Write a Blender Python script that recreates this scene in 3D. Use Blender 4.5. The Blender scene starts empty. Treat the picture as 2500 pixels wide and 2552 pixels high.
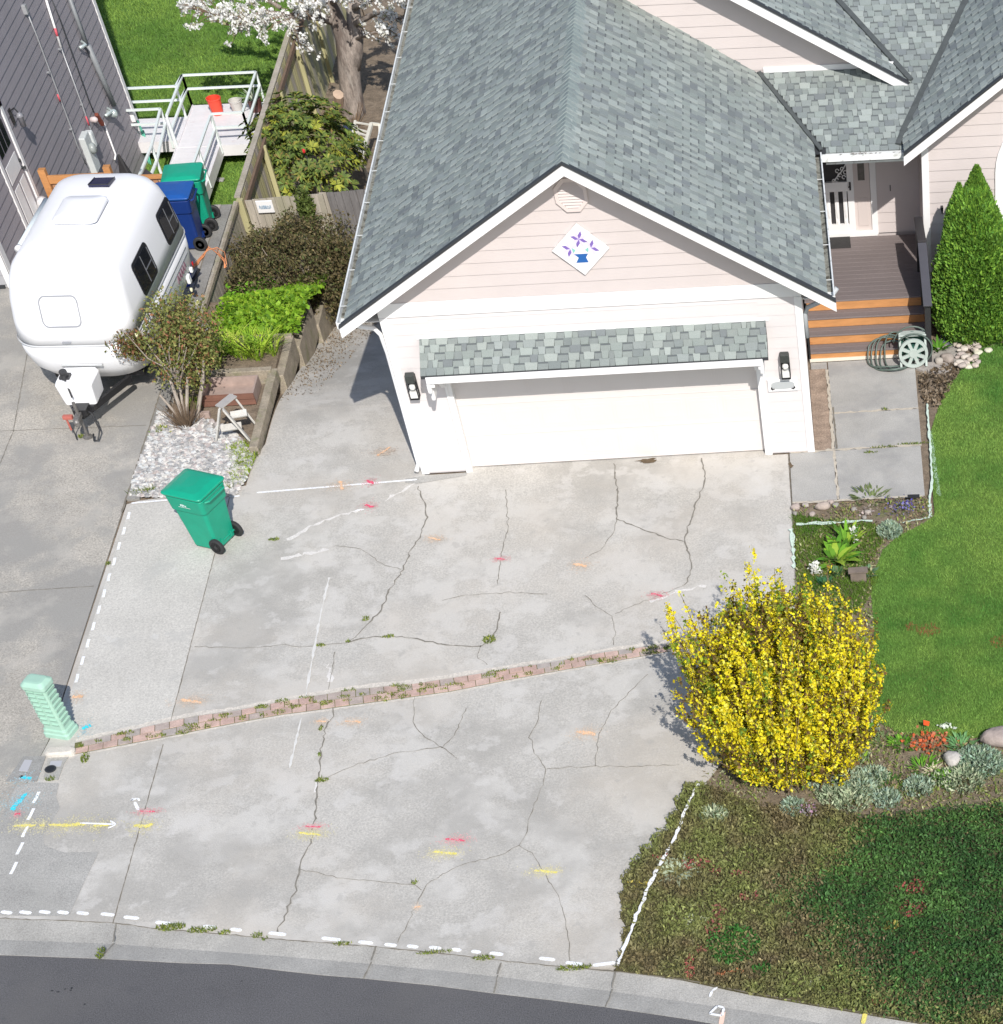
import bpy, math, random
import numpy as np
from mathutils import Vector, Matrix
random.seed(7); RNG=np.random.default_rng(11)
C=bpy.context.scene.collection; SC=bpy.context.scene
R=math.radians
# ------------------------------------------------------------------ camera (calibrated from the photograph's vanishing points)
FPX,CX,CY=4505.1,2462.6,2916.3          # focal length and optical centre in photograph pixels (2500 px wide crop)
YAW,PITCH,ROLL=0.0948,0.9291,-0.0048
CAMP=Vector((6.6185,-27.7056,16.9029))
FW=Vector((math.sin(YAW)*math.cos(PITCH),math.cos(YAW)*math.cos(PITCH),-math.sin(PITCH)))
_r=Vector((math.cos(YAW),-math.sin(YAW),0)); _u=_r.cross(FW)
RT=math.cos(ROLL)*_r+math.sin(ROLL)*_u; UP=-math.sin(ROLL)*_r+math.cos(ROLL)*_u
cam=bpy.data.cameras.new('camera'); camo=bpy.data.objects.new('camera',cam); C.objects.link(camo); SC.camera=camo
m=Matrix.Identity(4)
for i in range(3):
    m[i][0]=RT[i]; m[i][1]=UP[i]; m[i][2]=-FW[i]; m[i][3]=CAMP[i]
camo.matrix_world=m
cam.sensor_fit='HORIZONTAL'; cam.sensor_width=36; cam.lens=36*FPX/2500
cam.shift_x=(1250-CX)/2500; cam.shift_y=(CY-1276)/2500
cam.clip_start=0.5; cam.clip_end=400
# ------------------------------------------------------------------ light
SUN_EL=R(41.6); SUNDIR=Vector((0.2925,-0.9563,0))
w=bpy.data.worlds.new('World'); SC.world=w; w.use_nodes=True
nt=w.node_tree; sky=nt.nodes.new('ShaderNodeTexSky'); sky.sky_type='NISHITA'; sky.sun_disc=False
sky.sun_elevation=SUN_EL; sky.sun_rotation=math.atan2(SUNDIR.x,SUNDIR.y)
bg=nt.nodes['Background']; nt.links.new(sky.outputs[0],bg.inputs[0]); bg.inputs[1].default_value=0.14
sl=bpy.data.lights.new('sun','SUN'); sl.energy=4.6; sl.angle=R(0.53); sl.color=(1,.955,.9)
so=bpy.data.objects.new('sun',sl); C.objects.link(so)
d=SUNDIR*math.cos(SUN_EL)+Vector((0,0,math.sin(SUN_EL)))
so.rotation_euler=d.to_track_quat('Z','Y').to_euler(); so.location=(10,-20,30)
SC.view_settings.view_transform='Standard'; SC.view_settings.look='None'
SC.view_settings.exposure=-0.02; SC.view_settings.gamma=1
# ------------------------------------------------------------------ pixel -> point on a real plane (used to measure the place)
def ray(u,v): return FW*FPX+RT*(u-CX)-UP*(v-CY)
def U(u,v,z=0.): d=ray(u,v); return CAMP+d*((z-CAMP.z)/d.z)
def UY(u,v,y=0.): d=ray(u,v); return CAMP+d*((y-CAMP.y)/d.y)
def UX(u,v,x=0.): d=ray(u,v); return CAMP+d*((x-CAMP.x)/d.x)
# ------------------------------------------------------------------ materials
MT={}
def node(nt,t,**k):
    n=nt.nodes.new(t)
    for a,b in k.items():
        if isinstance(b,tuple) or a not in ('operation','blend_type','noise_dimensions','feature','data_type','attribute_name','interpolation','wave_type','bands_direction','offset','squash'):
            n.inputs[a.replace('_',' ')].default_value=b
        else: setattr(n,a,b)
    return n
def mat(name,col,rough=.7,var=.0,scale=3.,bump=0.,bscale=40.,metal=0.,trans=0.,attr=False,grain=0.,gscale=120.,spec=.5,coat=0.,blot=None,stretch=None,detail=6.):
    if name in MT: return MT[name]
    M=bpy.data.materials.new(name); M.use_nodes=True; nt=M.node_tree; L=nt.links
    b=nt.nodes['Principled BSDF']; b.inputs['Roughness'].default_value=rough; b.inputs['Metallic'].default_value=metal
    b.inputs['Specular IOR Level'].default_value=spec
    if coat: b.inputs['Coat Weight'].default_value=coat; b.inputs['Coat Roughness'].default_value=.08
    tc=nt.nodes.new('ShaderNodeTexCoord'); src=tc.outputs['Object']
    if stretch:
        mp=nt.nodes.new('ShaderNodeMapping'); mp.inputs['Scale'].default_value=stretch; L.new(src,mp.inputs[0]); src=mp.outputs[0]
    if attr:
        a=nt.nodes.new('ShaderNodeAttribute'); a.attribute_name='Col'; out=a.outputs['Color']
    else:
        r=nt.nodes.new('ShaderNodeRGB'); r.outputs[0].default_value=(*col,1); out=r.outputs[0]
    def mult(out,scale,amt,detail,rough=.6,off=0.):
        n=nt.nodes.new('ShaderNodeTexNoise'); n.inputs['Scale'].default_value=scale; n.inputs['Detail'].default_value=detail; n.inputs['Roughness'].default_value=rough
        if off:
            mp=nt.nodes.new('ShaderNodeMapping'); mp.inputs['Location'].default_value=(off,off,off); L.new(src,mp.inputs[0]); L.new(mp.outputs[0],n.inputs[0])
        else: L.new(src,n.inputs[0])
        mr=nt.nodes.new('ShaderNodeMapRange'); mr.inputs[1].default_value=.28; mr.inputs[2].default_value=.72; mr.inputs[3].default_value=1-amt; mr.inputs[4].default_value=1+amt
        L.new(n.outputs[0],mr.inputs[0])
        mx=nt.nodes.new('ShaderNodeVectorMath'); mx.operation='SCALE'; L.new(out,mx.inputs[0]); L.new(mr.outputs[0],mx.inputs[3])
        return mx.outputs[0]
    if var: out=mult(out,scale,var,detail)
    if grain: out=mult(out,gscale,grain,2,.8,7.3)
    if blot:  # list of (scale, threshold, softness, colour, amount)
        for i,(bs,th,sf,bc,am) in enumerate(blot):
            n=nt.nodes.new('ShaderNodeTexNoise'); n.inputs['Scale'].default_value=bs; n.inputs['Detail'].default_value=9; n.inputs['Roughness'].default_value=.62
            mp=nt.nodes.new('ShaderNodeMapping'); mp.inputs['Location'].default_value=(3.1*i+5,1.7*i+2,i); L.new(src,mp.inputs[0]); L.new(mp.outputs[0],n.inputs[0])
            mr=nt.nodes.new('ShaderNodeMapRange'); mr.inputs[1].default_value=th-sf; mr.inputs[2].default_value=th+sf; mr.inputs[4].default_value=am; L.new(n.outputs[0],mr.inputs[0])
            mx=nt.nodes.new('ShaderNodeMix'); mx.data_type='RGBA'; L.new(mr.outputs[0],mx.inputs[0]); L.new(out,mx.inputs[6]); mx.inputs[7].default_value=(*bc,1); out=mx.outputs[2]
    L.new(out,b.inputs['Base Color'])
    if bump:
        n=nt.nodes.new('ShaderNodeTexNoise'); n.inputs['Scale'].default_value=bscale; n.inputs['Detail'].default_value=5; L.new(src,n.inputs[0])
        bp=nt.nodes.new('ShaderNodeBump'); bp.inputs['Strength'].default_value=bump; bp.inputs['Distance'].default_value=.02; L.new(n.outputs[0],bp.inputs['Height']); L.new(bp.outputs[0],b.inputs['Normal'])
    if trans:
        t=nt.nodes.new('ShaderNodeBsdfTranslucent'); L.new(out,t.inputs[0]); mx=nt.nodes.new('ShaderNodeMixShader'); mx.inputs[0].default_value=trans
        L.new(b.outputs[0],mx.inputs[1]); L.new(t.outputs[0],mx.inputs[2]); L.new(mx.outputs[0],nt.nodes['Material Output'].inputs[0])
    MT[name]=M; return M
CONC=mat('driveway_concrete',(.485,.465,.425),.88,.10,.8,.3,60,grain=.22,gscale=34,detail=9,blot=[(1.0,.53,.035,(.585,.565,.525),.7),(.55,.54,.06,(.36,.345,.315),.65),(2.2,.58,.03,(.60,.58,.545),.5),(.35,.56,.1,(.55,.50,.43),.55),(4.5,.63,.03,(.40,.385,.355),.5),(9,.67,.03,(.61,.59,.56),.4)])
CONC2=mat('aggregate_concrete',(.43,.40,.35),.92,.18,.7,.4,90,grain=.38,gscale=38,detail=9,blot=[(.38,.5,.05,(.30,.29,.27),.8),(1.6,.56,.04,(.33,.32,.295),.6),(1.1,.60,.06,(.50,.47,.42),.5)])
CONC3=mat('old_aggregate_concrete',(.385,.375,.35),.92,.16,1.2,.4,90,grain=.3,gscale=55,blot=[(1.6,.57,.06,(.40,.39,.36),.5)])
WALK=mat('walkway_concrete',(.40,.39,.365),.9,.14,1.6,.3,80,grain=.2,gscale=50,blot=[(1.4,.56,.07,(.29,.285,.28),.5),(2.2,.62,.06,(.44,.42,.38),.5)])
KERB=mat('kerb_concrete',(.36,.35,.325),.9,.16,1.5,.3,70,grain=.25,gscale=50,blot=[(1.2,.58,.07,(.29,.285,.27),.5)])
ASPH=mat('asphalt',(.112,.110,.114),.9,.10,1.0,.6,120,grain=.5,gscale=60,blot=[(.4,.58,.1,(.135,.13,.128),.6),(3,.66,.04,(.085,.085,.09),.5)])
WHITE=mat('white_trim_paint',(.80,.79,.78),.5,.03,4)
SIDE=mat('pale_pink_siding_paint',(.575,.515,.495),.6,.03,2,.05,60)
SIDEF=mat('overlit_lower_siding',(.66,.62,.61),.6,.03,2,.05,60)  # same siding as the gable, lightened: overexposed glare put into the colour
DOORP=mat('off_white_garage_door',(.68,.635,.605),.5,.02,2)
GREYS=mat('grey_siding_paint',(.33,.305,.325),.7,.05,1.5,.15,60,grain=.08,gscale=60)
GREYF=mat('sunlit_grey_siding_paint',(.36,.36,.37),.7,.05,1.5)  # grey siding lightened: stronger sun on the front is put into the colour
SHING=mat('shingles',(.2,.2,.2),.92,.08,.7,.5,220,attr=True,grain=.22,gscale=120)
DARKM=mat('dark_flashing',(.035,.038,.042),.6,.1)
GUT=mat('weathered_white_gutter',(.74,.76,.75),.5,.08,6,blot=[(9,.6,.04,(.35,.36,.33),.6)])
GRIME=mat('gutter_grime',(.22,.22,.19),.9,.4,20,blot=[(9,.56,.05,(.06,.055,.04),.9)])
BLACK=mat('black_metal',(.018,.018,.02),.4)
BLACKP=mat('black_plastic',(.028,.028,.03),.45,.1,20)
RUBBER=mat('rubber',(.025,.025,.026),.7)
GLASS=mat('dark_window_glass',(.012,.014,.018),.06,spec=.8)
FROST=mat('frosted_lamp_glass',(.75,.75,.72),.2)
LEAF=mat('foliage',(.1,.2,.05),.6,attr=True,trans=.22,spec=.3)
LEAFN=mat('blades',(.1,.2,.05),.7,attr=True,trans=.15,spec=.2)
PETAL=mat('petals',(.8,.8,.8),.6,attr=True,trans=.3,spec=.2)
BARK=mat('bark',(.27,.23,.20),.9,.45,7,1.0,14,stretch=(1,1,.3),grain=.3,gscale=30,blot=[(4,.56,.06,(.12,.09,.075),.8),(6,.62,.05,(.40,.36,.32),.7)])
TWIG=mat('twig_bark',(.16,.11,.07),.9,.2,8)
GREYTW=mat('weathered_grey_branches',(.36,.31,.26),.9,.2,8)
SOIL=mat('garden_soil',(.20,.155,.11),.95,.35,6,.8,30,grain=.35,gscale=45,blot=[(5,.6,.05,(.30,.24,.18),.6)])
MULCH=mat('brown_mulch',(.075,.045,.035),.95,.4,14,.9,40,grain=.35,gscale=40)
SOILG=mat('mossy_soil',(.15,.16,.05),.95,.35,3,.8,30,grain=.3,gscale=45,blot=[(2.5,.55,.08,(.15,.115,.075),.8)])
LAWNB=mat('lawn_base',(.10,.20,.03),.95,.2,1.2,grain=.3,gscale=60,blot=[(.6,.55,.12,(.11,.17,.03),.6)])
TIMB=mat('weathered_timber',(.32,.275,.21),.9,.25,5,.5,30,stretch=(1,1,1),grain=.2,gscale=35,blot=[(3,.6,.06,(.20,.21,.10),.6)])
FENCE=mat('weathered_fence_board',(.40,.36,.30),.9,.2,6,.5,20,stretch=(1,1,.12),grain=.15,gscale=30,blot=[(1.5,.56,.1,(.26,.255,.15),.6)])
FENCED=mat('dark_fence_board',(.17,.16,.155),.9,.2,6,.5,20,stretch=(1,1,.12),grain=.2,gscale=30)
GREENW=mat('algae_green_wood',(.44,.41,.22),.9,.2,5,.3,20,stretch=(1,1,.12))
BROWNW=mat('shaded_brown_rail_wood',(.17,.115,.08),.85,.2,6,.3,20)  # rail wood toned darker to stand for shade under the fence top
ORANGE=mat('orange_stained_cedar',(.50,.235,.085),.65,.18,5,.15,20,stretch=(.6,1,3),blot=[(6,.68,.03,(.36,.13,.04),.8)])
COMPO=mat('grey_brown_composite_decking',(.185,.155,.15),.7,.08,3,.2,60,stretch=(.3,1,1),grain=.1,gscale=60)
COMPOD=mat('dark_composite_rail',(.06,.06,.072),.6,.08,3)
REDB=mat('red_brick_paver',(.42,.27,.225),.9,.2,6,.4,60,attr=True,grain=.15,gscale=60)
STONE=mat('pale_stone',(.42,.38,.33),.9,.2,6,.7,20,attr=True)
JOINT=mat('joint_dirt',(.20,.18,.145),.95,.3,8)
CRACK=mat('crack_grey_brown',(.22,.205,.175),.95,.3,12)  # grey-brown line colour for cracks and slab joints
BINP={}
def paint(name,c): return mat(name,c,.85,.12,14,grain=.25,gscale=60)
PW=paint('white_marking_paint',(.82,.83,.84))
# ------------------------------------------------------------------ mesh builder
def world_loc(o):
    v=Vector((0,0,0))
    while o is not None: v=v+o.location; o=o.parent
    return v
def tag(o,label=None,cat=None,group=None,kind=None):
    if label: o['label']=label
    if cat: o['category']=cat
    if group: o['group']=group
    if kind: o['kind']=kind
    return o
def empty(name,loc,label,cat,group=None,rz=0.):
    o=bpy.data.objects.new(name,None); C.objects.link(o); o.location=loc; o.rotation_euler=(0,0,rz); o.empty_display_size=.2
    return tag(o,label,cat,group)
class MB:
    def __init__(s): s.v=[]; s.f=[]; s.c=[]; s.col=None
    def add(s,vs,fs,col=None):
        n=len(s.v); s.v+= [tuple(x) for x in vs]; s.f+=[tuple(i+n for i in f) for f in fs]; s.c+=[col or (.2,.2,.2)]*len(fs)
        return s
    def box(s,x0,x1,y0,y1,z0,z1,col=None):
        if x0>x1:x0,x1=x1,x0
        if y0>y1:y0,y1=y1,y0
        if z0>z1:z0,z1=z1,z0
        vs=[(x0,y0,z0),(x1,y0,z0),(x1,y1,z0),(x0,y1,z0),(x0,y0,z1),(x1,y0,z1),(x1,y1,z1),(x0,y1,z1)]
        return s.add(vs,[(0,3,2,1),(4,5,6,7),(0,1,5,4),(1,2,6,5),(2,3,7,6),(3,0,4,7)],col)
    def bar(s,a,b,w,h,up=(0,0,1),col=None):   # box along a->b, width w (sideways), height h (along up)
        a=Vector(a); b=Vector(b); t=(b-a).normalized(); upv=Vector(up); sd=t.cross(upv)
        if sd.length<1e-4: sd=t.cross(Vector((0,1,0)))
        sd.normalize(); u2=sd.cross(t).normalized(); vs=[]
        for p in (a,b):
            for i,j in ((-1,-1),(1,-1),(1,1),(-1,1)): vs.append(p+sd*(i*w/2)+u2*(j*h/2))
        return s.add(vs,[(0,1,2,3),(7,6,5,4),(0,4,5,1),(1,5,6,2),(2,6,7,3),(3,7,4,0)],col)
    def prism(s,pts,z0,z1,col=None):          # pts: 2D polygon (ccw) extruded in z
        n=len(pts); vs=[(p[0],p[1],z0) for p in pts]+[(p[0],p[1],z1) for p in pts]
        fs=[tuple(range(n-1,-1,-1)),tuple(range(n,2*n))]+[(i,(i+1)%n,n+(i+1)%n,n+i) for i in range(n)]
        return s.add(vs,fs,col)
    def slab(s,pts3,nrm,th,col=None):         # planar polygon thickened along -nrm
        n=len(pts3); nr=Vector(nrm); vs=[Vector(p) for p in pts3]+[Vector(p)-nr*th for p in pts3]
        return s.add(vs,[tuple(range(n)),tuple(range(2*n-1,n-1,-1))]+[(i,n+i,n+(i+1)%n,(i+1)%n) for i in range(n)],col)
    def tube(s,path,r,n=8,col=None,cap=True):
        P=[Vector(p) for p in path]; k=len(P); rs=r if isinstance(r,(list,tuple)) else [r]*k
        vs=[]; pr=None
        for i,p in enumerate(P):
            t=(P[min(i+1,k-1)]-P[max(i-1,0)]).normalized()
            if pr is None: a=t.cross(Vector((0,0,1)) if abs(t.z)<.9 else Vector((1,0,0))).normalized()
            else: a=(pr-t*pr.dot(t)).normalized()
            pr=a; b=t.cross(a)
            for j in range(n):
                an=2*math.pi*j/n; vs.append(p+(a*math.cos(an)+b*math.sin(an))*rs[i])
        fs=[]
        for i in range(k-1):
            for j in range(n): fs.append((i*n+j,i*n+(j+1)%n,(i+1)*n+(j+1)%n,(i+1)*n+j))
        if cap: fs+=[tuple(range(n-1,-1,-1)),tuple((k-1)*n+j for j in range(n))]
        return s.add(vs,fs,col)
    def lathe(s,c,prof,n=20,axis='z',col=None,closed=True):   # prof: (r,h)
        c=Vector(c); vs=[]
        ax={'z':(Vector((1,0,0)),Vector((0,1,0)),Vector((0,0,1))),'x':(Vector((0,1,0)),Vector((0,0,1)),Vector((1,0,0))),'y':(Vector((0,0,1)),Vector((1,0,0)),Vector((0,1,0)))}[axis]
        for r,h in prof:
            for j in range(n):
                an=2*math.pi*j/n; vs.append(c+ax[0]*(r*math.cos(an))+ax[1]*(r*math.sin(an))+ax[2]*h)
        fs=[]
        for i in range(len(prof)-1):
            for j in range(n): fs.append((i*n+j,i*n+(j+1)%n,(i+1)*n+(j+1)%n,(i+1)*n+j))
        if closed: fs+=[tuple(range(n-1,-1,-1)),tuple((len(prof)-1)*n+j for j in range(n))]
        return s.add(vs,fs,col)
    def build(s,name,m,parent=None,origin=None,smooth=False,bevel=0.,local=False,label=None,cat=None,group=None,kind=None,attr=False,seg=2):
        me=bpy.data.meshes.new(name)
        if parent is not None and not local: org=world_loc(parent)
        elif parent is not None: org=Vector((0,0,0))
        else: org=Vector(origin) if origin is not None else Vector((0,0,0))
        V=np.array(s.v,dtype=np.float64).reshape(-1,3)-np.array(org)
        me.from_pydata(V.tolist(),[],s.f); me.validate(); me.update()
        if attr and len(me.polygons)==len(s.c):
            a=me.color_attributes.new('Col','FLOAT_COLOR','CORNER')
            arr=[]
            for p,c in zip(me.polygons,s.c): arr+= [c[0],c[1],c[2],1.]*p.loop_total
            a.data.foreach_set('color',arr)
        me.materials.append(m)
        if smooth: me.polygons.foreach_set('use_smooth',[True]*len(me.polygons))
        o=bpy.data.objects.new(name,me); C.objects.link(o)
        if parent is not None: o.parent=parent
        else: o.location=org
        if bevel:
            b=o.modifiers.new('b','BEVEL'); b.width=bevel; b.segments=seg; b.limit_method='ANGLE'; b.angle_limit=R(35)
        return tag(o,label,cat,group,kind)
def copy_tree(o,parent=None):
    c=o.copy(); C.objects.link(c)
    if parent is not None: c.parent=parent
    for ch in list(o.children): copy_tree(ch,c)
    return c
def np_mesh(name,V,nv,cols,m,parent=None,origin=(0,0,0),label=None,cat=None,group=None,kind=None,smooth=False):
    """V: (N*nv,3) vertices, N faces of nv corners, cols (N,3)"""
    N=len(V)//nv; me=bpy.data.meshes.new(name)
    org=np.array(world_loc(parent)) if parent is not None else np.array(origin,float)
    me.vertices.add(len(V)); me.vertices.foreach_set('co',(V-org).astype(np.float32).ravel())
    me.loops.add(N*nv); me.loops.foreach_set('vertex_index',np.arange(N*nv,dtype=np.int32))
    me.polygons.add(N); me.polygons.foreach_set('loop_start',np.arange(0,N*nv,nv,dtype=np.int32)); me.polygons.foreach_set('loop_total',np.full(N,nv,dtype=np.int32))
    me.update(calc_edges=True)
    a=me.color_attributes.new('Col','FLOAT_COLOR','CORNER'); cc=np.ones((N*nv,4),np.float32); cc[:,:3]=np.repeat(cols,nv,axis=0); a.data.foreach_set('color',cc.ravel())
    me.materials.append(m); o=bpy.data.objects.new(name,me); C.objects.link(o)
    if parent is not None: o.parent=parent
    else: o.location=org
    return tag(o,label,cat,group,kind)
def unit(a): return a/np.maximum(np.linalg.norm(a,axis=1,keepdims=True),1e-9)
def leaves(P,size,aspect=.5,up=.3,dirs=None,droop=0.,szvar=.35,fold=0.):
    """diamond leaves at P; returns vertices (N*4,3)"""
    N=len(P); t=RNG.normal(size=(N,3)) if dirs is None else dirs+RNG.normal(size=(N,3))*.35
    t[:,2]+=droop; t=unit(t); n=RNG.normal(size=(N,3)); n[:,2]+=up*3; sd=unit(np.cross(t,n))
    s=size*(1+szvar*RNG.normal(size=(N,1))); s=np.clip(s,size*.4,size*2)
    a=P-t*s*.5; b=P+t*s*.5; mid=P+t*s*.05; c=mid+sd*s*aspect*.5; d=mid-sd*s*aspect*.5
    return np.stack([a,c,b,d],1).reshape(-1,3)
def pal(N,cols,w=None,jit=.15):
    cols=np.array(cols,float); i=RNG.choice(len(cols),N,p=w); c=cols[i]*(1+jit*RNG.normal(size=(N,1))); return np.clip(c,.002,.95)
def pip(P,poly):
    x,y=P[:,0],P[:,1]; ins=np.zeros(len(P),bool); n=len(poly)
    for i in range(n):
        x1,y1=poly[i][0],poly[i][1]; x2,y2=poly[(i+1)%n][0],poly[(i+1)%n][1]
        if y1==y2: continue
        c=((y1>y)!=(y2>y))&(x<(x2-x1)*(y-y1)/(y2-y1)+x1); ins^=c
    return ins
def scatter(poly,dens):
    p=np.array([(a[0],a[1]) for a in poly]); lo=p.min(0); hi=p.max(0); n=int(dens*np.prod(hi-lo))
    q=RNG.random((n,2))*(hi-lo)+lo; return q[pip(q,poly)]
def vnoise(x,y,s,seed=0):
    x=x/s+seed*17.3+500; y=y/s+seed*9.1+500; xi=np.floor(x).astype(int); yi=np.floor(y).astype(int); fx=x-xi; fy=y-yi
    fx=fx*fx*(3-2*fx); fy=fy*fy*(3-2*fy)
    h=lambda a,b: np.modf(np.sin(a*127.1+b*311.7+seed)*43758.5453)[0]%1.0
    return (h(xi,yi)*(1-fx)+h(xi+1,yi)*fx)*(1-fy)+(h(xi,yi+1)*(1-fx)+h(xi+1,yi+1)*fx)*fy
def blades(poly,dens,h,w,colfn,z=0.,lean=.5,zfn=None):
    q=scatter(poly,dens); N=len(q); zz=np.full(N,z) if zfn is None else zfn(q[:,0],q[:,1])
    P=np.column_stack([q,zz]); an=RNG.random(N)*2*math.pi; sd=np.column_stack([np.cos(an),np.sin(an),np.zeros(N)])*w*.5
    hh=h*(.5+RNG.random(N)); tip=P+np.column_stack([RNG.normal(size=N)*lean*hh,RNG.normal(size=N)*lean*hh,hh])
    return np.stack([P-sd,P+sd,tip],1).reshape(-1,3),colfn(q[:,0],q[:,1],N)
def ribbon(M,pts,w,z,jit=0.,wj=0.):
    """flat ribbon along 2D points"""
    P=[Vector((p[0],p[1],0)) for p in pts]; Q=[]
    for i in range(len(P)-1):
        n=max(1,int((P[i+1]-P[i]).length/.07)) if jit else 1
        for k in range(n): Q.append(P[i].lerp(P[i+1],k/n)+Vector((random.gauss(0,jit),random.gauss(0,jit),0)) if jit and (k or i) else P[i].lerp(P[i+1],k/n))
    Q.append(P[-1]); vs=[]
    for i,p in enumerate(Q):
        t=(Q[min(i+1,len(Q)-1)]-Q[max(i-1,0)]); t.normalize(); sd=Vector((-t.y,t.x,0)); ww=w*.5*(1+wj*random.uniform(-1,1))
        vs+=[(p+sd*ww)+Vector((0,0,z)),(p-sd*ww)+Vector((0,0,z))]
    M.add(vs,[(2*i+1,2*i+3,2*i+2,2*i) for i in range(len(Q)-1)]); return M
def blob(M,c,rx,ry,ang,z,n=18,rough=.18):
    vs=[]
    for j in range(n):
        a=2*math.pi*j/n; k=1+random.uniform(-rough,rough); x=rx*math.cos(a)*k; y=ry*math.sin(a)*k
        vs.append((c[0]+x*math.cos(ang)-y*math.sin(ang),c[1]+x*math.sin(ang)+y*math.cos(ang),z))
    M.add(vs,[tuple(range(n))]); return M
def rock(M,c,rx,ry,rz,col,seed=0,n=9,k=6):
    rg=random.Random(seed); ph=[rg.uniform(0,6.28) for _ in range(6)]; vs=[]; fs=[]
    for i in range(k+1):
        th=math.pi*i/k
        for j in range(n):
            a=2*math.pi*j/n; rr=1+.16*math.sin(2*a+ph[0]+i*.4)+.12*math.sin(3*a+ph[1])+.08*rg.uniform(-1,1)
            st=abs(math.sin(th))**.7; ct=math.cos(th); vs.append((c[0]+rx*rr*st*math.cos(a),c[1]+ry*rr*st*math.sin(a),c[2]+rz*(1 if ct>0 else -1)*abs(ct)**.75))
    for i in range(k):
        for j in range(n): fs.append((i*n+j,(i+1)*n+j,(i+1)*n+(j+1)%n,i*n+(j+1)%n))
    M.add(vs,fs,col); return M
# ================================================================== GROUND
def hp(y):   # side yard height left of the garage
    y=np.asarray(y,float); t=np.minimum(y,9.9)-2.4; return -.255*(t+np.sqrt(t*t+.3))/2
def gheight(x,y):
    if y<-9.4: return -.3
    if x<-4.5: return -.03 if y<9.76 else -2.0
    if x<.15: return float(hp(y))-.03
    return -.03 if y<12 else -2.0
xs=[-60,-30,-16,-10,-8,-6,-4.52,-4.48,-3.5,-2.5,-1.2,0.1,.16,3,6,9,12,16,30,60]
ys=[-60,-30,-16,-9.45,-9.3,-8,-2,0,1,2,2.5,3,4,5,7.5,9.74,9.79,9.9,11.9,12.1,14,18,24,30,45,60]
M=MB(); vs=[(x,y,gheight(x,y)-(.05 if -4.5<=x<.15 and 0<y<9.9 else 0)) for y in ys for x in xs]; n=len(xs)
M.add(vs,[(j*n+i,j*n+i+1,(j+1)*n+i+1,(j+1)*n+i) for j in range(len(ys)-1) for i in range(n-1)])
M.build('ground',SOIL,kind='structure')
def upts(L,z=0.): return [(U(u,v,z).x,U(u,v,z).y) for u,v in L]
# kerb polylines (photo pixels -> z=0 plane)
kb=upts([(-2600,2437),(-300,2306),(0,2289),(279,2300),(388,2315),(560,2329),(700,2342),(800,2350),(900,2357),(1090,2376),(1273,2397),(1400,2410),(1533,2422),(1700,2441),(1868,2475),(2078,2512),(2288,2548),(2560,2598),(2900,2670)])
km=upts([(-2600,2483),(-300,2352),(0,2335),(279,2345),(388,2354),(520,2363),(700,2376),(800,2385),(900,2393),(1090,2411),(1249,2428),(1390,2446),(1526,2464),(1700,2489),(1860,2512),(2025,2540),(2240,2577),(2500,2625),(2840,2700)])
kr=upts([(-2600,2524),(-300,2393),(0,2376),(246,2385),(454,2396),(567,2399),(709,2416),(800,2426),(900,2434),(1080,2452),(1225,2471),(1370,2488),(1510,2506),(1700,2534),(1850,2560),(1995,2585),(2200,2625),(2440,2675),(2780,2750)])
def strip(M,A,B,za,zb):
    n=len(A); M.add([(p[0],p[1],za) for p in A]+[(p[0],p[1],zb) for p in B],[(n+i,n+i+1,i+1,i) for i in range(n-1)])
M=MB(); strip(M,kb,km,.002,-.055); strip(M,km,kr,-.055,-.026); strip(M,kr,[(p[0],p[1]-.01) for p in kr],-.026,-.2); strip(M,[(p[0],p[1]+.01) for p in kb],kb,-.2,.002)
kerb=M.build('kerb',KERB,kind='structure')
M=MB()
for u0,v0,u1,v1,u2,v2 in ((290,2300,282,2348,246,2387),(937,2358,925,2394,905,2436),(1249,2400,1240,2428,1230,2472),(1533,2422,1526,2463,1508,2507)):
    ribbon(M,upts([(u0,v0),(u1,v1)]),.022,.003,.006,.4)
    ribbon(M,upts([(u1,v1),(u2,v2)]),.02,-.02,.005,.4)
M.build('kerb_crack',CRACK,kerb)
M=MB(); n=len(kr); M.add([(p[0],p[1],-.034) for p in kr]+[(p[0]*1.0-2,-60,-.034) for p in kr],[(n+i,n+i+1,i+1,i) for i in range(n-1)])
M.add([(-60,kr[0][1],-.036),(-60,-60,-.036),(kr[0][0],-60,-.036),(kr[0][0],kr[0][1],-.036)],[(0,1,2,3)])
road=M.build('road',ASPH,kind='structure')
M=MB()
for u,v in ((127,2465),(142,2468),(160,2461),(176,2459),(174,2464),(600,2441),(208,2499)): blob(M,U(u,v)[:2],.018,.012,random.random()*3,-.03,8,.4)
M.build('tar_spot',BLACKP,road)
# neighbour driveway
M=MB(); kl=[p for p in kb if p[0]<-4.85]
M.prism([(-30,kl[0][1])]+kl+[(-4.85,-9.72),(-4.84,-7.0),(-4.74,-6.2),(-4.74,9.75),(-30,9.75)],-.3,-.004)
nd=M.build('neighbour_driveway',CONC2,kind='structure')
M=MB()
for a,b in (((-8.0,2.05),(-4.8,1.95)),((-9,-2.6),(-4.8,-2.55)),((-7.6,6.85),(-7.0,2.0)),((-7.0,2.0),(-7.1,-9.6))): ribbon(M,[a,b],.014,-.0005,.004,.5)
M.build('joint',CRACK,nd)
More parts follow.
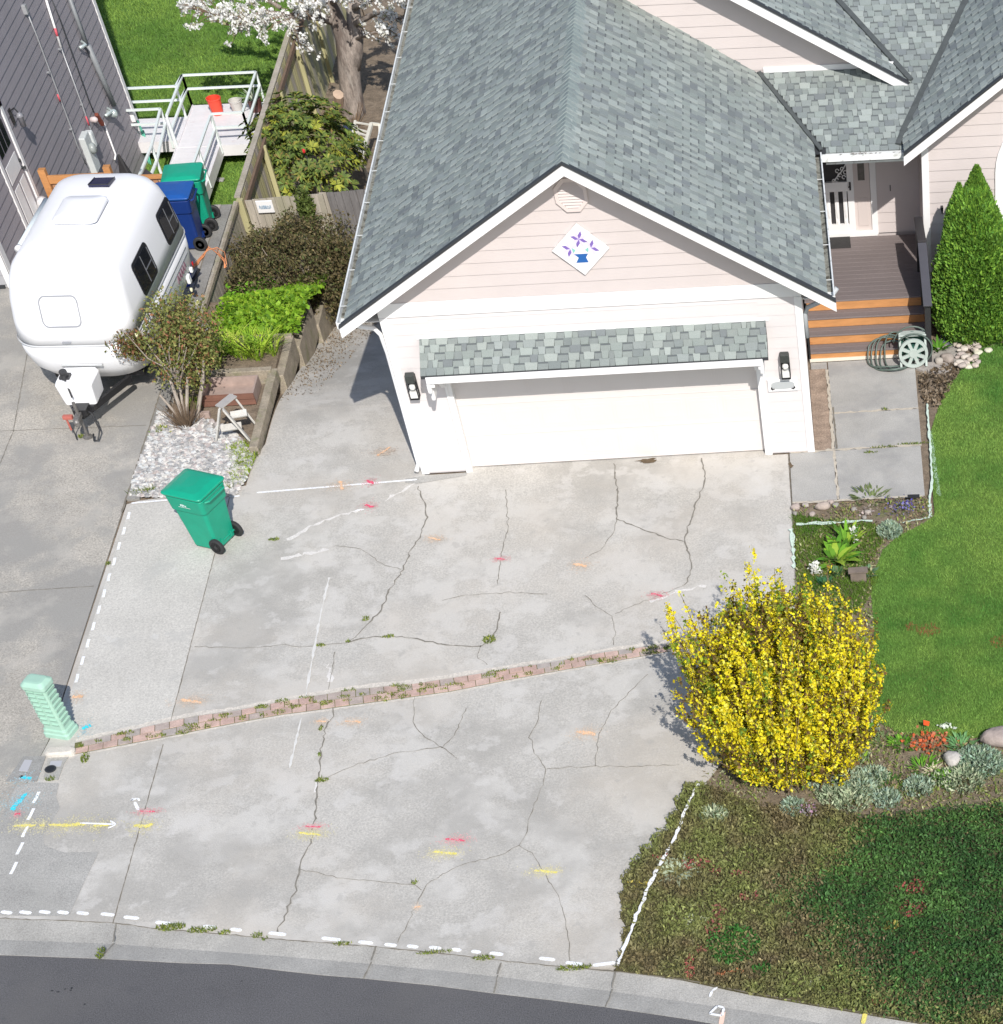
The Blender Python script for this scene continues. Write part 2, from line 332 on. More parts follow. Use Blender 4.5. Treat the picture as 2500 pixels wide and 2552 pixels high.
# concrete strip / kerb wall on the property line
M=MB(); M.box(-4.72,-4.52,-.25,9.7,-.3,.012); M.build('boundary_kerb',mat('boundary_concrete',(.27,.26,.24),.92,.18,2,.3,60,grain=.2,gscale=40),kind='structure')
M=MB(); ribbon(M,[(-4.735,-.6),(-4.735,4),(-4.735,9.6)],.03,.002,.003,.4); M.build('joint',JOINT,nd)
# main driveway
kd=[p for p in kb if -4.84<p[0]<3.35]
right=[(3.50,-11.42),(3.75,-10.6),(4.25,-9.0),(4.6,-8.0),(5.2,-6.9),(5.95,-4.9),(5.98,-2.5),(5.97,-.04)]
M=MB(); M.prism([(-4.84,-7.0),(-4.84,-9.68)]+kd+right+[(-2.85,-.04),(-4.52,-.30),(-4.70,-.38),(-4.72,-6.2)],-.3,0.0)
dw=M.build('driveway',CONC,kind='structure')
# side path: level then sloping down beside the garage
M=MB(); yy=[-.04,.6,1.2,1.6,2.0,2.3,2.6,2.9,3.3,3.8,4.5,5.5,6.5,8,9.85]
vs=[]
for y in yy: z=float(hp(y)); vs+=[(-2.72 if y>.9 else -2.86,y,z),(-1.4,y,z),(0.02,y,z)]
M.add(vs,[(3*i,3*i+1,3*i+4,3*i+3) for i in range(len(yy)-1)]+[(3*i+1,3*i+2,3*i+5,3*i+4) for i in range(len(yy)-1)])
sp=M.build('side_path',CONC,kind='structure')
M=MB(); M.box(.70,5.72,-.045,.11,-.2,.0015); M.build('garage_sill',CONC,dw)
M=MB(); M.add([(-4.64,-.42,.0022),(-3.08,-.28,.0022),(-3.08,-6.06,.0022),(-4.64,-6.2,.0022)][::-1],[(0,1,2,3)]); M.build('left_slab',mat('pale_slab',(.54,.52,.475),.88,.08,1.2,.25,60,grain=.2,gscale=34,blot=[(1.3,.60,.03,(.46,.45,.42),.5),(3,.64,.02,(.60,.59,.56),.5)]),dw)
# dark old patch near the street, brown dirt
M=MB(); M.add([(p[0],p[1],.004) for p in upts([(40,1960),(78,1950),(148,1952),(140,1985),(150,2015),(128,2050),(108,2085),(112,2108),(160,2125),(247,2123),(215,2190),(172,2284),(90,2284),(-8,2282),(-120,2282)])],[tuple(range(15))])
M.build('old_slab',CONC3,dw)
def cracks(L,w,m,name,par,z=.005,jit=.012,wj=.6):
    M=MB()
    for c in L: ribbon(M,upts(c),w,z,jit,wj)
    return M.build(name,m,par)
D=2500/1904.
def DD(L): return [(a*D,b*D) for a,b in L]
main=[[(1043,1212),(1060,1270),(1063,1290),(1055,1320),(1045,1340),(1020,1380),(1017,1395),(1003,1420),(990,1440),(975,1465),(960,1500),(945,1525),(925,1545),(905,1570),(885,1588),(868,1602)],
 [(830,1763),(828,1785),(812,1812),(798,1878),(795,1937),(788,1970),(784,2048),(775,2101),(748,2153),(742,2186),(729,2232),(709,2285),(692,2324)],
 [(868,1602),(900,1592),(940,1587),(1000,1588),(1050,1595),(1090,1605),(1150,1611),(1200,1611)],[(1200,1611),(1228,1590),(1240,1560),(1247,1525)],
 DD([(1332,870),(1340,910),(1320,960),(1300,1025),(1310,1060),(1313,1085),(1300,1110)]),DD([(1165,880),(1172,930),(1170,985)]),DD([(1170,985),(1220,1005),(1265,1022),(1298,1028)])]
fine=[[(835,1360),(890,1366),(920,1380),(940,1400),(960,1410),(1000,1420)],[(485,1612),(560,1614),(620,1615),(700,1608),(760,1612),(868,1602)],
 [(835,1625),(830,1660),(825,1690),(818,1720)],DD([(610,1480),(680,1450),(760,1428),(840,1418),(868,1440)]),DD([(788,1320),(785,1370),(800,1395),(840,1420),(862,1395),(885,1345)]),
 DD([(1170,985),(1165,1010),(1140,1045),(1110,1060)]),DD([(1028,1330),(1020,1370),(1005,1400),(1015,1430),(1038,1460),(1030,1490),(1010,1540),(1000,1580),(985,1605),(950,1625),(880,1640),(840,1660),(810,1680),(800,1700),(785,1730),(755,1790)]),
 DD([(985,1605),(1010,1620),(1030,1650),(1045,1680),(1060,1700),(1070,1740),(1080,1790),(1082,1825)]),DD([(1038,1460),(1130,1455),(1200,1455),(1290,1452)]),DD([(1130,1455),(1135,1400),(1160,1350),(1200,1310),(1230,1280)]),
 DD([(570,1650),(650,1668),(730,1675),(790,1680),(800,1690)]),DD([(840,1140),(880,1130),(960,1125),(1040,1128)]),DD([(1165,1225),(1168,1200),(1160,1170),(1130,1150),(1110,1130)]),DD([(960,930),(965,1000),(950,1060),(945,1110)]),DD([(1168,1165),(1215,1145),(1300,1110)]),DD([(913,1225),(905,1245),(925,1262)])]
cracks(main,.019,CRACK,'crack',dw); cracks(fine,.009,CRACK,'hairline_crack',dw,jit=.01)
M=MB(); ribbon(M,[(-3.07,-.35),(-3.07,-6.0)],.009,.005,.002,.5); ribbon(M,[(-3.09,-6.45),(-3.13,-10.0)],.011,.005,.002,.5)
ribbon(M,[(-4.84,-7.0),(-4.84,-9.7)],.03,.003,.004,.4); ribbon(M,[(5.98,-.05),(5.99,-1.4),(5.97,-4.2)],.014,.006,.003,.5)
ribbon(M,kb,.014,.006,.004,.5)
M.build('joint',JOINT,dw)
# apron piece in front of garage corner + dark blot
M=MB(); M.add([(p[0],p[1],.006) for p in upts([(1010,1194),(1060,1186),(1166,1178),(1160,1186),(1040,1206),(1010,1204)])],[tuple(range(6))]); M.build('apron_patch',CONC3,dw)
M=MB(); blob(M,U(1615,1149)[:2],.17,.06,.1,.007,16,.45); blob(M,U(1972,1162)[:2],.035,.1,.1,.007,12,.5)
M.build('dirt_spot',mat('dark_dirt',(.12,.085,.05),.95,.3,20),dw)
# pale mortar repairs along cracks
M=MB(); 
for L,wd in (([(1035,1205),(1000,1226),(960,1250)],.05),([(900,1270),(800,1300),(770,1315),(740,1335),(715,1345)],.06),([(820,1370),(790,1375),(740,1385),(700,1393)],.06),([(820,1655),(822,1700)],.05),([(1620,1500),(1700,1470),(1760,1462)],.05),([(790,1945),(785,1975)],.04)): ribbon(M,upts(L),wd*.95,.003,.02,1.0)
M.build('mortar_repair',mat('pale_mortar',(.68,.655,.62),.9,.1,8,grain=.15,gscale=40),dw)
# moss tufts in the cracks: built as stuff
gv=[];gc=[]
def mosscol(x,y,N): return pal(N,[(.16,.22,.03),(.24,.27,.05),(.10,.15,.03)],jit=.25)
for (u,v,rx,ry,d) in ((683,1345,.09,.04,1),(912,1543,.05,.06,1),(1220,1595,.10,.10,1),(868,1600,.04,.03,1),(800,1609,.08,.04,1),(968,1587,.10,.04,1),(425,2312,.2,.07,1),(505,2318,.2,.06,1),(640,2333,.08,.05,1),(560,2325,.09,.04,1),(252,2377,.06,.11,1),(855,2353,.12,.04,1),(1085,2374,.25,.035,1),(1205,2389,.15,.05,1),(1430,2413,.25,.05,1),(1034,2200,.05,.04,1),(803,1945,.10,.05,1),(800,1815,.03,.06,1),(797,1880,.03,.06,1),(212,1890,.06,.12,1),(126,1942,.07,.05,1),(2280,1106,.3,.03,.6),(2200,1115,.25,.03,.6),(2170,1128,.12,.03,.7),(2205,1020,.06,.04,.8),(202,1088,.05,.06,1),(270,1405,.04,.06,.8),(660,2340,.05,.04,.7)):
    c=U(u,v); poly=[(c.x+rx*math.cos(a),c.y+ry*math.sin(a)) for a in np.linspace(0,6.28,12)[:-1]]
    V,cl=blades(poly,6500*d,.028,.016,mosscol,z=.004); gv.append(V); gc.append(cl)
np_mesh('moss',np.concatenate(gv),3,np.concatenate(gc),LEAFN,label='bright green moss and weeds growing in the driveway cracks and joints',cat='moss',kind='stuff')
# brick strip
up=upts([(187,1852),(331,1820),(478,1787),(585,1773),(700,1750),(749,1741),(874,1720),(1049,1703),(1198,1679),(1400,1647),(1500,1627),(1679,1604),(1760,1592)])
lo=upts([(184,1881),(423,1835),(600,1800),(700,1782),(749,1776),(949,1748),(1124,1724),(1273,1694),(1400,1671),(1500,1654),(1684,1621),(1765,1610)])
def interp(L,t):
    ds=[0]; 
    for i in range(len(L)-1): ds.append(ds[-1]+math.dist(L[i],L[i+1]))
    s=t*ds[-1]
    for i in range(len(L)-1):
        if s<=ds[i+1] or i==len(L)-2:
            k=(s-ds[i])/(ds[i+1]-ds[i]); return Vector((L[i][0]*(1-k)+L[i+1][0]*k,L[i][1]*(1-k)+L[i+1][1]*k,0))
M=MB(); nn=len(up)
B=MB(); ns=60
top=[interp(up,i/ns) for i in range(ns+1)]; bot=[interp(lo,i/ns) for i in range(ns+1)]
B.add([(p.x,p.y,.004) for p in top]+[(p.x,p.y,.004) for p in bot],[(ns+1+i,ns+2+i,i+1,i) for i in range(ns)])
B.build('brick_strip_bed',SOILG,dw)
for off,wd,nn_ in ((.06,.075,'up'),(-.03,.03,'lo')):
    CBM=MB(); ribbon(CBM,[(p_.x,p_.y+off) for p_ in (top if off>0 else bot)],wd,.0034,.004,.4); CBM.build('cream_mortar_edge',mat('cream_mortar',(.60,.555,.49),.9,.12,10,grain=.2,gscale=30),dw)
L=math.dist(up[0],up[-1])+.3; nb=int(L/.205)
for row in range(2):
    for i in range(nb):
        t0=(i+.5*row)/nb; t1=min((i+.5*row+.95)/nb,1)
        if t0>=1: continue
        a0,b0=interp(up,t0),interp(lo,t0); a1,b1=interp(up,t1),interp(lo,t1); k0,k1=(.03,.48) if row==0 else (.53,.97)
        c=random.choice([(.50,.35,.30),(.54,.38,.32),(.43,.36,.32),(.47,.34,.29),(.40,.355,.325),(.56,.41,.35)])
        q=[b0.lerp(a0,k0),b1.lerp(a1,k0),b1.lerp(a1,k1),b0.lerp(a0,k1)]; M.prism([(p.x,p.y) for p in q],0.002,.012+random.uniform(-.003,.003),c)
M.build('brick_strip',REDB,attr=True,kind='structure')
gv=[];gc=[]
for i in range(80):
    t=random.random()**.8; a=interp(up,t).lerp(interp(lo,t),random.random()); rx=random.uniform(.03,.12); ry=random.uniform(.02,.06)
    poly=[(a.x+rx*math.cos(q),a.y+ry*math.sin(q)) for q in np.linspace(0,6.28,12)[:-1]]; V,cl=blades(poly,5000,.024,.015,mosscol,z=.010); gv.append(V); gc.append(cl)
np_mesh('strip_moss',np.concatenate(gv),3,np.concatenate(gc),LEAFN,label='low moss and small weeds between the pavers of the red brick strip',cat='moss',kind='stuff')
# painted marks
def dashes(name,segs,w,m,z=.009,parent=dw,jit=0.):
    M=MB()
    for s in segs:
        P=upts(s); a=Vector((*P[0],0)); 
        if len(P)==2:
            b=Vector((*P[1],0)); t=(b-a).normalized(); sd=Vector((-t.y,t.x,0))*w/2
            M.add([a+sd*.5+Vector((0,0,z)),a+t*.03+sd+Vector((0,0,z)),b-t*.03+sd+Vector((0,0,z)),b+sd*.5+Vector((0,0,z)),b-sd*.5+Vector((0,0,z)),b-t*.03-sd+Vector((0,0,z)),a+t*.03-sd+Vector((0,0,z)),a-sd*.5+Vector((0,0,z))],[tuple(range(8))])
        else: ribbon(M,P,w,z,jit,.2)
    return M.build(name,m,parent)
ds=[]
for i in range(11):
    y=-.62-i*.41; ds.append(((-4.61,y),(-4.60,y-.20)))
for y in (-7.3,-7.64,-7.98,-8.32,-8.70): ds.append(((-4.63,y),(-4.66,y-.23)))
M=MB()
for a,b in ds: ribbon(M,[a,((a[0]+b[0])/2+random.uniform(-.006,.006),(a[1]+b[1])/2),b],.045,.009,0)
M.build('white_boundary_dash',PW,dw)
bd=[(17,2275,14),(64,2275,15),(112,2274,14),(158,2275,14),(207,2277,15),(269,2280,17),(328,2288,19),(408,2301,20),(523,2311,17),(589,2318,14),(692,2328,22),(826,2341,24),(912,2350,18),(974,2356,15),(1029,2360,14),(1085,2363,15),(1138,2368,12),(1187,2373,12),(1238,2378,17),(1364,2391,20),(1432,2402,22),(1506,2403,28)]
dashes('white_street_dash',[((u-h,v-1-h*.05),(u+h,v+1+h*.08)) if u!=1506 else ((u-h,v+4),(u+h,v-3)) for u,v,h in bd],.06,PW)
dashes('white_survey_line',[((640,1229),(1040,1196)),((328,1255),(420,1247)),((572,1239),(598,1237)),((886,1274),(908,1270)),((346,2020),(336,2000))],.045,PW)
dashes('survey_arrow',[((326,1997),(343,1990)),((343,1990),(349,1997)),((326,1997),(333,1990))],.035,PW)
M=MB(); ribbon(M,upts([(821,1440),(800,1530),(783,1620),(762,1740)]),.028,.0085,.003,.8); ribbon(M,upts([(752,1790),(735,1860),(722,1915)]),.028,.0085,.003,.8)
M.build('faint_spray_line',mat('faint_spray_paint',(.66,.65,.62),.9,.1,8),dw)
RED=paint('red_marking_paint',(.72,.10,.17)); YEL=paint('yellow_marking_paint',(.76,.67,.17)); ORG=paint('orange_marking_paint',(.80,.50,.30)); CYA=paint('cyan_marking_paint',(.05,.62,.75))
REDS=paint('red_overspray',(.62,.36,.36)); YELS=paint('yellow_overspray',(.60,.56,.36)); ORGS=paint('orange_overspray',(.60,.50,.41)); CYAS=paint('cyan_overspray',(.36,.50,.54))
def spray(name,items,mp,ms):
    M=MB(); S=MB()
    for it in items:
        a=Vector((*upts([it[0]])[0],0)); b=Vector((*upts([it[1]])[0],0)); w=it[2]; t=(b-a); ang=math.atan2(t.y,t.x); L=t.length; c=(a+b)/2
        for k in range(int(200*max(L,.1)/.2)):   # fine overspray speckles
            p=(c.x+random.gauss(0,L*.42),c.y+random.gauss(0,w*1.15)); blob(S,p,random.uniform(.004,.013),random.uniform(.004,.010),random.random()*3,.0102+k*1.2e-5,6,.3)
        [blob(M,(c.x+t.x*q_+random.gauss(0,.004),c.y+t.y*q_+random.gauss(0,w*.12)),L*.11,w*random.uniform(.25,.5),ang,.0118+.0001*i_,12,.3) for i_,q_ in enumerate(np.linspace(-.42,.42,9))]
    M.build(name,mp,dw); S.build(name+'_overspray',ms,dw)
spray('red_mark',[((914,1199),(932,1206),.06),((912,1258),(930,1266),.06),((1233,1392),(1258,1396),.03),((1624,1480),(1653,1488),.04),((348,2023),(387,2024),.03),((762,2061),(798,2063),.03),((1113,2092),(1159,2097),.045),((36,2031),(52,2029),.04)],RED,REDS)
spray('yellow_mark',[((36,2059),(88,2059),.065),((100,2058),(112,2058),.06),((126,2058),(212,2057),.085),((234,2059),(272,2058),.06),((333,2060),(380,2058),.075),((746,2077),(800,2082),.05),((1080,2123),(1138,2131),.05),((1333,2170),(1388,2176),.05)],YEL,YELS)
spray('orange_mark',[((452,1745),(502,1752),.06),((180,1738),(206,1737),.07),((941,1137),(972,1116),.05),((848,1200),(853,1222),.06),((1068,1340),(1098,1347),.05),((1430,1407),(1462,1413),.07),((862,1799),(898,1801),.04),((1438,1826),(1485,1831),.07),((1033,2263),(1047,2261),.03),((788,1798),(812,1800),.03)],ORG,ORGS)
spray('cyan_mark',[((206,1818),(226,1810),.08),((66,1978),(32,2018),.09),((44,1936),(78,1943),.06)],CYA,CYAS)
dashes('yellow_arrow',[((200,2053),(284,2056)),((276,2047),(290,2057)),((290,2057),(270,2066))],.03,PW,z=.0135)
dashes('kerb_mark',[((1796,2552),(1803,2515)),((1803,2515),(1800,2522))],.06,mat('pale_orange_mark',(.85,.60,.48),.85,.1,20),z=-.018,parent=kerb)
dashes('kerb_arrow',[((1768,2525),(1788,2505)),((1788,2505),(1804,2510)),((1804,2510),(1800,2530)),((1800,2530),(1768,2525))],.035,PW,z=-.012,parent=kerb)
dashes('kerb_tick',[((1769,2485),(1775,2470)),((1775,2470),(1788,2461))],.035,PW,z=.0045,parent=kerb)
dashes('kerb_yellow_tick',[((2151,2552),(2158,2520)),],.06,YEL,z=.005,parent=kerb)
# ------------------------------------------------------------------ walkway
M=MB(); wk=M
for poly in ([(6.00,-1.42),(6.72,-1.42),(6.72,-.02),(6.00,-.02)],[(6.76,-1.42),(8.14,-1.44),(8.18,-.02),(6.76,-.02)],[(6.76,.02),(8.20,.02),(8.23,1.10),(6.76,1.10)],[(6.76,1.14),(8.23,1.14),(8.27,2.45),(8.5,2.75),(6.76,2.75)],[(6.46,2.56),(6.74,2.56),(6.74,2.75),(6.46,2.75)]):
    M.prism(poly,-.2,0.0)
walk=M.build('walkway',WALK,kind='structure')
M=MB(); ribbon(M,[(6.0,0),(8.2,0)],.05,.002,.01,.7); ribbon(M,[(6.74,-1.42),(6.74,-.02)],.04,.002,.006,.5); ribbon(M,[(6.76,1.12),(8.23,1.12)],.04,.002,.01,.7); ribbon(M,[(6.73,0.03),(6.735,2.5)],.05,.004,.006,.3); ribbon(M,[(6,-1.44),(8.1,-1.46)],.05,-.001,.01,.5)
M.build('pale_joint',mat('pale_joint_mortar',(.50,.45,.37),.9,.15,20),walk)
M=MB(); ribbon(M,[(6.785,.03),(6.785,1.3)],.025,.006,.003,.4); M.build('dark_gap',JOINT,walk)
M=MB(); M.prism([(6.42,.0),(6.71,.0),(6.71,2.55),(6.42,2.55)],-.1,-.006); M.build('dirt_strip',mat('tan_dirt',(.33,.25,.19),.95,.25,5,.5,50,grain=.35,gscale=40,blot=[(6,.6,.06,(.20,.15,.11),.6)]),kind='structure')
M=MB(); M.prism(upts([(2282,918),(2330,868),(2372,850),(2400,880),(2362,930),(2300,925)]),-.1,.01); M.build('stone_slab',mat('rough_slab',(.36,.33,.30),.9,.25,5,.5,40,grain=.2,gscale=30),kind='structure')
# ------------------------------------------------------------------ lawn and planting beds, right
lawn=upts([(2345,1000),(2362,960),(2385,940),(2405,905),(2440,868),(2500,855),(2800,800),(3100,1000),(3100,1850),(2540,1835),(2400,1840),(2320,1838),(2240,1828),(2175,1790),(2160,1720),(2180,1600),(2172,1480),(2178,1430),(2200,1370),(2240,1335),(2300,1305),(2330,1285),(2322,1180),(2318,1080)])
M=MB(); M.add([(x,y,-.004) for x,y in lawn],[tuple(range(len(lawn)))]); M.build('lawn',LAWNB,kind='structure')
def lawncol(x,y,N):
    n=vnoise(x,y,.9,1)*.6+vnoise(x,y,.25,2)*.4; a=np.array([.10,.245,.045]); b=np.array([.26,.40,.085]); t=np.clip((n-.2)/.6,0,1)[:,None]
    c=(a*(1-t)+b*t)*(1+.22*RNG.normal(size=(N,1)))
    for u,v,r,col in ((2275,1565,.1,(.35,.10,.06)),(2310,1570,.16,(.33,.10,.06)),(2330,1572,.1,(.33,.10,.06)),(2490,1600,.14,(.35,.12,.06)),(2268,1558,.06,(.3,.1,.06))):
        p=U(u,v); m=(np.hypot(x-p.x,y-p.y)<r)&(RNG.random(N)<.4); c[m]=np.array(col)*(1+.2*RNG.normal(size=(m.sum(),1)))
    p0=U(2312,1020); 
    d=np.abs(x-(8.37+.0*(y)))<.03; m=d&(y<1.2)&(y>-1.5)&(RNG.random(N)<.75); c[m]=(.45,.62,.45)
    return np.clip(c,.003,.9)
V,c=blades(lawn,5600,.030,.011,lawncol,z=-.004,lean=.55)
np_mesh('lawn_grass',V,3,c,LEAFN,label='short mown green lawn grass right of the walkway',cat='grass',kind='stuff')
M=MB()
ribbon(M,upts([(2311,1010),(2316,1080),(2321,1150),(2323,1200),(2317,1262)]),.035,.03,.006,.4)
ribbon(M,upts([(2318,1258),(2319,1290)]),.05,.02,.003,.3); ribbon(M,upts([(2318,1290),(2250,1303)]),.03,.008,.006,.4)
ribbon(M,upts([(1985,1310),(2070,1308),(2120,1303),(2160,1300),(2175,1302)]),.05,.03,.012,.9); ribbon(M,upts([(1971,1322),(1977,1360),(1981,1420)]),.05,.03,.010,.9)
M.build('white_lawn_line',mat('pale_green_marking_paint',(.58,.70,.60),.9,.2,30),kind='structure')
# planting soil left part between driveway, walkway and lawn
bed=upts([(1974,1262),(2310,1240),(2330,1285),(2300,1305),(2240,1335),(2200,1370),(2178,1430),(2172,1480),(2180,1600),(2160,1720),(2175,1790),(2240,1828),(2320,1838),(2400,1840),(2540,1835),(3100,1850),(3100,2050),(2700,2020),(2500,2010),(2350,2020),(2150,2050),(2020,2020),(1900,2030),(1760,1960),(1740,1900),(1760,1620),(1960,1560),(1985,1420)])
M=MB(); M.add([(x,y,-.012) for x,y in bed],[tuple(range(len(bed)))]); M.build('planting_bed',mat('bed_soil',(.19,.15,.105),.95,.3,5,.8,30,grain=.35,gscale=35,blot=[(4,.58,.05,(.27,.22,.16),.6),(2.5,.6,.08,(.12,.16,.04),.5)]),kind='structure')
gp=upts([(1974,1280),(2060,1295),(2180,1305),(2200,1350),(2165,1410),(2190,1440),(2150,1520),(2000,1600),(1985,1420)])
def gcol(x,y,N):
    n=vnoise(x,y,.35,4)[:,None]; return np.clip((np.array([.06,.16,.015])*(1-n)+np.array([.17,.24,.04])*n)*(1+.2*RNG.normal(size=(N,1))),.003,.9)
V,c=blades(gp,4200,.05,.014,gcol,z=-.01,lean=.6)
np_mesh('weedy_grass',V,3,c,LEAFN,label='patchy weedy grass beside the top of the yellow bush',cat='grass',kind='stuff')
# ground cover, bottom right
gcv=upts([(1744,1955),(1705,1960),(1700,1985),(1680,2000),(1690,2022),(1660,2045),(1665,2068),(1622,2095),(1628,2112),(1595,2118),(1600,2138),(1570,2150),(1572,2172),(1548,2190),(1556,2215),(1543,2235),(1553,2262),(1545,2285),(1560,2310),(1548,2335),(1556,2360),(1540,2385),(1548,2402),(1530,2420),(1700,2444),(1868,2480),(2078,2516),(2288,2552),(2560,2604),(2900,2676),(3200,2600),(3150,2030),(2700,2015),(2500,2010),(2350,2020),(2150,2040),(2020,2010),(1900,2015),(1800,1975)])
M=MB(); M.add([(x,y,.003) for x,y in gcv],[tuple(range(len(gcv)))]); M.build('ground_cover_soil',mat('dark_bed_soil',(.085,.075,.035),.95,.3,4,.8,30,grain=.3,gscale=40,blot=[(1.2,.55,.1,(.12,.10,.05),.6)]),kind='structure')
gx0,gy0=U(2150,2280)[:2]
def covcol(x,y,N):
    n=vnoise(x,y,.8,3)*.5+vnoise(x,y,.22,5)*.5
    a=np.array([.185,.15,.075]); b=np.array([.20,.225,.07]); g=np.array([.05,.105,.03]); 
    P=np.column_stack([x+1.0*(vnoise(x,y,.7,31)-.5)+.22*RNG.normal(size=N),y+.8*(vnoise(x,y,.6,32)-.5)+.18*RNG.normal(size=N)]); dk=pip(P,SHADEP)
    t=np.clip((n-.25)/.5,0,1)[:,None]; c=a*(1-t)+b*t; c[dk]=(np.array([.045,.115,.03])*(1-t)+np.array([.09,.19,.045])*t)[dk]  # leaves darkened inside the polygon: a cast shadow painted into their colour
    sp=(RNG.random(N)<.05); c[sp]=c[sp]*1.7
    for u,v,rx,ry,col in REDP:
        p=U(u,v); m=(((x-p.x)/rx)**2+((y-p.y)/ry)**2<1)&(RNG.random(N)<.36); c[m]=np.array(col)*.75+.03
    for (u,v,r) in ((1700+130,2360,.35),(1900,2420,.12)):
        p=U(u,v); m=(np.hypot(x-p.x,y-p.y)<r)&(RNG.random(N)<.6); c[m]=(.05,.17,.03)
    return np.clip(c*(1+.28*RNG.normal(size=(N,1))),.003,.9)
SHADEP=upts([(2030,2160),(2085,2120),(2150,2075),(2180,2040),(2260,2025),(2400,2018),(2700,2000),(3200,2030),(3200,2600),(2800,2640),(2500,2560),(2350,2520),(2250,2500),(2180,2470),(2120,2440),(2060,2420),(2055,2350),(2065,2290),(2035,2240)])
REDP=[(1648,2143,.10,.06,(.42,.09,.07)),(1735,2158,.2,.14,(.42,.10,.08)),(1785,2178,.08,.12,(.4,.1,.08)),(1845,2186,.14,.06,(.38,.12,.08)),(1870,2243,.13,.08,(.38,.10,.08)),(1795,2275,.1,.1,(.35,.12,.09)),(1782,2320,.12,.2,(.40,.11,.08)),(1750,2370,.08,.08,(.36,.12,.08)),(1722,2415,.08,.22,(.45,.09,.07)),(1820,2432,.22,.04,(.48,.18,.06)),(2280,2218,.16,.14,(.40,.08,.06)),(2240,2222,.06,.05,(.4,.08,.06)),(2275,2275,.20,.14,(.38,.08,.06)),(2280,2385,.07,.05,(.35,.1,.06)),(1600,2207,.18,.04,(.62,.50,.08)),(2220,2315,.12,.1,(.40,.34,.05)),(2210,2505,.2,.03,(.5,.2,.08))]
q=scatter(gcv,3600); N=len(q); P=np.column_stack([q,.015+(.03+.09*vnoise(q[:,0],q[:,1],.18,77))*RNG.random(N)])
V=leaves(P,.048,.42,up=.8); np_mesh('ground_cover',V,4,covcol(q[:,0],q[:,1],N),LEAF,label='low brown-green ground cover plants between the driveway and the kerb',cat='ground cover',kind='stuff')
M=MB(); ribbon(M,upts([(1744,1962),(1720,2000),(1700,2060),(1672,2120),(1640,2175),(1605,2250),(1570,2340),(1542,2412)]),.042,.07,.008,.5); M.build('white_ground_line',PW,kind='structure')

def wcol(x,y,N):
    n=vnoise(x,y,.3,41); c=pal(N,[(.16,.22,.05),(.24,.30,.07),(.30,.24,.13),(.20,.15,.09),(.36,.36,.20)],jit=.2); return c
def thin(poly,dens,thr,seed,h,w,name,label,z=-.008):
    q=scatter(poly,dens); n=vnoise(q[:,0],q[:,1],.33,seed); q=q[(n+RNG.random(len(q))*.5)>thr]; N=len(q)
    P=np.column_stack([q,z+h*RNG.random(N)]); np_mesh(name,leaves(P,w,.4,up=.7),4,wcol(q[:,0],q[:,1],N),LEAFN,label=label,cat='weeds',kind='stuff')
thin(bed,1500,.72,41,.05,.05,'low_weeds','low weeds and dry stalks scattered over the planting bed around the yellow bush')
# ================================================================== HOUSE
house=empty('house',(3.2,0,0),'pale pink lap-sided house with grey-green shingle roofs and a two-car garage','house')
def lap_y(M,Y,z0,z1,xl,xr,cs=.178,pr=.014):   # wall facing -y
    k=0; z=z0
    while z<z1-1e-4:
        zt=min(z+cs,z1); a0,a1,b0,b1=xl(z),xr(z),xl(zt),xr(zt)
        if a1>a0+.01:
            if b1<b0: b0=b1=(b0+b1)/2
            M.add([(a0,Y-pr,z),(a1,Y-pr,z),(b1,Y-.001,zt),(b0,Y-.001,zt),(a0,Y+.03,z),(a1,Y+.03,z)],[(0,1,2,3),(4,5,1,0)])
        z+=cs
def lap_x(M,X,z0,z1,y0,y1,cs=.178,pr=.013,skip=()):   # wall facing +x
    z=z0
    while z<z1-1e-4:
        zt=min(z+cs,z1); segs=[(y0,y1)]
        for (sa,sb,sz0,sz1) in skip:
            if z<sz1-.02 and zt>sz0+.02:
                segs=[s for a,b in segs for s in ((a,min(b,sa)),(max(a,sb),b)) if s[1]-s[0]>.01]
        for a,b in segs: M.add([(X+pr,a,z),(X+pr,b,z),(X+.001,b,zt),(X+.001,a,zt),(X-.03,a,z),(X-.03,b,z)],[(0,1,2,3),(5,4,0,1)])
        z+=cs
S=.584; CT=1/math.sqrt(1+S*S); ST=S*CT; HE,HR=2.73,4.914; XE=-.542; XE2=6.942; YF=-.395; GB=15.0
rz=lambda x: HR-S*abs(x-3.2)      # roof surface height
M=MB(); M.box(.02,6.38,.14,GB-.4,-2.1,2.64); 
M.prism([(0,0)],0,0) if False else None
M.add([(.02,.02,2.64),(6.38,.02,2.64),(6.38,.02,rz(6.38)-.12),(3.2,.02,HR-.12),(.02,.02,rz(.02)-.12),(.02,GB-.4,2.64),(6.38,GB-.4,2.64),(6.38,GB-.4,rz(6.38)-.12),(3.2,GB-.4,HR-.12),(.02,GB-.4,rz(.02)-.12)],[(0,1,2,3,4),(9,8,7,6,5),(0,4,9,5),(1,6,7,2)])
M.build('garage_core',SIDE,house)
M=MB(); lap_y(M,0,0.02,2.62,lambda z:.10,lambda z:.70,pr=.008); lap_y(M,0,.02,2.62,lambda z:5.72,lambda z:6.30,pr=.008); lap_y(M,0,2.02,2.62,lambda z:.70,lambda z:5.72,pr=.008); M.box(.1,.70,.005,.14,0,2.62); M.box(5.72,6.3,.005,.14,0,2.62); M.box(.7,5.72,.005,.14,2.02,2.62)
M.build('front_wall',SIDEF,house)
M=MB(); lap_y(M,0,2.845,4.85,lambda z:max(3.2-(HR-.10-z)/S,.0),lambda z:min(3.2+(HR-.10-z)/S,6.4)); M.build('gable_wall',SIDE,house)
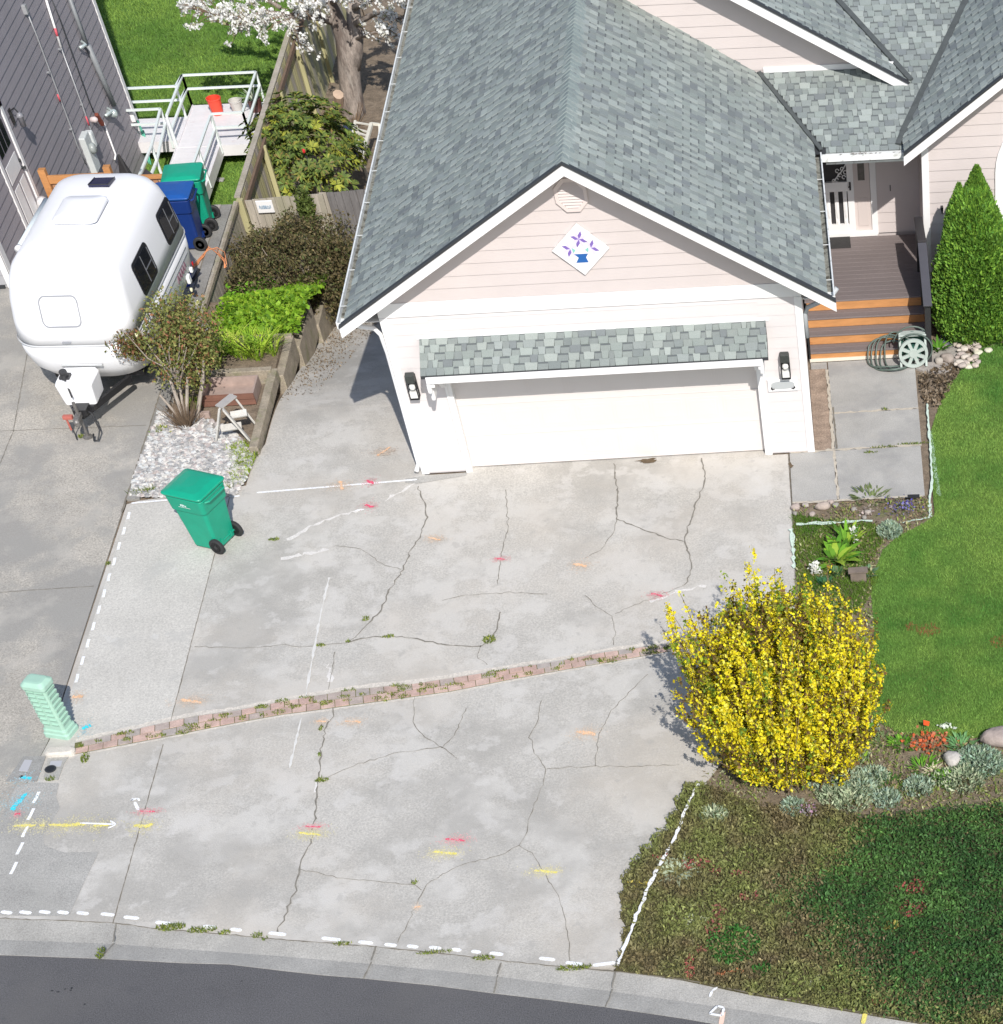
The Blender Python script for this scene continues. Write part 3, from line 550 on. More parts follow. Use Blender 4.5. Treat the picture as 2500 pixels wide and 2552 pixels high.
M=MB(); M.box(-.02,.10,-.022,.10,0,2.62); M.box(6.30,6.42,-.022,.10,0,2.62); M.box(-.02,6.42,-.026,.03,2.625,2.84)
M.build('corner_trim',WHITE,house,bevel=.004)
M=MB(); M.box(-.03,.0,.1,GB-.4,-2,2.6); M.build('side_wall',SIDE,house)
M=MB(); lap_x(M,6.4,0.02,2.6,.1,5.8); M.build('porch_side_wall',SIDE,house)
# garage door
M=MB()
M.box(.80,5.60,.105,.14,0.01,2.1); 
for r in range(4):
    z0=.02+r*.53; 
    M.box(.80,5.60,.096,.105,z0,z0+.012)
    for cidx in range(8):
        x0=.86+cidx*.592; M.box(x0,x0+.52,.101,.105,z0+.09,z0+.45); M.box(x0+.05,x0+.47,.097,.101,z0+.14,z0+.40)
gd=M.build('garage_door',DOORP,house,bevel=.004)
M=MB(); M.box(.70,.80,-.03,.14,0,2.02); M.box(.70,.74,-.045,-.03,0,2.02); M.build('door_jamb',WHITE,house,bevel=.004); M=MB(); M.box(5.60,5.72,-.03,.14,0,2.02); M.build('door_jamb',WHITE,house,bevel=.004)
# skirt roof above door
def shingles(M,O,uv,vv,nv,vlen,ur,seed=0,e=.132,lift=0.):
    rg=random.Random(seed); O=Vector(O); uv=Vector(uv); vv=Vector(vv); nv=Vector(nv); i=0
    P=lambda u,v,h: O+uv*u+vv*v+nv*(h+lift)
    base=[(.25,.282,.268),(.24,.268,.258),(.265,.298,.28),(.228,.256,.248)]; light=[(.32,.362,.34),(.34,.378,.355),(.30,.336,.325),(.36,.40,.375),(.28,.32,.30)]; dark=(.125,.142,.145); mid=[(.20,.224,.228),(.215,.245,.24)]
    v=0.
    while v<vlen-.01:
        v1=min(v+e,vlen); u0,u1=ur((v+v1)/2)
        if u1-u0>.03:
            jj=rg.random()*.3; u=u0-jj
            while u<u1:
                gw=rg.uniform(.06,.17); tw=rg.uniform(.08,.21)
                a,b=max(u,u0),min(u+gw,u1)
                if b>a:
                    M.add([P(a,v,.006),P(b,v,.006),P(b,v1+.005,.001),P(a,v1+.005,.001),P(a,v,0),P(b,v,0)],[(0,1,2,3),(4,5,1,0)],rg.choice(base))
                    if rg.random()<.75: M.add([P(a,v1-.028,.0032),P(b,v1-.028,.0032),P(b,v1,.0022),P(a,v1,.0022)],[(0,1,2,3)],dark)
                a,b=max(u+gw,u0),min(u+gw+tw,u1)
                if b>a:
                    c=rg.choice(light) if rg.random()<.8 else rg.choice(mid); k=rg.uniform(.9,1.08); c=tuple(x*k for x in c); t=.008
                    M.add([P(a+t,v,.014),P(b-t,v,.014),P(b,v1+.005,.006),P(a,v1+.005,.006),P(a+t,v,0),P(b-t,v,0),P(b,v1,0),P(a,v1,0)],[(0,1,2,3),(4,5,1,0),(5,6,2,1),(7,4,0,3)],c)
                u+=gw+tw
        v+=e
M=MB(); 
AZT,AZB,AY=2.263,1.985,-.607; al=math.hypot(AY,AZT-AZB); vv=((0),(-AY)/al,(AZT-AZB)/al)
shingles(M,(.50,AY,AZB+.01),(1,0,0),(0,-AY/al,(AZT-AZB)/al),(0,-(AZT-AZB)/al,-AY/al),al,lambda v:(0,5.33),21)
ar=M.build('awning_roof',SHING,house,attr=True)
M=MB(); M.add([(.50,AY,AZB),(5.83,AY,AZB),(5.83,-.005,AZT-.005),(.50,-.005,AZT-.005),(.50,AY,AZB-.04),(5.83,AY,AZB-.04),(5.83,-.005,AZB-.04),(.50,-.005,AZB-.04)],[(0,1,2,3),(7,6,5,4),(0,4,5,1),(1,5,6,2),(0,3,7,4)])
M.build('sheathing',DARKM,ar)
M=MB(); M.box(.57,5.74,AY-.03,AY+.0,1.875,1.978); M.box(.57,5.74,-.1,-.03,1.9,1.95)
for x in (.60,5.66): M.box(x,x+.08,AY,-.02,1.80,1.94)
M.build('fascia',WHITE,ar,bevel=.006)
for x0 in (.66,5.58):
    M=MB()
    for k in range(4): M.box(x0,x0+.07,-.02-.10*(4-k),-.02,1.86-.10*(k+1)+.02*k,1.90-.10*k)
    M.build('bracket',WHITE,ar,bevel=.012)
M=MB(); M.box(.55,.62,-.50,-.02,1.52,1.80); M.box(.55,.62,-.62,-.4,1.70,1.88); M.build('bracket',WHITE,ar,bevel=.03)
M=MB(); M.box(5.68,5.75,-.50,-.02,1.60,1.80); M.box(5.68,5.75,-.62,-.4,1.72,1.88); M.build('bracket',WHITE,ar,bevel=.03)
M=MB(); M.box(.46,5.88,-.02,.0,2.262,2.30); M.build('head_trim',WHITE,ar)
# main garage roof
def under(M,pts,n,th=.035): M.slab(pts,n,th)
nL=Vector((-ST,0,CT)); nR=Vector((ST,0,CT)); SL=(3.2-XE)/CT
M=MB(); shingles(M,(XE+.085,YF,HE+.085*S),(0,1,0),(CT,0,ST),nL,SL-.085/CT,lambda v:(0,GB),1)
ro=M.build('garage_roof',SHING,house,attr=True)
def yr(v):
    x=XE2-.125-v*CT
    if x>6.0: return (0,(4.62+(6.95-x)*1.72)-YF)
    return (0,6.25-YF)
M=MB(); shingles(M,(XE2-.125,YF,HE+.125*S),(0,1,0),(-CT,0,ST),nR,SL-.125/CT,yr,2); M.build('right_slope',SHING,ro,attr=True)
M=MB(); 
M.slab([(XE+.09,YF,HE+.09*S-.004),(3.2,YF,HR-.004),(3.2,GB+YF,HR-.004),(XE+.09,GB+YF,HE+.09*S-.004)],nL,.03); M.slab([(3.2,YF,HR-.004),(XE2-.13,YF,HE+.13*S-.004),(XE2-.13,4.6,HE+.13*S-.004),(6.0,6.25,rz(6.0)-.004),(3.2,6.25,HR-.004)],nR,.03)
M.build('sheathing',DARKM,ro)
M=MB(); rg=random.Random(5)
y=YF
while y<GB:
    c=rg.choice([(.27,.32,.31),(.24,.285,.28),(.30,.345,.33)]); w=.15
    M.add([(3.2-w,y,HR-S*w+.012),(3.2,y,HR+.03),(3.2+w,y,HR-S*w+.012),(3.2-w,y+.17,HR-S*w+.002),(3.2,y+.17,HR+.012),(3.2+w,y+.17,HR-S*w+.002),(3.2-w,y,HR-S*w),(3.2,y,HR),(3.2+w,y,HR-S*w)],[(0,1,4,3),(1,2,5,4),(6,7,1,0),(7,8,2,1)],c); y+=.143
M.build('ridge_cap',SHING,ro,attr=True)
# rake boards + drip edge
def rake(M,D_,xa,za,xb,zb,y,h=.165,t=.03,drip=.028):
    M.add([(xa,y-t,za),(xb,y-t,zb),(xb,y-t,zb-h),(xa,y-t,za-h),(xa,y+.0,za),(xb,y+.0,zb),(xb,y+.0,zb-h),(xa,y+.0,za-h)],[(3,2,1,0),(4,5,6,7),(0,1,5,4),(2,3,7,6),(0,4,7,3),(1,2,6,5)])
    D_.add([(xa,y-t-.02,za+.024),(xb,y-t-.02,zb+.024),(xb,y-t-.02,zb-.012),(xa,y-t-.02,za-.012),(xa,y+.04,za+.024),(xb,y+.04,zb+.024),(xb,y+.04,zb-.03),(xa,y+.04,za-.03)],[(3,2,1,0),(0,1,5,4),(3,7,6,2),(0,4,7,3),(1,2,6,5)])
M=MB(); DE=MB(); rake(M,DE,XE,HE-.006,3.2,HR-.006,YF); rake(M,DE,3.2,HR-.006,XE2,HE-.006,YF)
M.build('rake_board',WHITE,ro); DE.build('drip_edge',DARKM,ro)
M=MB(); M.slab([(XE,YF,HE-.14),(3.2,YF,HR-.14),(3.2,.0,HR-.14),(XE,.0,HE-.14)],nL,.01); M.slab([(3.2,YF,HR-.14),(XE2,YF,HE-.14),(XE2,.0,HE-.14),(3.2,.0,HR-.14)],nR,.01)
M.box(XE+.03,-.02,.0,GB,HE-.17,HE-.16); M.box(6.42,XE2-.03,.0,4.6,HE-.17,HE-.16)
M.build('soffit',WHITE,ro)
def gutter(name,x,sgn,y0,y1,z,par,elbow=None):
    M=MB(); w=.115; t=.008
    M.box(x,x+sgn*t,y0,y1,z-.10,z-.005); M.box(x,x+sgn*w,y0,y1,z-.10,z-.092); M.box(x+sgn*(w-.012),x+sgn*(w+.012),y0,y1,z-.10,z+.005)
    M.box(x,x+sgn*w,y0-.008,y0,z-.10,z); y=y0+.5
    while y<y1: M.box(x+sgn*.0,x+sgn*w,y,y+.012,z-.012,z-.004); y+=1.1
    g=M.build(name,GUT,par,bevel=.004)
    M=MB(); M.box(x+sgn*t,x+sgn*(w-.014),y0+.3,y1,z-.09,z-.075); M.build('gutter_grime',GRIME,g); return g
gl=gutter('gutter',XE+.085,-1,YF+.03,GB,HE+.04,ro); gr=gutter('gutter',XE2-.135,1,YF+.03,4.38,HE+.05,ro)
def arc_tube(M,pts,r): M.tube(pts,r,10)
M=MB(); M.tube([(XE-.06,.12,2.66),(XE-.04,.12,2.56),(-.36,.12,2.44),(-.16,.12,2.40),(-.09,.12,2.30),(-.065,.12,2.0),(-.065,.12,.12),(-.10,-.02,.06)],.036,10); M.build('downspout',WHITE,gl,smooth=True)
M=MB(); M.tube([(6.98,.10,2.66),(6.9,.10,2.55),(6.66,.10,2.44),(6.50,.10,2.38),(6.455,.10,2.28),(6.455,.10,1.9)],.036,10); M.build('downspout',mat('grey_downspout',(.42,.44,.46),.5),gr,smooth=True)
M=MB(); M.tube([(6.47,.45,2.25),(6.47,.45,1.35)],.018,6); M.box(6.45,6.49,.43,.47,1.6,1.7); M.build('wall_strut',BLACK,house)
M=MB(); M.tube([(1.02,11.2,rz(1.02)),(1.02,11.2,rz(1.02)+.5)],.045,12); M.lathe((1.02,11.2,rz(1.02)),[(.10,-.05),(.10,.03),(.055,.10)],14); M.build('vent_pipe',BLACKP,ro,smooth=True)
# gable vent (octagon)
def octo(r): return [(r*math.cos(math.pi/8+k*math.pi/4),r*math.sin(math.pi/8+k*math.pi/4)) for k in range(8)]
M=MB(); c=(3.2,4.30); o1=octo(.255); o2=octo(.20)
M.add([(c[0]+x,-.045,c[1]+z) for x,z in o1]+[(c[0]+x,-.045,c[1]+z) for x,z in o2]+[(c[0]+x,.0,c[1]+z) for x,z in o1]+[(c[0]+x,-.02,c[1]+z) for x,z in o2],
      [(k,(k+1)%8,8+(k+1)%8,8+k) for k in range(8)]+[(k,16+k,16+(k+1)%8,(k+1)%8) for k in range(8)]+[(8+k,8+(k+1)%8,24+(k+1)%8,24+k) for k in range(8)]+[tuple(range(24,32))])
vn=M.build('gable_vent',mat('vent_pink',(.66,.57,.54),.6),house)
M=MB()
for k in range(9):
    z=c[1]-.165+k*.041; hw=.185 if abs(z-c[1])<.085 else .185-(abs(z-c[1])-.085); M.add([(c[0]-hw,-.046,z-.012),(c[0]+hw,-.046,z-.012),(c[0]+hw,-.022,z+.022),(c[0]-hw,-.022,z+.022),(c[0]-hw,-.02,z-.014),(c[0]+hw,-.02,z-.014)],[(0,1,2,3),(4,5,1,0)])
M.build('vent_slats',SIDE,vn)
# wall lanterns
def lantern(x):
    M=MB(); M.box(x-.075,x+.075,-.03,-.005,1.36,1.72); ln=M.build('wall_lantern',BLACK,house)
    M=MB(); M.box(x-.07,x+.07,-.15,-.03,1.63,1.76); M.build('lantern_hood',mat('patina_black',(.04,.045,.042),.5,.3,30),ln,bevel=.01)
    M=MB()
    for dx in (-.065,.065):
        for yy_ in (-.14,-.04): M.box(x+dx-.008,x+dx+.008,yy_-.008,yy_+.008,1.37,1.63)
    M.box(x-.073,x+.073,-.15,-.135,1.37,1.385); M.box(x-.073,x+.073,-.15,-.03,1.36,1.375); M.build('lantern_frame',BLACK,ln)
    M=MB(); M.lathe((x,-.10,1.55),[(.001,-.05),(.04,-.035),(.052,0),(.04,.035),(.001,.05)],14); M.build('bulb',FROST,ln,smooth=True)
    M=MB(); M.box(x-.058,x+.058,-.14,-.045,1.38,1.48); M.build('lamp_glass',FROST,ln)
lantern(.22); lantern(6.07)
M=MB(); M.box(5.76,6.24,-.035,-.013,1.10,1.30); pq=M.build('address_plaque',WHITE,house,bevel=.004)
M=MB(); pts=[(6.0+.185*(abs(math.cos(a))**.7)*(1 if math.cos(a)>0 else -1),1.205+.062*(abs(math.sin(a))**.7)*(1 if math.sin(a)>0 else -1)) for a in np.linspace(0,2*math.pi,33)[:-1]]
M.add([(p[0],-.041,p[1]) for p in pts]+[(p[0],-.036,p[1]) for p in pts],[tuple(range(32))]+[(i,(i+1)%32,32+(i+1)%32,32+i) for i in range(32)]); M.build('plaque_oval',mat('light_grey_enamel',(.44,.46,.465),.5),pq)
M=MB()
for s in (-1,1): M.tube([(6.0+s*.135,-.044,1.148),(6.0+s*.165,-.044,1.143),(6.0+s*.186,-.044,1.16),(6.0+s*.18,-.044,1.185)],[.006,.012,.014,.004],6)
M.build('plaque_scroll',BLACK,pq)
# ------------------------------------------------------------------ main house behind: roof, upper gable, porch, bay
PZ=lambda y: 2.73+.333*(y-4.45)
cp=1/math.sqrt(1+.333**2); spn=.333*cp
def ur_main(v):
    y=4.45+v*cp
    xl=6.95-(y-4.62)/1.72 if y<6.25 else (8.53-(y-5.88)*.333/.54 if y>5.88 else 5.99)
    if 6.25<=y: xl=min(8.6,max(8.53-(y-5.88)*.333/.54,-2))
    else: xl=max(xl,5.99)
    xr=8.36+max(y-4.80,-.05)*.333/.69
    return (xl-5,xr-5)
M=MB(); shingles(M,(5,4.45,2.73),(1,0,0),(0,cp,spn),(0,-spn,cp),8.2,ur_main,3)
mr=M.build('main_roof',SHING,house,attr=True)
M=MB(); M.add([(5.5,4.46,2.715),(9,4.46,2.715),(16,12.4,PZ(12.4)-.012),(-1,12.4,PZ(12.4)-.012),(5.5,6.0,PZ(6)-.012)],[(0,1,2,3,4)])
M.add([(16,12.4,PZ(12.4)-.012),(-1,12.4,PZ(12.4)-.012),(-1,16,-1),(16,16,-1)],[(0,1,2,3)]); M.build('sheathing',DARKM,mr)
def valley(M,a,b,w=.075):
    a=Vector(a); b=Vector(b); M.bar(a,b,w,.03)
M=MB(); valley(M,(6.93,4.50,2.775),(5.98,6.22,3.33)); valley(M,(8.57,5.86,3.245),(4.5,12.45,PZ(12.45)+.05),.10); valley(M,(8.24,4.53,2.79),(8.34,4.78,2.875),.09); valley(M,(8.34,4.78,2.875),(8.34+.4826*7.7,12.48,PZ(12.48)+.04),.11); M.build('valley_flashing',mat('dark_valley',(.075,.085,.085),.9,.2,10),mr)
M=MB(); M.box(6.93,8.36,4.33,4.345,2.63,2.735); M.box(6.93,8.36,4.33,4.44,2.63,2.64); M.box(6.93,8.36,4.425,4.44,2.63,2.72); M.box(7.0,8.36,4.44,4.46,2.55,2.72); pg=M.build('porch_gutter',GUT,mr)
M=MB(); M.box(6.97,8.34,4.348,4.42,2.69,2.70); M.build('gutter_grime',GRIME,pg)
M=MB()
for i in range(16): blob(M,(random.uniform(7.1,8.3),random.uniform(4.36,4.43)),.03,.012,random.random(),2.725,7,.5)
M.build('leaf_litter',BARK,pg)
# upper gable
US=.54; uz=lambda x: 3.22+US*(8.53-x)
M=MB(); XA=4.4
lap_y(M,6.25,3.0,uz(XA)-.2,lambda z:max(3.25,XA-(uz(XA)-.17-z)/US),lambda z:min(8.53-(z+.17-3.22)/US,8.62)); up_=M.build('upper_gable_wall',SIDE,house)
M=MB(); M.add([(3.3,6.3,2.5),(8.5,6.3,2.5),(8.5,6.3,3.0),(XA,6.3,uz(XA)-.1),(3.3,6.3,4.75),(3.3,11,2.5),(8.5,11,2.5),(8.5,11,3.0),(XA,11,uz(XA)-.1),(3.3,11,4.75)],[(0,1,2,3,4),(5,9,8,7,6),(0,4,9,5)]); M.build('upper_core',SIDE,house)
M=MB(); M.box(6.06,8.3,6.215,6.235,PZ(6.2)-.02,PZ(6.2)+.085); M.build('base_flashing',WHITE,house)
cu=1/math.sqrt(1+US*US); nU=(US*cu,0,cu)
def ur_up(v):
    x=8.56-v*cu; yv=5.88+(8.53-x)*US/.333; return (0,min(yv,13)-5.83)
M=MB(); shingles(M,(8.56,5.83,3.205),(0,1,0),(-cu,0,US*cu),nU,(8.56-XA)/cu,ur_up,4); ug=M.build('upper_roof',SHING,house,attr=True)
M=MB(); shingles(M,(3.2,5.83,uz(XA)-US*(XA-3.2)-.01),(0,1,0),(cu,0,US*cu),(-US*cu,0,cu),(XA-3.2)/cu,lambda v:(0,6),6); M.build('left_slope',SHING,ug,attr=True)
M=MB(); M.slab([(8.56,5.83,3.2),(XA,5.83,uz(XA)-.02),(XA,13,uz(XA)-.02),(4,13,uz(XA)-.02),(8.56,5.9,3.2)],nU,.03); M.slab([(3.2,5.83,uz(XA)-US*(XA-3.2)-.02),(XA,5.83,uz(XA)-.02),(XA,12,uz(XA)-.02),(3.2,12,uz(XA)-US*(XA-3.2)-.02)],(-US*cu,0,cu),.03); M.build('sheathing',DARKM,ug)
M=MB(); DE=MB(); rake(M,DE,XA,uz(XA)-.01,8.53,3.21,5.83,h=.17); rake(M,DE,3.2,uz(XA)-US*(XA-3.2)-.02,XA,uz(XA)-.01,5.83,h=.17); M.build('rake_board',WHITE,ug); DE.build('drip_edge',DARKM,ug)
M=MB(); M.slab([(8.56,5.83,3.06),(XA,5.83,uz(XA)-.15),(XA,6.26,uz(XA)-.15),(8.56,6.26,3.06)],nU,.01); M.build('soffit',SIDE,ug)
# bay
BS=.69; bz=lambda x: 2.84+BS*(x-8.34); XB=11.6
M=MB(); lap_y(M,4.45,.05,bz(XB)-.2,lambda z:max(8.73,8.34+(z+.17-2.84)/BS),lambda z:min(2*XB-8.34-(z+.17-2.84)/BS,14.4)); bw=M.build('bay_wall',SIDE,house)
M=MB(); M.add([(8.645,4.47,-.2),(14.4,4.47,-.2),(14.4,4.47,2.8),(XB,4.47,bz(XB)-.12),(8.645,4.47,2.8),(8.645,9,-.2),(14.4,9,-.2),(14.4,9,2.8),(XB,9,bz(XB)-.12),(8.645,9,2.8)],[(0,1,2,3,4),(9,8,7,6,5),(0,4,9,5),(1,6,7,2)]); M.build('bay_core',SIDE,house)
M=MB(); M.box(8.62,8.74,4.428,4.55,0,2.74); M.build('corner_trim',WHITE,house,bevel=.004)
cb=1/math.sqrt(1+BS*BS)
def ur_bay(v):
    x=8.32+v*cb; yv=4.80+(x-8.34)*BS/.333; return (0,max(yv,4.5)-4.09)
M=MB(); shingles(M,(8.32,4.09,2.83),(0,1,0),(cb,0,BS*cb),(-BS*cb,0,cb),(XB-8.32)/cb,ur_bay,8); br=M.build('bay_roof',SHING,house,attr=True)
M=MB(); shingles(M,(2*XB-8.32,4.09,2.83),(0,1,0),(-cb,0,BS*cb),(BS*cb,0,cb),(XB-8.32)/cb,lambda v:(0,7),9); M.build('right_slope',SHING,br,attr=True)
M=MB(); M.slab([(8.32,4.09,2.826),(XB,4.09,bz(XB)-.01),(XB,11,bz(XB)-.01),(8.34,4.5,2.83)],(-BS*cb,0,cb),.03); M.slab([(2*XB-8.32,4.09,2.826),(XB,4.09,bz(XB)-.01),(XB,11,bz(XB)-.01),(2*XB-8.32,11,2.83)],(BS*cb,0,cb),.03); M.build('sheathing',DARKM,br)
M=MB(); DE=MB(); rake(M,DE,8.30,2.81,XB,bz(XB)-.015,4.09,h=.17); rake(M,DE,XB,bz(XB)-.015,2*XB-8.3,2.81,4.09,h=.17); M.build('rake_board',WHITE,br); DE.build('drip_edge',DARKM,br)
M=MB(); M.slab([(8.34,4.09,2.69),(XB,4.09,bz(XB)-.15),(XB,4.46,bz(XB)-.15),(8.34,4.46,2.69)],(-BS*cb,0,cb),.01); M.build('soffit',SIDE,br)
# arched window on the bay
def arch(cx,zs,r,z0,n=20): return [(cx-r,z0),(cx+r,z0)]+[(cx+r*math.cos(a),zs+r*math.sin(a)) for a in np.linspace(0,math.pi,n)]
M=MB(); A=arch(10.85,2.30,.97,.95); B_=arch(10.85,2.30,.80,1.12); n=len(A)
M.add([(x,4.405,z) for x,z in A]+[(x,4.405,z) for x,z in B_]+[(x,4.45,z) for x,z in A]+[(x,4.44,z) for x,z in B_],[(i,(i+1)%n,n+(i+1)%n,n+i) for i in range(n)]+[(i,2*n+i,2*n+(i+1)%n,(i+1)%n) for i in range(n)]+[(n+i,n+(i+1)%n,3*n+(i+1)%n,3*n+i) for i in range(n)])
wn=M.build('arched_window',WHITE,house)
M=MB(); M.add([(x,4.435,z) for x,z in B_],[tuple(range(n))]); M.build('pane',GLASS,wn)
M=MB(); M.box(10.83,10.87,4.41,4.434,1.12,3.1); M.box(10.05,11.65,4.41,4.434,2.28,2.32); M.build('muntin',WHITE,wn)
M=MB(); M.box(8.93,8.97,4.36,4.45,1.72,1.78); M.tube([(8.95,4.38,1.75),(8.95,4.36,1.68)],.018,6); M.build('hose_bib',BLACK,house)
# porch wall with doors
M=MB(); lap_y(M,5.8,.72,2.9,lambda z:7.88,lambda z:8.66); M.box(6.40,8.66,5.82,6.0,.4,2.9); pw=M.build('porch_wall',SIDE,house)
M=MB(); M.box(7.77,7.88,5.765,5.82,.70,2.85); M.box(6.6,7.88,5.765,5.82,2.75,2.86); M.box(6.45,7.86,5.72,5.82,.70,.775); M.build('door_trim',WHITE,house,bevel=.003)
M=MB(); M.box(7.475,7.765,5.79,5.82,.775,2.75); M.box(7.53,7.71,5.782,5.79,.86,1.35); sd_=M.build('sidelight_panel',mat('beige_door_paint',(.60,.53,.50),.5),house,bevel=.004)
M=MB(); M.box(7.56,7.68,5.776,5.786,1.66,2.6); M.build('glass',mat('leaded_glass',(.10,.09,.08),.2,.3,20),sd_)
M=MB(); M.box(6.55,6.62,5.74,5.79,.775,2.72); M.box(7.36,7.475,5.74,5.79,.775,2.72); M.box(6.62,7.36,5.74,5.79,1.50,1.66); M.box(6.62,7.36,5.74,5.79,.775,.92); M.box(6.62,7.36,5.74,5.79,2.62,2.72)
for k in range(5):
    x=6.70+k*.152; M.lathe((x,5.765,.92),[(.028,0),(.028,.06),(.018,.10),(.03,.16),(.036,.26),(.026,.36),(.018,.42),(.03,.46),(.02,.50),(.03,.58)],8)
    M.box(x-.035,x+.035,5.75,5.78,.92,1.50)
sdr=M.build('storm_door',WHITE,house)
M=MB(); M.box(6.6,7.38,5.795,5.81,.8,2.7); M.build('door_screen',mat('dark_screen',(.035,.033,.035),.7,.2,200),sdr)
M=MB()
for cx_,cz_ in ((7.18,1.70),(7.24,1.78),(7.31,1.74),(7.20,1.85),(7.29,1.88),(7.34,1.82),(7.13,1.68)):
    M.tube([(cx_+.03*math.cos(a),5.755,cz_+.03*math.sin(a)) for a in np.linspace(0,5.2,10)],.009,5)
M.tube([(7.36,5.755,1.96),(7.28,5.755,1.84),(7.2,5.755,1.76),(7.12,5.755,1.66)],.012,5); M.build('scroll_ornament',WHITE,sdr)
M=MB(); M.box(7.395,7.425,5.70,5.74,1.53,1.66); M.tube([(7.41,5.70,1.6),(7.38,5.67,1.6)],.012,6); M.build('door_handle',BLACK,sdr)
M=MB(); M.box(8.10,8.26,5.70,5.80,2.04,2.12); M.build('porch_light',BLACK,house,bevel=.01)
M=MB(); M.box(8.12,8.135,5.775,5.79,1.45,1.55); M.build('doorbell',DARKM,house)
# porch deck, steps and rail
deck=empty('porch_deck',(7.5,2.8,0),'grey-brown composite porch deck with orange cedar step risers and a dark side rail','porch deck')
M=MB(); y=3.50
while y<5.70: M.box(6.44,8.58,y,min(y+.138,5.715),.672,.70); y+=.143
M.build('deck_boards',COMPO,deck,bevel=.003,seg=1)
M=MB(); M.box(6.44,8.58,3.56,5.7,.05,.66); M.build('deck_frame',DARKM,deck)
for k,yk in enumerate((2.79,3.03,3.27,3.51)):
    M=MB(); M.box(6.45,8.42 if k<1 else 8.55,yk,yk+.03,.175*k+.005,.175*k+.147 if k<3 else .67); M.build('riser',ORANGE,deck)
    if k<3:
        M=MB(); z=.175*(k+1); M.box(6.44,8.43 if k<1 else 8.56,yk-.02,yk+.118,z-.028,z); M.box(6.44,8.43 if k<1 else 8.56,yk+.123,yk+.245,z-.028,z); M.build('tread',COMPO,deck,bevel=.003,seg=1)
M=MB(); M.box(6.45,8.47,2.77,2.79,0.0,.055); M.box(8.44,8.50,2.75,2.86,0,.3); M.build('base_trim',mat('cream_trim',(.72,.66,.56),.6),deck)
def rl(z0,z1,y0,y1,ztop0,ztop1,m,name):
    M=MB(); M.bar((8.53,y0,ztop0),(8.53,y1,ztop1),.15,.04); return M.build(name,m,deck,bevel=.005)
rl(0,0,2.50,3.55,1.03,1.585,COMPOD,'hand_rail'); rl(0,0,3.56,4.425,1.60,1.60,mat('dark_brown_rail',(.035,.032,.034),.6),'rail_cap')
for a_,b_,z_,t_ in ((2.55,2.65,0,1.0),(3.5,3.6,0,1.57),(4.33,4.42,.6,1.57)): M=MB(); M.box(8.48,8.58,a_,b_,z_,t_); M.build('newel_post',BLACKP,deck,bevel=.005)
M=MB()
y=2.68
while y<4.3:
    zt=.98+(y-2.5)*.53 if y<3.5 else 1.56; zb=.02+max(0,(y-2.7))*.6 if y<3.5 else .68; M.box(8.515,8.545,y,y+.105,zb+.05,zt); y+=.118
M.build('rail_boards',BLACKP,deck)
M=MB(); M.box(6.98,7.35,5.32,5.72,.702,.716); M.build('doormat',mat('dark_doormat',(.035,.034,.034),.95,.3,40,.5,90),origin=(7.16,5.5,.70),label='dark doormat lying on the porch deck in front of the white storm door',cat='doormat',bevel=.004)
# quilt-pattern sign
qs=empty('quilt_sign',(3.2,0,3.52),'white diamond-shaped board with a purple flower basket quilt design on the garage gable','sign')
QC=(3.2,3.515)
def qd(pts,y,M): M.add([(QC[0]+x,y,QC[1]+z) for x,z in pts],[tuple(range(len(pts)))]); return M
M=MB(); h=.40; pts=[(0,-h*.95),(h*1.06,0),(0,h*.95),(-h*1.06,0)]; n=4
M.add([(QC[0]+x,-.05,QC[1]+z) for x,z in pts]+[(QC[0]+x,-.016,QC[1]+z) for x,z in pts],[(0,1,2,3)]+[(i,4+i,4+(i+1)%4,(i+1)%4) for i in range(4)]); M.build('board',WHITE,qs)
pur=mat('purple_paint',(.20,.13,.42),.5); lil=mat('lilac_paint',(.68,.60,.80),.5); tea=mat('teal_paint',(.22,.55,.45),.5); blu=mat('blue_paint',(.015,.11,.36),.5)
def dia(cx,cz,ang,L,w):
    t=(math.cos(ang),math.sin(ang)); s=(-t[1],t[0]); return [(cx,cz),(cx+t[0]*L*.4+s[0]*w,cz+t[1]*L*.4+s[1]*w),(cx+t[0]*L,cz+t[1]*L),(cx+t[0]*L*.6-s[0]*w,cz+t[1]*L*.6-s[1]*w)]
PM=MB(); LM=MB()
for cx_,cz_,pa in ((.0,.155,(70,160,250,340)),(-.15,.02,(160,250)),(.155,.02,(70,340))):
    for a in range(8):
        deg=a*45+25
        best=any(abs((deg-p+180)%360-180)<24 for p in pa)
        (PM if best else LM)
        M_=PM if best else LM; qd(dia(cx_,cz_,R(deg),.13,.027),-.052,M_) if (best or abs(cx_)<.01 or a%2==0) else None
PM.build('purple_petals',pur,qs); LM.build('lilac_petals',lil,qs)
M=MB(); qd([(-.11,-.06),(.10,-.06),(.06,-.115),(.085,-.19),(-.10,-.19),(-.05,-.115)],-.053,M); M.build('basket',blu,qs)
M=MB(); qd([(-.115,-.05),(-.13,.035),(-.075,.0)],-.053,M); qd([(.105,-.05),(.12,.035),(.065,.0)],-.053,M); M.build('leaf_shapes',tea,qs)
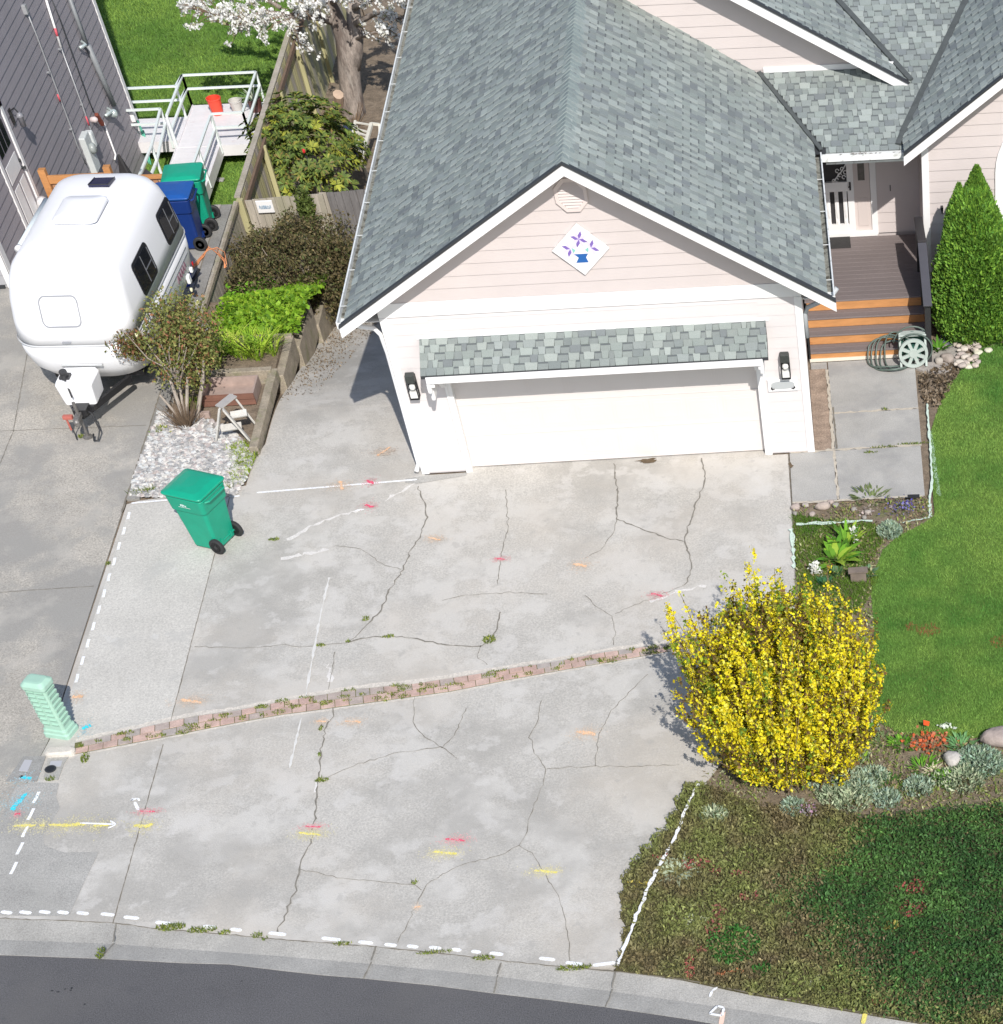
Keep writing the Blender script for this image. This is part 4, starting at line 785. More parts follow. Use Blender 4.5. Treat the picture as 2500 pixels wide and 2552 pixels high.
# ================================================================== NEIGHBOUR HOUSE
nh=empty('neighbour_house',(-8.04,10,0),'tall grey lap-sided neighbour house with a white side door and wall pipes','house')
XW=-8.04
M=MB(); lap_x(M,XW,-2.05,6.3,7.07,16.6,cs=.172,skip=((8.42,9.62,0.0,2.12),)); M.box(-14,XW-.001,6.95,16.65,-2.1,6.3); M.build('side_wall',GREYS,nh)
M=MB(); lap_y(M,6.9,.06,6.3,lambda z:-14,lambda z:-8.15,cs=.172); M.box(-14,-8.06,6.905,6.96,.0,6.3); M.build('front_wall',GREYF,nh)
M=MB(); M.box(-14,-8.2,6.86,6.9,0,.06); M.build('garage_base',DARKM,nh)
M=MB(); M.box(-8.15,-8.02,6.875,6.90,0,6.3); M.box(-8.04,-8.015,6.875,7.07,0,6.3); M.build('corner_trim',WHITE,nh,bevel=.004); M=MB(); M.box(-8.05,-8.015,16.52,16.68,-2.1,6.3); M.build('corner_trim',WHITE,nh,bevel=.004)
M=MB(); M.box(XW-.03,XW+.03,8.42,8.54,.0,2.12); M.box(XW-.03,XW+.03,9.50,9.62,0,2.12); M.box(XW-.03,XW+.03,8.42,9.62,2.0,2.12); M.build('door_casing',WHITE,nh,bevel=.004)
M=MB(); M.box(XW-.02,XW-.002,8.54,9.5,.05,2.0); M.box(XW-.002,XW+.008,8.66,8.98,.2,.9); M.box(XW-.002,XW+.008,9.06,9.38,.2,.9); M.box(XW-.002,XW+.008,8.66,9.38,1.0,1.3); nd_=M.build('side_door',WHITE,nh,bevel=.004)
M=MB()
for i in range(3): M.box(XW+.001,XW+.006,8.68+i*.245,8.68+i*.245+.205,1.45,1.88)
M.build('pane',GLASS,nd_); M=MB(); M.lathe((XW+.0,9.42,.99),[(.03,0),(.03,.02),(.012,.03),(.028,.05),(.028,.07),(.001,.075)],10,'x'); M.lathe((XW,9.42,1.12),[(.03,0),(.03,.03),(.001,.035)],10,'x'); M.build('door_knob',DARKM,nd_)
M=MB(); lp=UX(34,292,XW+.05); M.box(XW,XW+.03,lp.y-.06,lp.y+.06,lp.z-.12,lp.z+.14); M.tube([(XW+.02,lp.y,lp.z+.1),(XW+.12,lp.y,lp.z+.16),(XW+.18,lp.y,lp.z+.05)],.014,6); wl=M.build('wall_lamp',BLACK,nh)
M=MB(); M.lathe((XW+.17,lp.y,lp.z-.16),[(.05,0),(.055,.16),(.08,.18),(.02,.24)],12); M.build('lamp_shade',mat('grey_lamp_glass',(.25,.25,.27),.3),wl,smooth=True)
GP=mat('galvanised_conduit',(.40,.41,.42),.45,.1,6,metal=.3); RP=mat('red_tape',(.62,.10,.13),.6)
def pipe(pts,r,m,name,off=.05):
    M=MB(); P=[]
    for u,v in pts: p=UX(u,v,XW+off); P.append((XW+off,p.y,p.z))
    M.tube(P,r,8); return M.build(name,m,nh,smooth=True)
c1=pipe([(62,17),(92,90),(178,320),(192,360),(215,410)],.014,GP,'conduit'); c2=pipe([(115,0),(152,118)],.024,WHITE,'white_conduit'); c2b=pipe([(152,118),(205,262),(227,325),(232,338)],.014,GP,'conduit')
pipe([(130,0),(150,50),(222,252),(234,280)],.013,DARKM,'cable'); pipe([(258,305),(288,385),(286,398)],.02,WHITE,'white_pipe')
for a,b in (((137,70),(143,90)),((214,290),(222,312)),((143,235),(150,252))): pipe([a,b],.026 if a[0]==137 else .018,RP,'red_tape')
M=MB(); p=UX(62,20,XW+.05); M.box(XW+.0,XW+.08,p.y-.05,p.y+.05,p.z-.1,p.z+.06); M.build('weatherhead',GP,nh,bevel=.01)
for u,v in ((122,180),(178,322),(150,122),(205,260)):
    p=UX(u,v,XW+.05); M=MB(); M.box(XW,XW+.066,p.y-.024,p.y+.024,p.z-.01,p.z+.01); M.build('pipe_clamp',GP,nh)
p=UX(224,372,XW+.1); M=MB(); M.box(XW,XW+.13,p.y-.17,p.y+.2,p.z-.42,p.z+.28); M.build('meter_box',mat('grey_white_meter_box',(.58,.61,.60),.5,.08,6),nh,bevel=.02)
M=MB(); M.box(XW,XW+.16,p.y+.22,p.y+.40,p.z-.10,p.z+.22); M.build('utility_box',mat('light_box',(.64,.67,.66),.5),nh,bevel=.04)
M=MB(); M.lathe((XW+.13,p.y,p.z+.02),[(.10,0),(.10,.06),(.07,.09),(.001,.1)],16,'x'); M.build('meter_dial',mat('meter_glass',(.35,.38,.37),.2),nh,smooth=True)
M=MB(); g=[UX(240,285,XW+.08),UX(256,310,XW+.08)]; M.bar(g[0],g[1],.07,.07); M.build('rusty_regulator',mat('rust_pipe',(.20,.05,.03),.8,.3,20),nh)
M=MB(); p=UX(238,298,XW+.1); M.lathe((XW,p.y,p.z),[(.05,0),(.06,.1),(.03,.14),(.001,.15)],12,'x'); M.build('valve',mat('pale_pink_valve',(.65,.55,.54),.5),nh,smooth=True)
STEEL=mat('galvanised_downpipe',(.24,.255,.265),.5,.12,4)
M=MB(); a=UX(168,-20,XW+.08); b=UX(214,108,XW+.08); M.tube([(XW+.08,a.y,a.z),(XW+.08,b.y,b.z)],.04,10); b2=UX(219,112,XW+.08); e=UX(284,262,XW+.08); M.tube([(XW+.08,b2.y,b2.z),(XW+.08,e.y,e.z)],.055,10); M.build('vent_duct',STEEL,nh,smooth=True)
SHN=mat('bright_metal',(.62,.70,.68),.3,metal=.4)
for (u,v,l) in ((210,112,.22),(275,278,.30)):
    p=UX(u,v,XW+.1); M=MB(); M.tube([(XW+.05,p.y-l*.8,p.z+.02),(XW+.13,p.y,p.z),(XW+.05,p.y+.06,p.z+.05)],.03,8); M.build('duct_bracket',SHN,nh,smooth=True)
p=UX(284,282,XW+.14); M=MB(); M.lathe((XW,p.y,p.z),[(.07,0),(.08,.16),(.05,.2),(.02,.2)],14,'x'); M.build('vent_cap',SHN,nh,smooth=True)
p=UX(331,288,XW+.05); M=MB(); M.box(XW,XW+.09,p.y-.07,p.y+.07,p.z-.11,p.z+.11); M.build('outlet_box',WHITE,nh,bevel=.01)
M=MB(); P=[]
for u,v in ((337,296),(345,305),(352,322),(358,345),(362,370),(368,395),(376,425),(380,440)): q_=UX(u,v,XW+.06); P.append(q_)
M.tube(P,.022,7); P2=[(a.x+.05,a.y-.05,a.z) for a in P[2:]]; M.tube(P2,.02,7); hz=M.build('garden_hose',mat('teal_hose',(.10,.42,.30),.4),origin=P[-1],smooth=True,label='teal garden hose hanging down the back corner of the grey neighbour house',cat='hose')
M=MB(); M.slab([(-7.9,5.9,6.35),(-14.5,5.9,8.5),(-14.5,17,8.5),(-7.9,17,6.35)],(.3,0,.95),.08); M.build('roof',DARKM,nh)
# ================================================================== OBJECTS
def rrect(hx,hy,r,n=5):
    pts=[]
    for cx_,cy_,a0 in ((hx-r,hy-r,0),(-hx+r,hy-r,90),(-hx+r,-hy+r,180),(hx-r,-hy+r,270)):
        for k in range(n+1): a=R(a0+90*k/n); pts.append((cx_+r*math.cos(a),cy_+r*math.sin(a)))
    return pts
def loft(M,secs,n=5,cap=True,col=None):   # secs: (z,hx,hy,r,cx,cy)
    vs=[];k=4*(n+1)
    for z,hx,hy,r,cx_,cy_ in secs: vs+=[(x+cx_,y+cy_,z) for x,y in rrect(hx,hy,r,n)]
    fs=[(i*k+j,i*k+(j+1)%k,(i+1)*k+(j+1)%k,(i+1)*k+j) for i in range(len(secs)-1) for j in range(k)]
    if cap: fs+=[tuple(range(k-1,-1,-1)),tuple((len(secs)-1)*k+j for j in range(k))]
    return M.add(vs,fs,col)
def make_bin(loc,rz,colname,col,lidcol,label,mark):
    t=empty('wheeled_bin',loc,label,'bin','wheeled refuse bins',rz)
    bm=mat(colname,col,.45,.07,5,.08,120,grain=.05,gscale=200); lm=mat(colname+'_lid',lidcol,.42,.07,5,.08,120)
    M=MB(); loft(M,[(.02,.20,.21,.05,.02,0),(.05,.225,.235,.05,.02,0),(.70,.285,.285,.06,0,0),(.705,.31,.31,.07,0,0),(.93,.335,.33,.07,0,0),(.94,.32,.315,.06,0,0)]); b=M.build('body',bm,t,local=True,smooth=False,bevel=.006)
    M=MB(); loft(M,[(.955,.345,.34,.06,-.005,0),(.985,.36,.355,.06,-.01,0),(1.0,.352,.347,.06,-.01,0),(1.035,.25,.27,.08,-.01,0),(1.05,.10,.15,.09,-.01,0)]); M.build('lid',lm,t,local=True,bevel=.004)
    M=MB(); M.tube([(.34,-.24,.90),(.39,-.20,.91),(.39,.20,.91),(.34,.24,.90)],.016,7); M.build('handle',bm,t,local=True)
    M=MB(); M.tube([(.25,-.29,.125),(.25,.29,.125)],.013,6); 
    for y in (-.12,.12): M.box(.17,.27,y-.02,y+.02,.08,.17)
    M.build('axle',bm,t,local=True)
    for y in (-.255,.255):
        M=MB(); M.lathe((.255,y,.125),[(.05,-.03),(.105,-.032),(.125,-.02),(.125,.02),(.105,.032),(.05,.03)],24,'y'); w=M.build('wheel',RUBBER,t,local=True)
        M=MB(); M.lathe((.255,y,.125),[(.08,-.036),(.03,-.036),(.03,.036),(.08,.036)],12,'y'); M.build('wheel_hub',BLACKP,w,local=True)
    if mark: 
        M=MB(); y=-.338
        if mark=='logo':
            for x0,x1,z0,z1 in ((-.115,.10,.792,.804),(-.07,-.045,.815,.85),(-.04,-.018,.812,.855),(-.012,.008,.815,.85),(.014,.034,.81,.84)): M.add([(x0,-.327,z0),(x1,-.327,z0),(x1-.004,-.331,z1),(x0+.004,-.331,z1)],[(0,1,2,3)])
        else:
            M.add([(.03*math.cos(a)-.03,-.302-.004,.62+.035*math.sin(a)) for a in np.linspace(0,6.0,16)],[tuple(range(16))])
        M.build('printed_mark',mat('mark_white' if mark=='logo' else 'mark_pale_blue',(.75,.88,.85) if mark=='logo' else (.25,.5,.65),.5),b,local=True)
    return t
GR=((.006,.31,.19),(.006,.33,.20))
make_bin((-3.12,-1.56,0),R(-25),'green_bin_plastic',GR[0],GR[1],'green wheeled bin standing alone on the driveway by the gravel bed','logo')
make_bin((-5.06,8.18,0),R(0),'blue_bin_plastic',(.008,.035,.18),(.012,.085,.33),'blue wheeled bin between the white travel trailer and the green bin behind','round')
make_bin((-4.99,8.90,0),R(4),'green_bin_plastic',GR[0],GR[1],'green wheeled bin behind the blue bin at the end of the neighbour drive',None)
# --- travel trailer (moulded shell)
TR=empty('travel_trailer',(-5.53,4.55,0),'white rounded travel trailer parked beside the grey neighbour house','travel trailer',rz=R(-3.5))
SHELL=mat('gelcoat_white',(.90,.90,.91),.45,.01,2,coat=.08)
secs=[(.40,.78,1.62,.50,0,.02),(.46,.88,1.80,.58,0,.0),(.70,.975,1.98,.52,0,-.02),(.95,1.0,2.07,.52,0,-.03),(1.16,1.0,2.10,.52,0,-.03)]
secu=[(1.19,.995,2.10,.52,0,-.03),(1.45,.975,2.05,.51,0,-.02),(1.75,.945,1.95,.49,0,.02),(1.98,.90,1.82,.47,0,.06),(2.12,.83,1.69,.44,0,.09),(2.21,.73,1.53,.38,0,.11),(2.27,.60,1.35,.32,0,.12),(2.305,.42,1.1,.26,0,.13),(2.32,.22,.8,.18,0,.13)]
M=MB(); loft(M,secs,8); M.build('lower_shell',SHELL,TR,local=True,smooth=True)
M=MB(); loft(M,secu,8); us_=M.build('upper_shell',SHELL,TR,local=True,smooth=True)
GREYST=mat('grey_stripe',(.30,.31,.33),.5)
M=MB(); loft(M,[(1.155,1.008,2.108,.525,0,-.03),(1.165,1.014,2.114,.525,0,-.03),(1.182,1.014,2.114,.525,0,-.03),(1.192,1.006,2.108,.525,0,-.03)],8,cap=False); M.build('belt_line',mat('belt_trim',(.60,.61,.62),.4),TR,local=True,smooth=True)
def sidepatch(y0,y1,z0,z1,off,m,name,par,zf,r=.0):
    M=MB(); n=6; pts=[]
    rr=r or .07
    for cy_,cz_,a0 in ((y1-rr,z1-rr,0),(y0+rr,z1-rr,90),(y0+rr,z0+rr,180),(y1-rr,z0+rr,270)):
        for k in range(n+1): a=R(a0+90*k/n); pts.append((cy_+rr*math.cos(a),cz_+rr*math.sin(a)))
    M.add([(zf(z)+off,y,z) for y,z in pts]+[(zf(z)-.02,y,z) for y,z in pts],[tuple(range(len(pts)))]+[(i,len(pts)+i,len(pts)+(i+1)%len(pts),(i+1)%len(pts)) for i in range(len(pts))]); return M.build(name,m,par,local=True)
def sx(z):
    L=[(s[0],s[1]) for s in secs+secu]
    for a,b in zip(L,L[1:]):
        if a[0]<=z<=b[0]: return a[1]+(b[1]-a[1])*(z-a[0])/(b[0]-a[0])
    return 1
WFR=mat('window_frame_black',(.02,.021,.026),.35)
for (y0,y1) in ((-.92,-.02),(.80,1.58)):
    w=sidepatch(y0,y1,1.34,1.86,.012,WFR,'side_window',TR,sx,.09)
    sidepatch(y0+.05,y1-.05,1.39,1.81,.016,GLASS,'pane',w,sx,.06)
    M=MB(); ym=(y0+y1)/2
    for a,b in (((ym,1.39),(ym,1.81)),((ym,1.58),(y1-.06,1.58)),((y1-.07,1.42),(y1-.07,1.78))): M.bar((sx(a[1])+.02,a[0],a[1]),(sx(b[1])+.02,b[0],b[1]),.014,.01,up=(1,0,0))
    M.build('window_bar',mat('window_bar_grey',(.16,.165,.18),.4),w,local=True)
for z,w_ in ((1.02,.016),(.93,.008)):
    M=MB(); M.bar((1.004,-1.45,z),(1.004,1.45,z),.01,w_); M.build('side_stripe',GREYST,TR,local=True)
M=MB()
for k,y in enumerate((.62,.74,.86,.98,1.10)):
    M.bar((1.0,y,.78),(1.003,y+.05,.90),.012,.012); M.bar((1.003,y+.05,.90),(1.0,y+.09,.80),.012,.012)
M.build('side_lettering',mat('lettering_maroon',(.20,.10,.14),.5),TR,local=True)
M=MB(); M.box(.985,1.005,1.50,1.56,.66,.72); M.build('marker_light',mat('red_lens',(.6,.02,.03),.3),TR,local=True,bevel=.01)
M=MB(); M.box(.955,1.01,1.36,1.44,.60,.68); M.box(.94,1.0,1.12,1.24,.52,.66); M.build('hatch_cover',SHELL,TR,local=True,bevel=.015)
# roof vent, solar panel, awning
M=MB(); loft(M,[(2.335,.365,.44,.10,.06,.02),(2.375,.365,.44,.10,.06,.02),(2.40,.33,.40,.1,.06,.03),(2.42,.15,.2,.08,.06,.05)]); M.build('roof_vent',SHELL,TR,local=True,smooth=True)
M=MB(); loft(M,[(2.25,.345,.42,.09,.06,.02),(2.338,.345,.42,.09,.06,.02)]); M.build('vent_shade_band',mat('blue_grey_lid_shade',(.10,.13,.19),.5),TR,local=True)  # blue-grey band below the vent lid paints in the lid's shadow
M=MB(); M.add([(-.03,.88,2.37),(.31,.88,2.372),(.33,1.20,2.345),(-.01,1.20,2.342),(-.03,.88,2.335),(.31,.88,2.337),(.33,1.20,2.31),(-.01,1.20,2.305)],[(0,1,2,3),(0,4,5,1),(3,2,6,7),(1,5,6,2),(0,3,7,4)]); sp_=M.build('solar_panel',mat('solar_cells',(.012,.013,.055),.2,spec=.6),TR,local=True)
M=MB(); 
for a,b in (((-.03,.88,2.372),(.31,.88,2.374)),((.31,.88,2.374),(.33,1.20,2.347)),((-.03,.88,2.372),(-.01,1.20,2.344)),((.02,.9,2.33),(.02,.9,2.2)),((.28,1.1,2.33),(.28,1.1,2.2))): M.bar(a,b,.012,.012)
M.build('panel_frame',BLACKP,sp_,local=True)
M=MB(); M.tube([(-1.02,-.35,1.93),(-1.0,1.25,1.95)],.055,14); aw=M.build('rolled_awning',mat('pale_awning',(.60,.66,.68),.5),TR,local=True,smooth=True)
M=MB(); M.tube([(-1.025,-.42,1.93),(-1.02,-.34,1.93)],.062,14); M.box(-1.0,-.9,-.34,-.28,1.86,1.95); M.build('awning_end',WHITE,aw,local=True,smooth=True)
# front: window outline, handle, tongue box, coupler
def fy(z): 
    L=[(s[0],s[5]-s[2]) for s in secs+secu]
    for a,b in zip(L,L[1:]):
        if a[0]<=z<=b[0]: return a[1]+(b[1]-a[1])*(z-a[0])/(b[0]-a[0])
    return -2
M=MB(); P=[]
for cx_,cz_,a0 in ((.22,1.78,0),(-.22,1.78,90),(-.22,1.56,180),(.22,1.56,270)):
    for k in range(6): a=R(a0+18*k); x=cx_+.09*math.cos(a); z=cz_+.09*math.sin(a); P.append((x-.03,fy(z)-.012,z))
P.append(P[0]); M.tube(P,.014,5,cap=False); M.build('front_window_seal',GREYST,TR,local=True)
M=MB(); M.box(-.12,.02,fy(1.24)-.035,fy(1.24),1.225,1.245); M.build('front_light',GREYST,TR,local=True)
M=MB(); M.tube([(-.32,fy(.82)-.02,.82),(.36,fy(.82)-.04,.82)],.022,8); M.build('front_handle',mat('grey_handle',(.45,.46,.46),.5),TR,local=True)
M=MB(); loft(M,[(.42,.26,.25,.05,-.02,-2.36),(.75,.30,.27,.05,-.02,-2.36),(.80,.28,.25,.06,-.02,-2.36)]); M.build('tongue_box',SHELL,TR,local=True,bevel=.01)
M=MB(); M.tube([(-.17,-2.42,.78),(-.17,-2.44,.92)],.065,12); M.tube([(-.17,-2.52,.62),(-.17,-2.46,.86)],.05,10); M.box(-.25,-.09,-2.50,-2.34,.79,.84); M.build('box_latch',BLACKP,TR,local=True)
M=MB(); M.bar((-.16,-2.5,.83),(-.06,-2.72,.62),.03,.03); M.bar((-.55,-1.7,.36),(-.03,-2.85,.36),.06,.10); M.bar((.55,-1.7,.36),(.03,-2.85,.36),.06,.10); M.box(-.16,.20,-2.66,-2.55,.33,.42); M.box(-.09,.13,-2.85,-2.62,.36,.46); M.build('tongue_frame',BLACK,TR,local=True)
M=MB(); M.bar((0,-2.75,.40),(.02,-3.10,.40),.09,.07); M.lathe((.02,-3.08,.37),[(.05,-.04),(.055,.03),(.03,.06)],12); M.tube([(0,-2.88,.0),(0,-2.88,.62)],.028,8); M.lathe((0,-2.88,.0),[(.08,0),(.08,.02),(.03,.04)],10); M.build('coupler',mat('worn_steel',(.19,.18,.17),.5,.3,20,metal=.4),TR,local=True)
M=MB(); M.tube([(.06,-2.75,.42),(.18,-2.78,.36),(.26,-2.92,.15),(.24,-3.08,.06),(.16,-3.06,.04),(.16,-2.98,.12)],.014,7); M.tube([(-.06,-2.72,.4),(-.18,-2.9,.15),(-.14,-3.0,.03)],.010,6); M.build('hitch_cable',BLACKP,TR,local=True,smooth=True)
M=MB(); M.box(-.30,-.14,-2.86,-2.78,.30,.36); M.tube([(-.25,-2.83,.34),(-.25,-2.83,.1)],.02,6); M.build('red_handle',mat('faded_red_plastic',(.45,.13,.10),.6),TR,local=True,bevel=.01)
for x in (-.88,.88):
    M=MB(); M.lathe((x,.15,.32),[(.16,-.10),(.29,-.10),(.325,-.07),(.325,.07),(.29,.10),(.16,.10)],28,'x'); w=M.build('wheel',RUBBER,TR,local=True,smooth=False)
    M=MB(); M.lathe((x,.15,.32),[(.17,-.08),(.05,-.09),(.05,.09),(.17,.08)],16,'x'); M.build('wheel_rim',GP,w,local=True)
M=MB(); M.box(-.75,.75,-1.55,1.6,.33,.41); M.build('chassis',BLACK,TR,local=True)
# --- utility pedestal
pd=empty('utility_pedestal',(-4.58,-6.02,0),'pale green louvred utility pedestal beside the neighbour drive','utility pedestal',rz=R(-18))
PG=mat('pale_green_plastic',(.36,.56,.45),.5,.05,6)
M=MB(); loft(M,[(-.02,.20,.155,.05,0,0),(.06,.20,.155,.05,0,0),(.07,.185,.14,.05,0,0),(.12,.185,.14,.05,0,0),(.125,.16,.12,.04,0,0),(.84,.155,.115,.04,0,0)]); M.build('body',PG,pd,local=True,bevel=.006)
M=MB(); loft(M,[(.82,.185,.145,.06,0,0),(.88,.185,.145,.06,0,0),(.925,.14,.10,.06,0,0),(.93,.1,.07,.04,0,0)],6); M.build('cap',PG,pd,local=True,bevel=.005)
M=MB()
for k in range(8):
    z=.20+k*.078
    for s in (-1,1):
        M.add([(s*.17,-.095,z),(s*.17,.095,z),(s*.158,.095,z+.05),(s*.158,-.095,z+.05),(s*.185,-.095,z+.045),(s*.185,.095,z+.045)],[(0,1,5,4),(4,5,2,3),(0,4,3),(1,2,5)])
        M.add([(s*.02,-.12,z),(s*.125,-.12,z),(s*.125,-.118,z+.045),(s*.02,-.118,z+.045),(s*.02,-.142,z+.04),(s*.125,-.142,z+.04)],[(0,1,5,4),(4,5,2,3),(0,4,3),(1,2,5)])
M.build('louvres',PG,pd,local=True)
M=MB(); p=U(152,1878); loft(M,[(-.02,.21,.09,.08,p.x,p.y),(.05,.21,.09,.08,p.x,p.y),(.075,.17,.06,.05,p.x,p.y)]); M.build('concrete_block',mat('pale_concrete_block',(.58,.54,.48),.9,.1,6,grain=.15,gscale=40),origin=(p.x,p.y,0),label='long pale concrete block at the foot of the green utility pedestal',cat='block',bevel=.01)
p=[U(60,1886),U(115,1886),U(92,1949),U(14,1949)]
M=MB(); M.prism([(a.x,a.y) for a in reversed(p)],-.02,.012); mb=M.build('meter_box_lid',mat('lid_concrete',(.30,.295,.28),.9,.15,6,grain=.25,gscale=60),origin=(p[3].x,p[3].y,0),label='concrete water meter box lid with a pale metal hatch, left of the driveway',cat='meter box')
M=MB(); p=[U(63,1896),U(82,1897),U(70,1925),U(48,1923)]; M.prism([(a.x,a.y) for a in reversed(p)],.012,.02); M.build('hatch',mat('pale_metal_hatch',(.45,.45,.47),.5),mb)
p=[U(120,1884),U(175,1882),U(160,1905),U(145,1945),U(108,1943),U(118,1912)]
M=MB(); M.prism([(a.x,a.y) for a in reversed(p)],-.02,.010); cb_=M.build('cleanout_cover',mat('cover_concrete',(.36,.35,.32),.9,.15,6,grain=.25,gscale=60),origin=(p[0].x,p[0].y,0),label='small concrete cover with a round black hole beside the meter box',cat='cover')
c=U(127,1919); M=MB(); M.lathe((c.x,c.y,.010),[(.075,0),(.08,.012),(.062,.014)],18); M.build('ring',DARKM,cb_); M=MB(); blob(M,c,.058,.058,0,.026,16,0); M.build('hole',BLACK,cb_)
c=U(140,1904); M=MB(); M.box(c.x-.08,c.x+.08,c.y-.07,c.y+.05,.010,.014); M.build('plate',mat('pale_metal_hatch',(1,1,1)),cb_)
# --- hose reel
hc=U(2279,900); hr_=empty('hose_reel',(8.10,2.50,0),'pale green garden hose reel with its hose slumped over the porch steps','hose reel')
RG=mat('sage_plastic',(.44,.50,.46),.5,.06,8)
M=MB(); cx0,cy0,cz0=8.25,2.40,.27; n=36; ri,ro_=.205,.255
M.lathe((cx0,cy0,cz0),[(ri,-.02),(ro_,-.02),(ro_,.02),(ri,.02)],36,'y',closed=False); M.lathe((cx0,cy0,cz0),[(ri,.02),(ri,-.02)],36,'y',closed=False); M.lathe((cx0,cy0,cz0),[(.075,-.025),(.08,-.0),(.08,.02)],20,'y'); 
for k in range(8):
    a=2*math.pi*k/8+.39; M.bar((cx0+.06*math.cos(a),cy0,cz0+.06*math.sin(a)),(cx0+.215*math.cos(a),cy0,cz0+.215*math.sin(a)),.03,.055,up=(math.cos(a+math.pi/2),0,math.sin(a+math.pi/2)))
M.build('reel_wheel',RG,hr_)
M=MB(); M.lathe((cx0,cy0+.26,cz0),[(.25,-.01),(.255,.0),(.25,.01)],28,'y'); M.lathe((cx0,cy0+.13,cz0),[(.13,-.13),(.13,.13)],20,'y'); M.build('reel_drum',mat('dark_green_plastic',(.03,.10,.075),.5),hr_)
M=MB(); 
for x in (cx0-.22,cx0+.22):
    M.bar((x,cy0+.0,0.02),(x,cy0+.22,.52),.04,.05); M.bar((x,cy0+.40,0.02),(x,cy0+.22,.52),.04,.05)
M.box(cx0-.24,cx0+.24,cy0+.14,cy0+.30,.49,.52); M.box(cx0-.22,cx0+.22,cy0+.27,cy0+.29,.1,.49); M.build('reel_frame',RG,hr_,bevel=.008)
HM=mat('grey_green_hose',(.10,.135,.115),.45)
M=MB()
for k,(cx_,cy_,rx,ry,a0,a1,zz) in enumerate(((7.86,2.52,.34,.33,20,320,.03),(7.88,2.50,.28,.34,30,330,.05),(7.92,2.48,.25,.29,10,300,.03),(7.96,2.52,.20,.35,20,340,.06),(7.82,2.54,.36,.27,40,300,.05))):
    P=[]
    for a in np.linspace(R(a0),R(a1),26):
        x=cx_+rx*math.cos(a); y=cy_+ry*math.sin(a)+.1; z=zz+min(max(0,(y-2.66)*2.0),.175)+max(0,(y-2.77))*.73+.02*math.sin(3*a); P.append((x,y,z))
    M.tube([(cx0-.05,cy0+.12,.46),(cx0-.2,cy0+.2,.50),(P[0][0]+.05,P[0][1]+.05,P[0][2]+.12)]+P,.014,7)
M.tube([(cx0+.30*math.cos(a)*1.05+.02,cy0+.12,.27+.28*math.sin(a)) for a in np.linspace(-.9,2.6,18)],.014,7); M.tube([(cx0+.33*math.cos(a),cy0+.2,.33+.31*math.sin(a)) for a in np.linspace(-.3,3.0,16)],.014,7)
M.build('hose',HM,hr_,smooth=True)
# --- fences
def board_fence(name,p0,p1,z0fn,z1,m,label,face=1,bw=.145,post=True,rail=True,mcols=None,postm=None):
    p0=Vector((*p0,0)); p1=Vector((*p1,0)); t=(p1-p0).normalized(); L=(p1-p0).length; sd=Vector((t.y,-t.x,0))*face
    f=empty(name,(p0.x,p0.y,z0fn(0)),label,'fence'); s=0; rg=random.Random(len(label)); Ms={}
    while s<L:
        w=min(bw,L-s); a=p0+t*(s+.004); b=p0+t*(s+w-.004); o=sd*rg.uniform(.0,.006); zt=z1(s)+rg.uniform(-.015,.01)
        mm=m if mcols is None else mcols(s); M=Ms.setdefault(mm.name,(MB(),mm))[0]
        M.add([a+o+Vector((0,0,z0fn(s))),b+o+Vector((0,0,z0fn(s+w))),b+o+Vector((0,0,zt)),a+o+Vector((0,0,zt)),a-sd*.02+Vector((0,0,z0fn(s))),b-sd*.02+Vector((0,0,z0fn(s+w))),b-sd*.02+Vector((0,0,zt)),a-sd*.02+Vector((0,0,zt))],[(0,1,2,3),(5,4,7,6),(3,2,6,7),(0,3,7,4),(1,5,6,2)])
        s+=bw
    for k,(M,mm) in Ms.items(): M.build('boards',mm,f)
    return f,t,sd,L
f1,t,sd,L=board_fence('board_fence',(-4.42,9.95),(-4.42,24),lambda s:-2.02,lambda s:-.04+.01*math.sin(s),GREENW,'long weathered board fence running to the blossoming tree, dark rail along its top',face=1,mcols=lambda s: FENCE if (int(s/.145)*7919)%5<2 else GREENW)
M=MB(); M.bar((-4.36,10.0,-.16),(-4.36,23.9,-.16),.05,.10); M.build('rail',BROWNW,f1); M=MB(); M.bar((-4.47,10,.0),(-4.47,23.9,.0),.11,.03); M.build('top_cap',FENCE,f1)
for y in (12.4,14.9,17.4,19.9): M=MB(); M.box(-4.38,-4.29,y,y+.09,-2,-.12); M.build('post',GREENW,f1)
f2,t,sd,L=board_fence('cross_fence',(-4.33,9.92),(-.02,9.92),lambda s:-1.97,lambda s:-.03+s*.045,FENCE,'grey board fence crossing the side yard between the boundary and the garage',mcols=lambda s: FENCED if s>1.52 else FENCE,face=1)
M=MB(); M.box(-2.90,-2.80,9.86,9.91,-1.95,.03); M.box(-3.80,-3.74,9.885,9.91,-1.95,-.02); M.build('batten',mat('pale_batten',(.36,.33,.26),.85,.15,6),f2)
M=MB(); M.box(-4.46,-4.34,9.80,9.92,-1.95,.02); M.build('corner_post',GREENW,f2,bevel=.006)
M=MB(); M.box(-4.12,-3.80,9.86,9.90,-.26,-.03); fs_=M.build('fence_sign',WHITE,origin=(-3.96,9.88,-.26),label='small white sign on the top corner of the grey cross fence',cat='sign',bevel=.01)
M=MB()
for k in range(9): M.box(-4.07+k*.026,-4.055+k*.026+random.uniform(0,.008),9.855,9.8595,-.165+random.uniform(-.012,.0),-.13+random.uniform(0,.02))
M.box(-4.05,-3.86,9.855,9.859,-.178,-.172); M.build('sign_lettering',mat('faded_blue_print',(.25,.35,.45),.6),fs_)
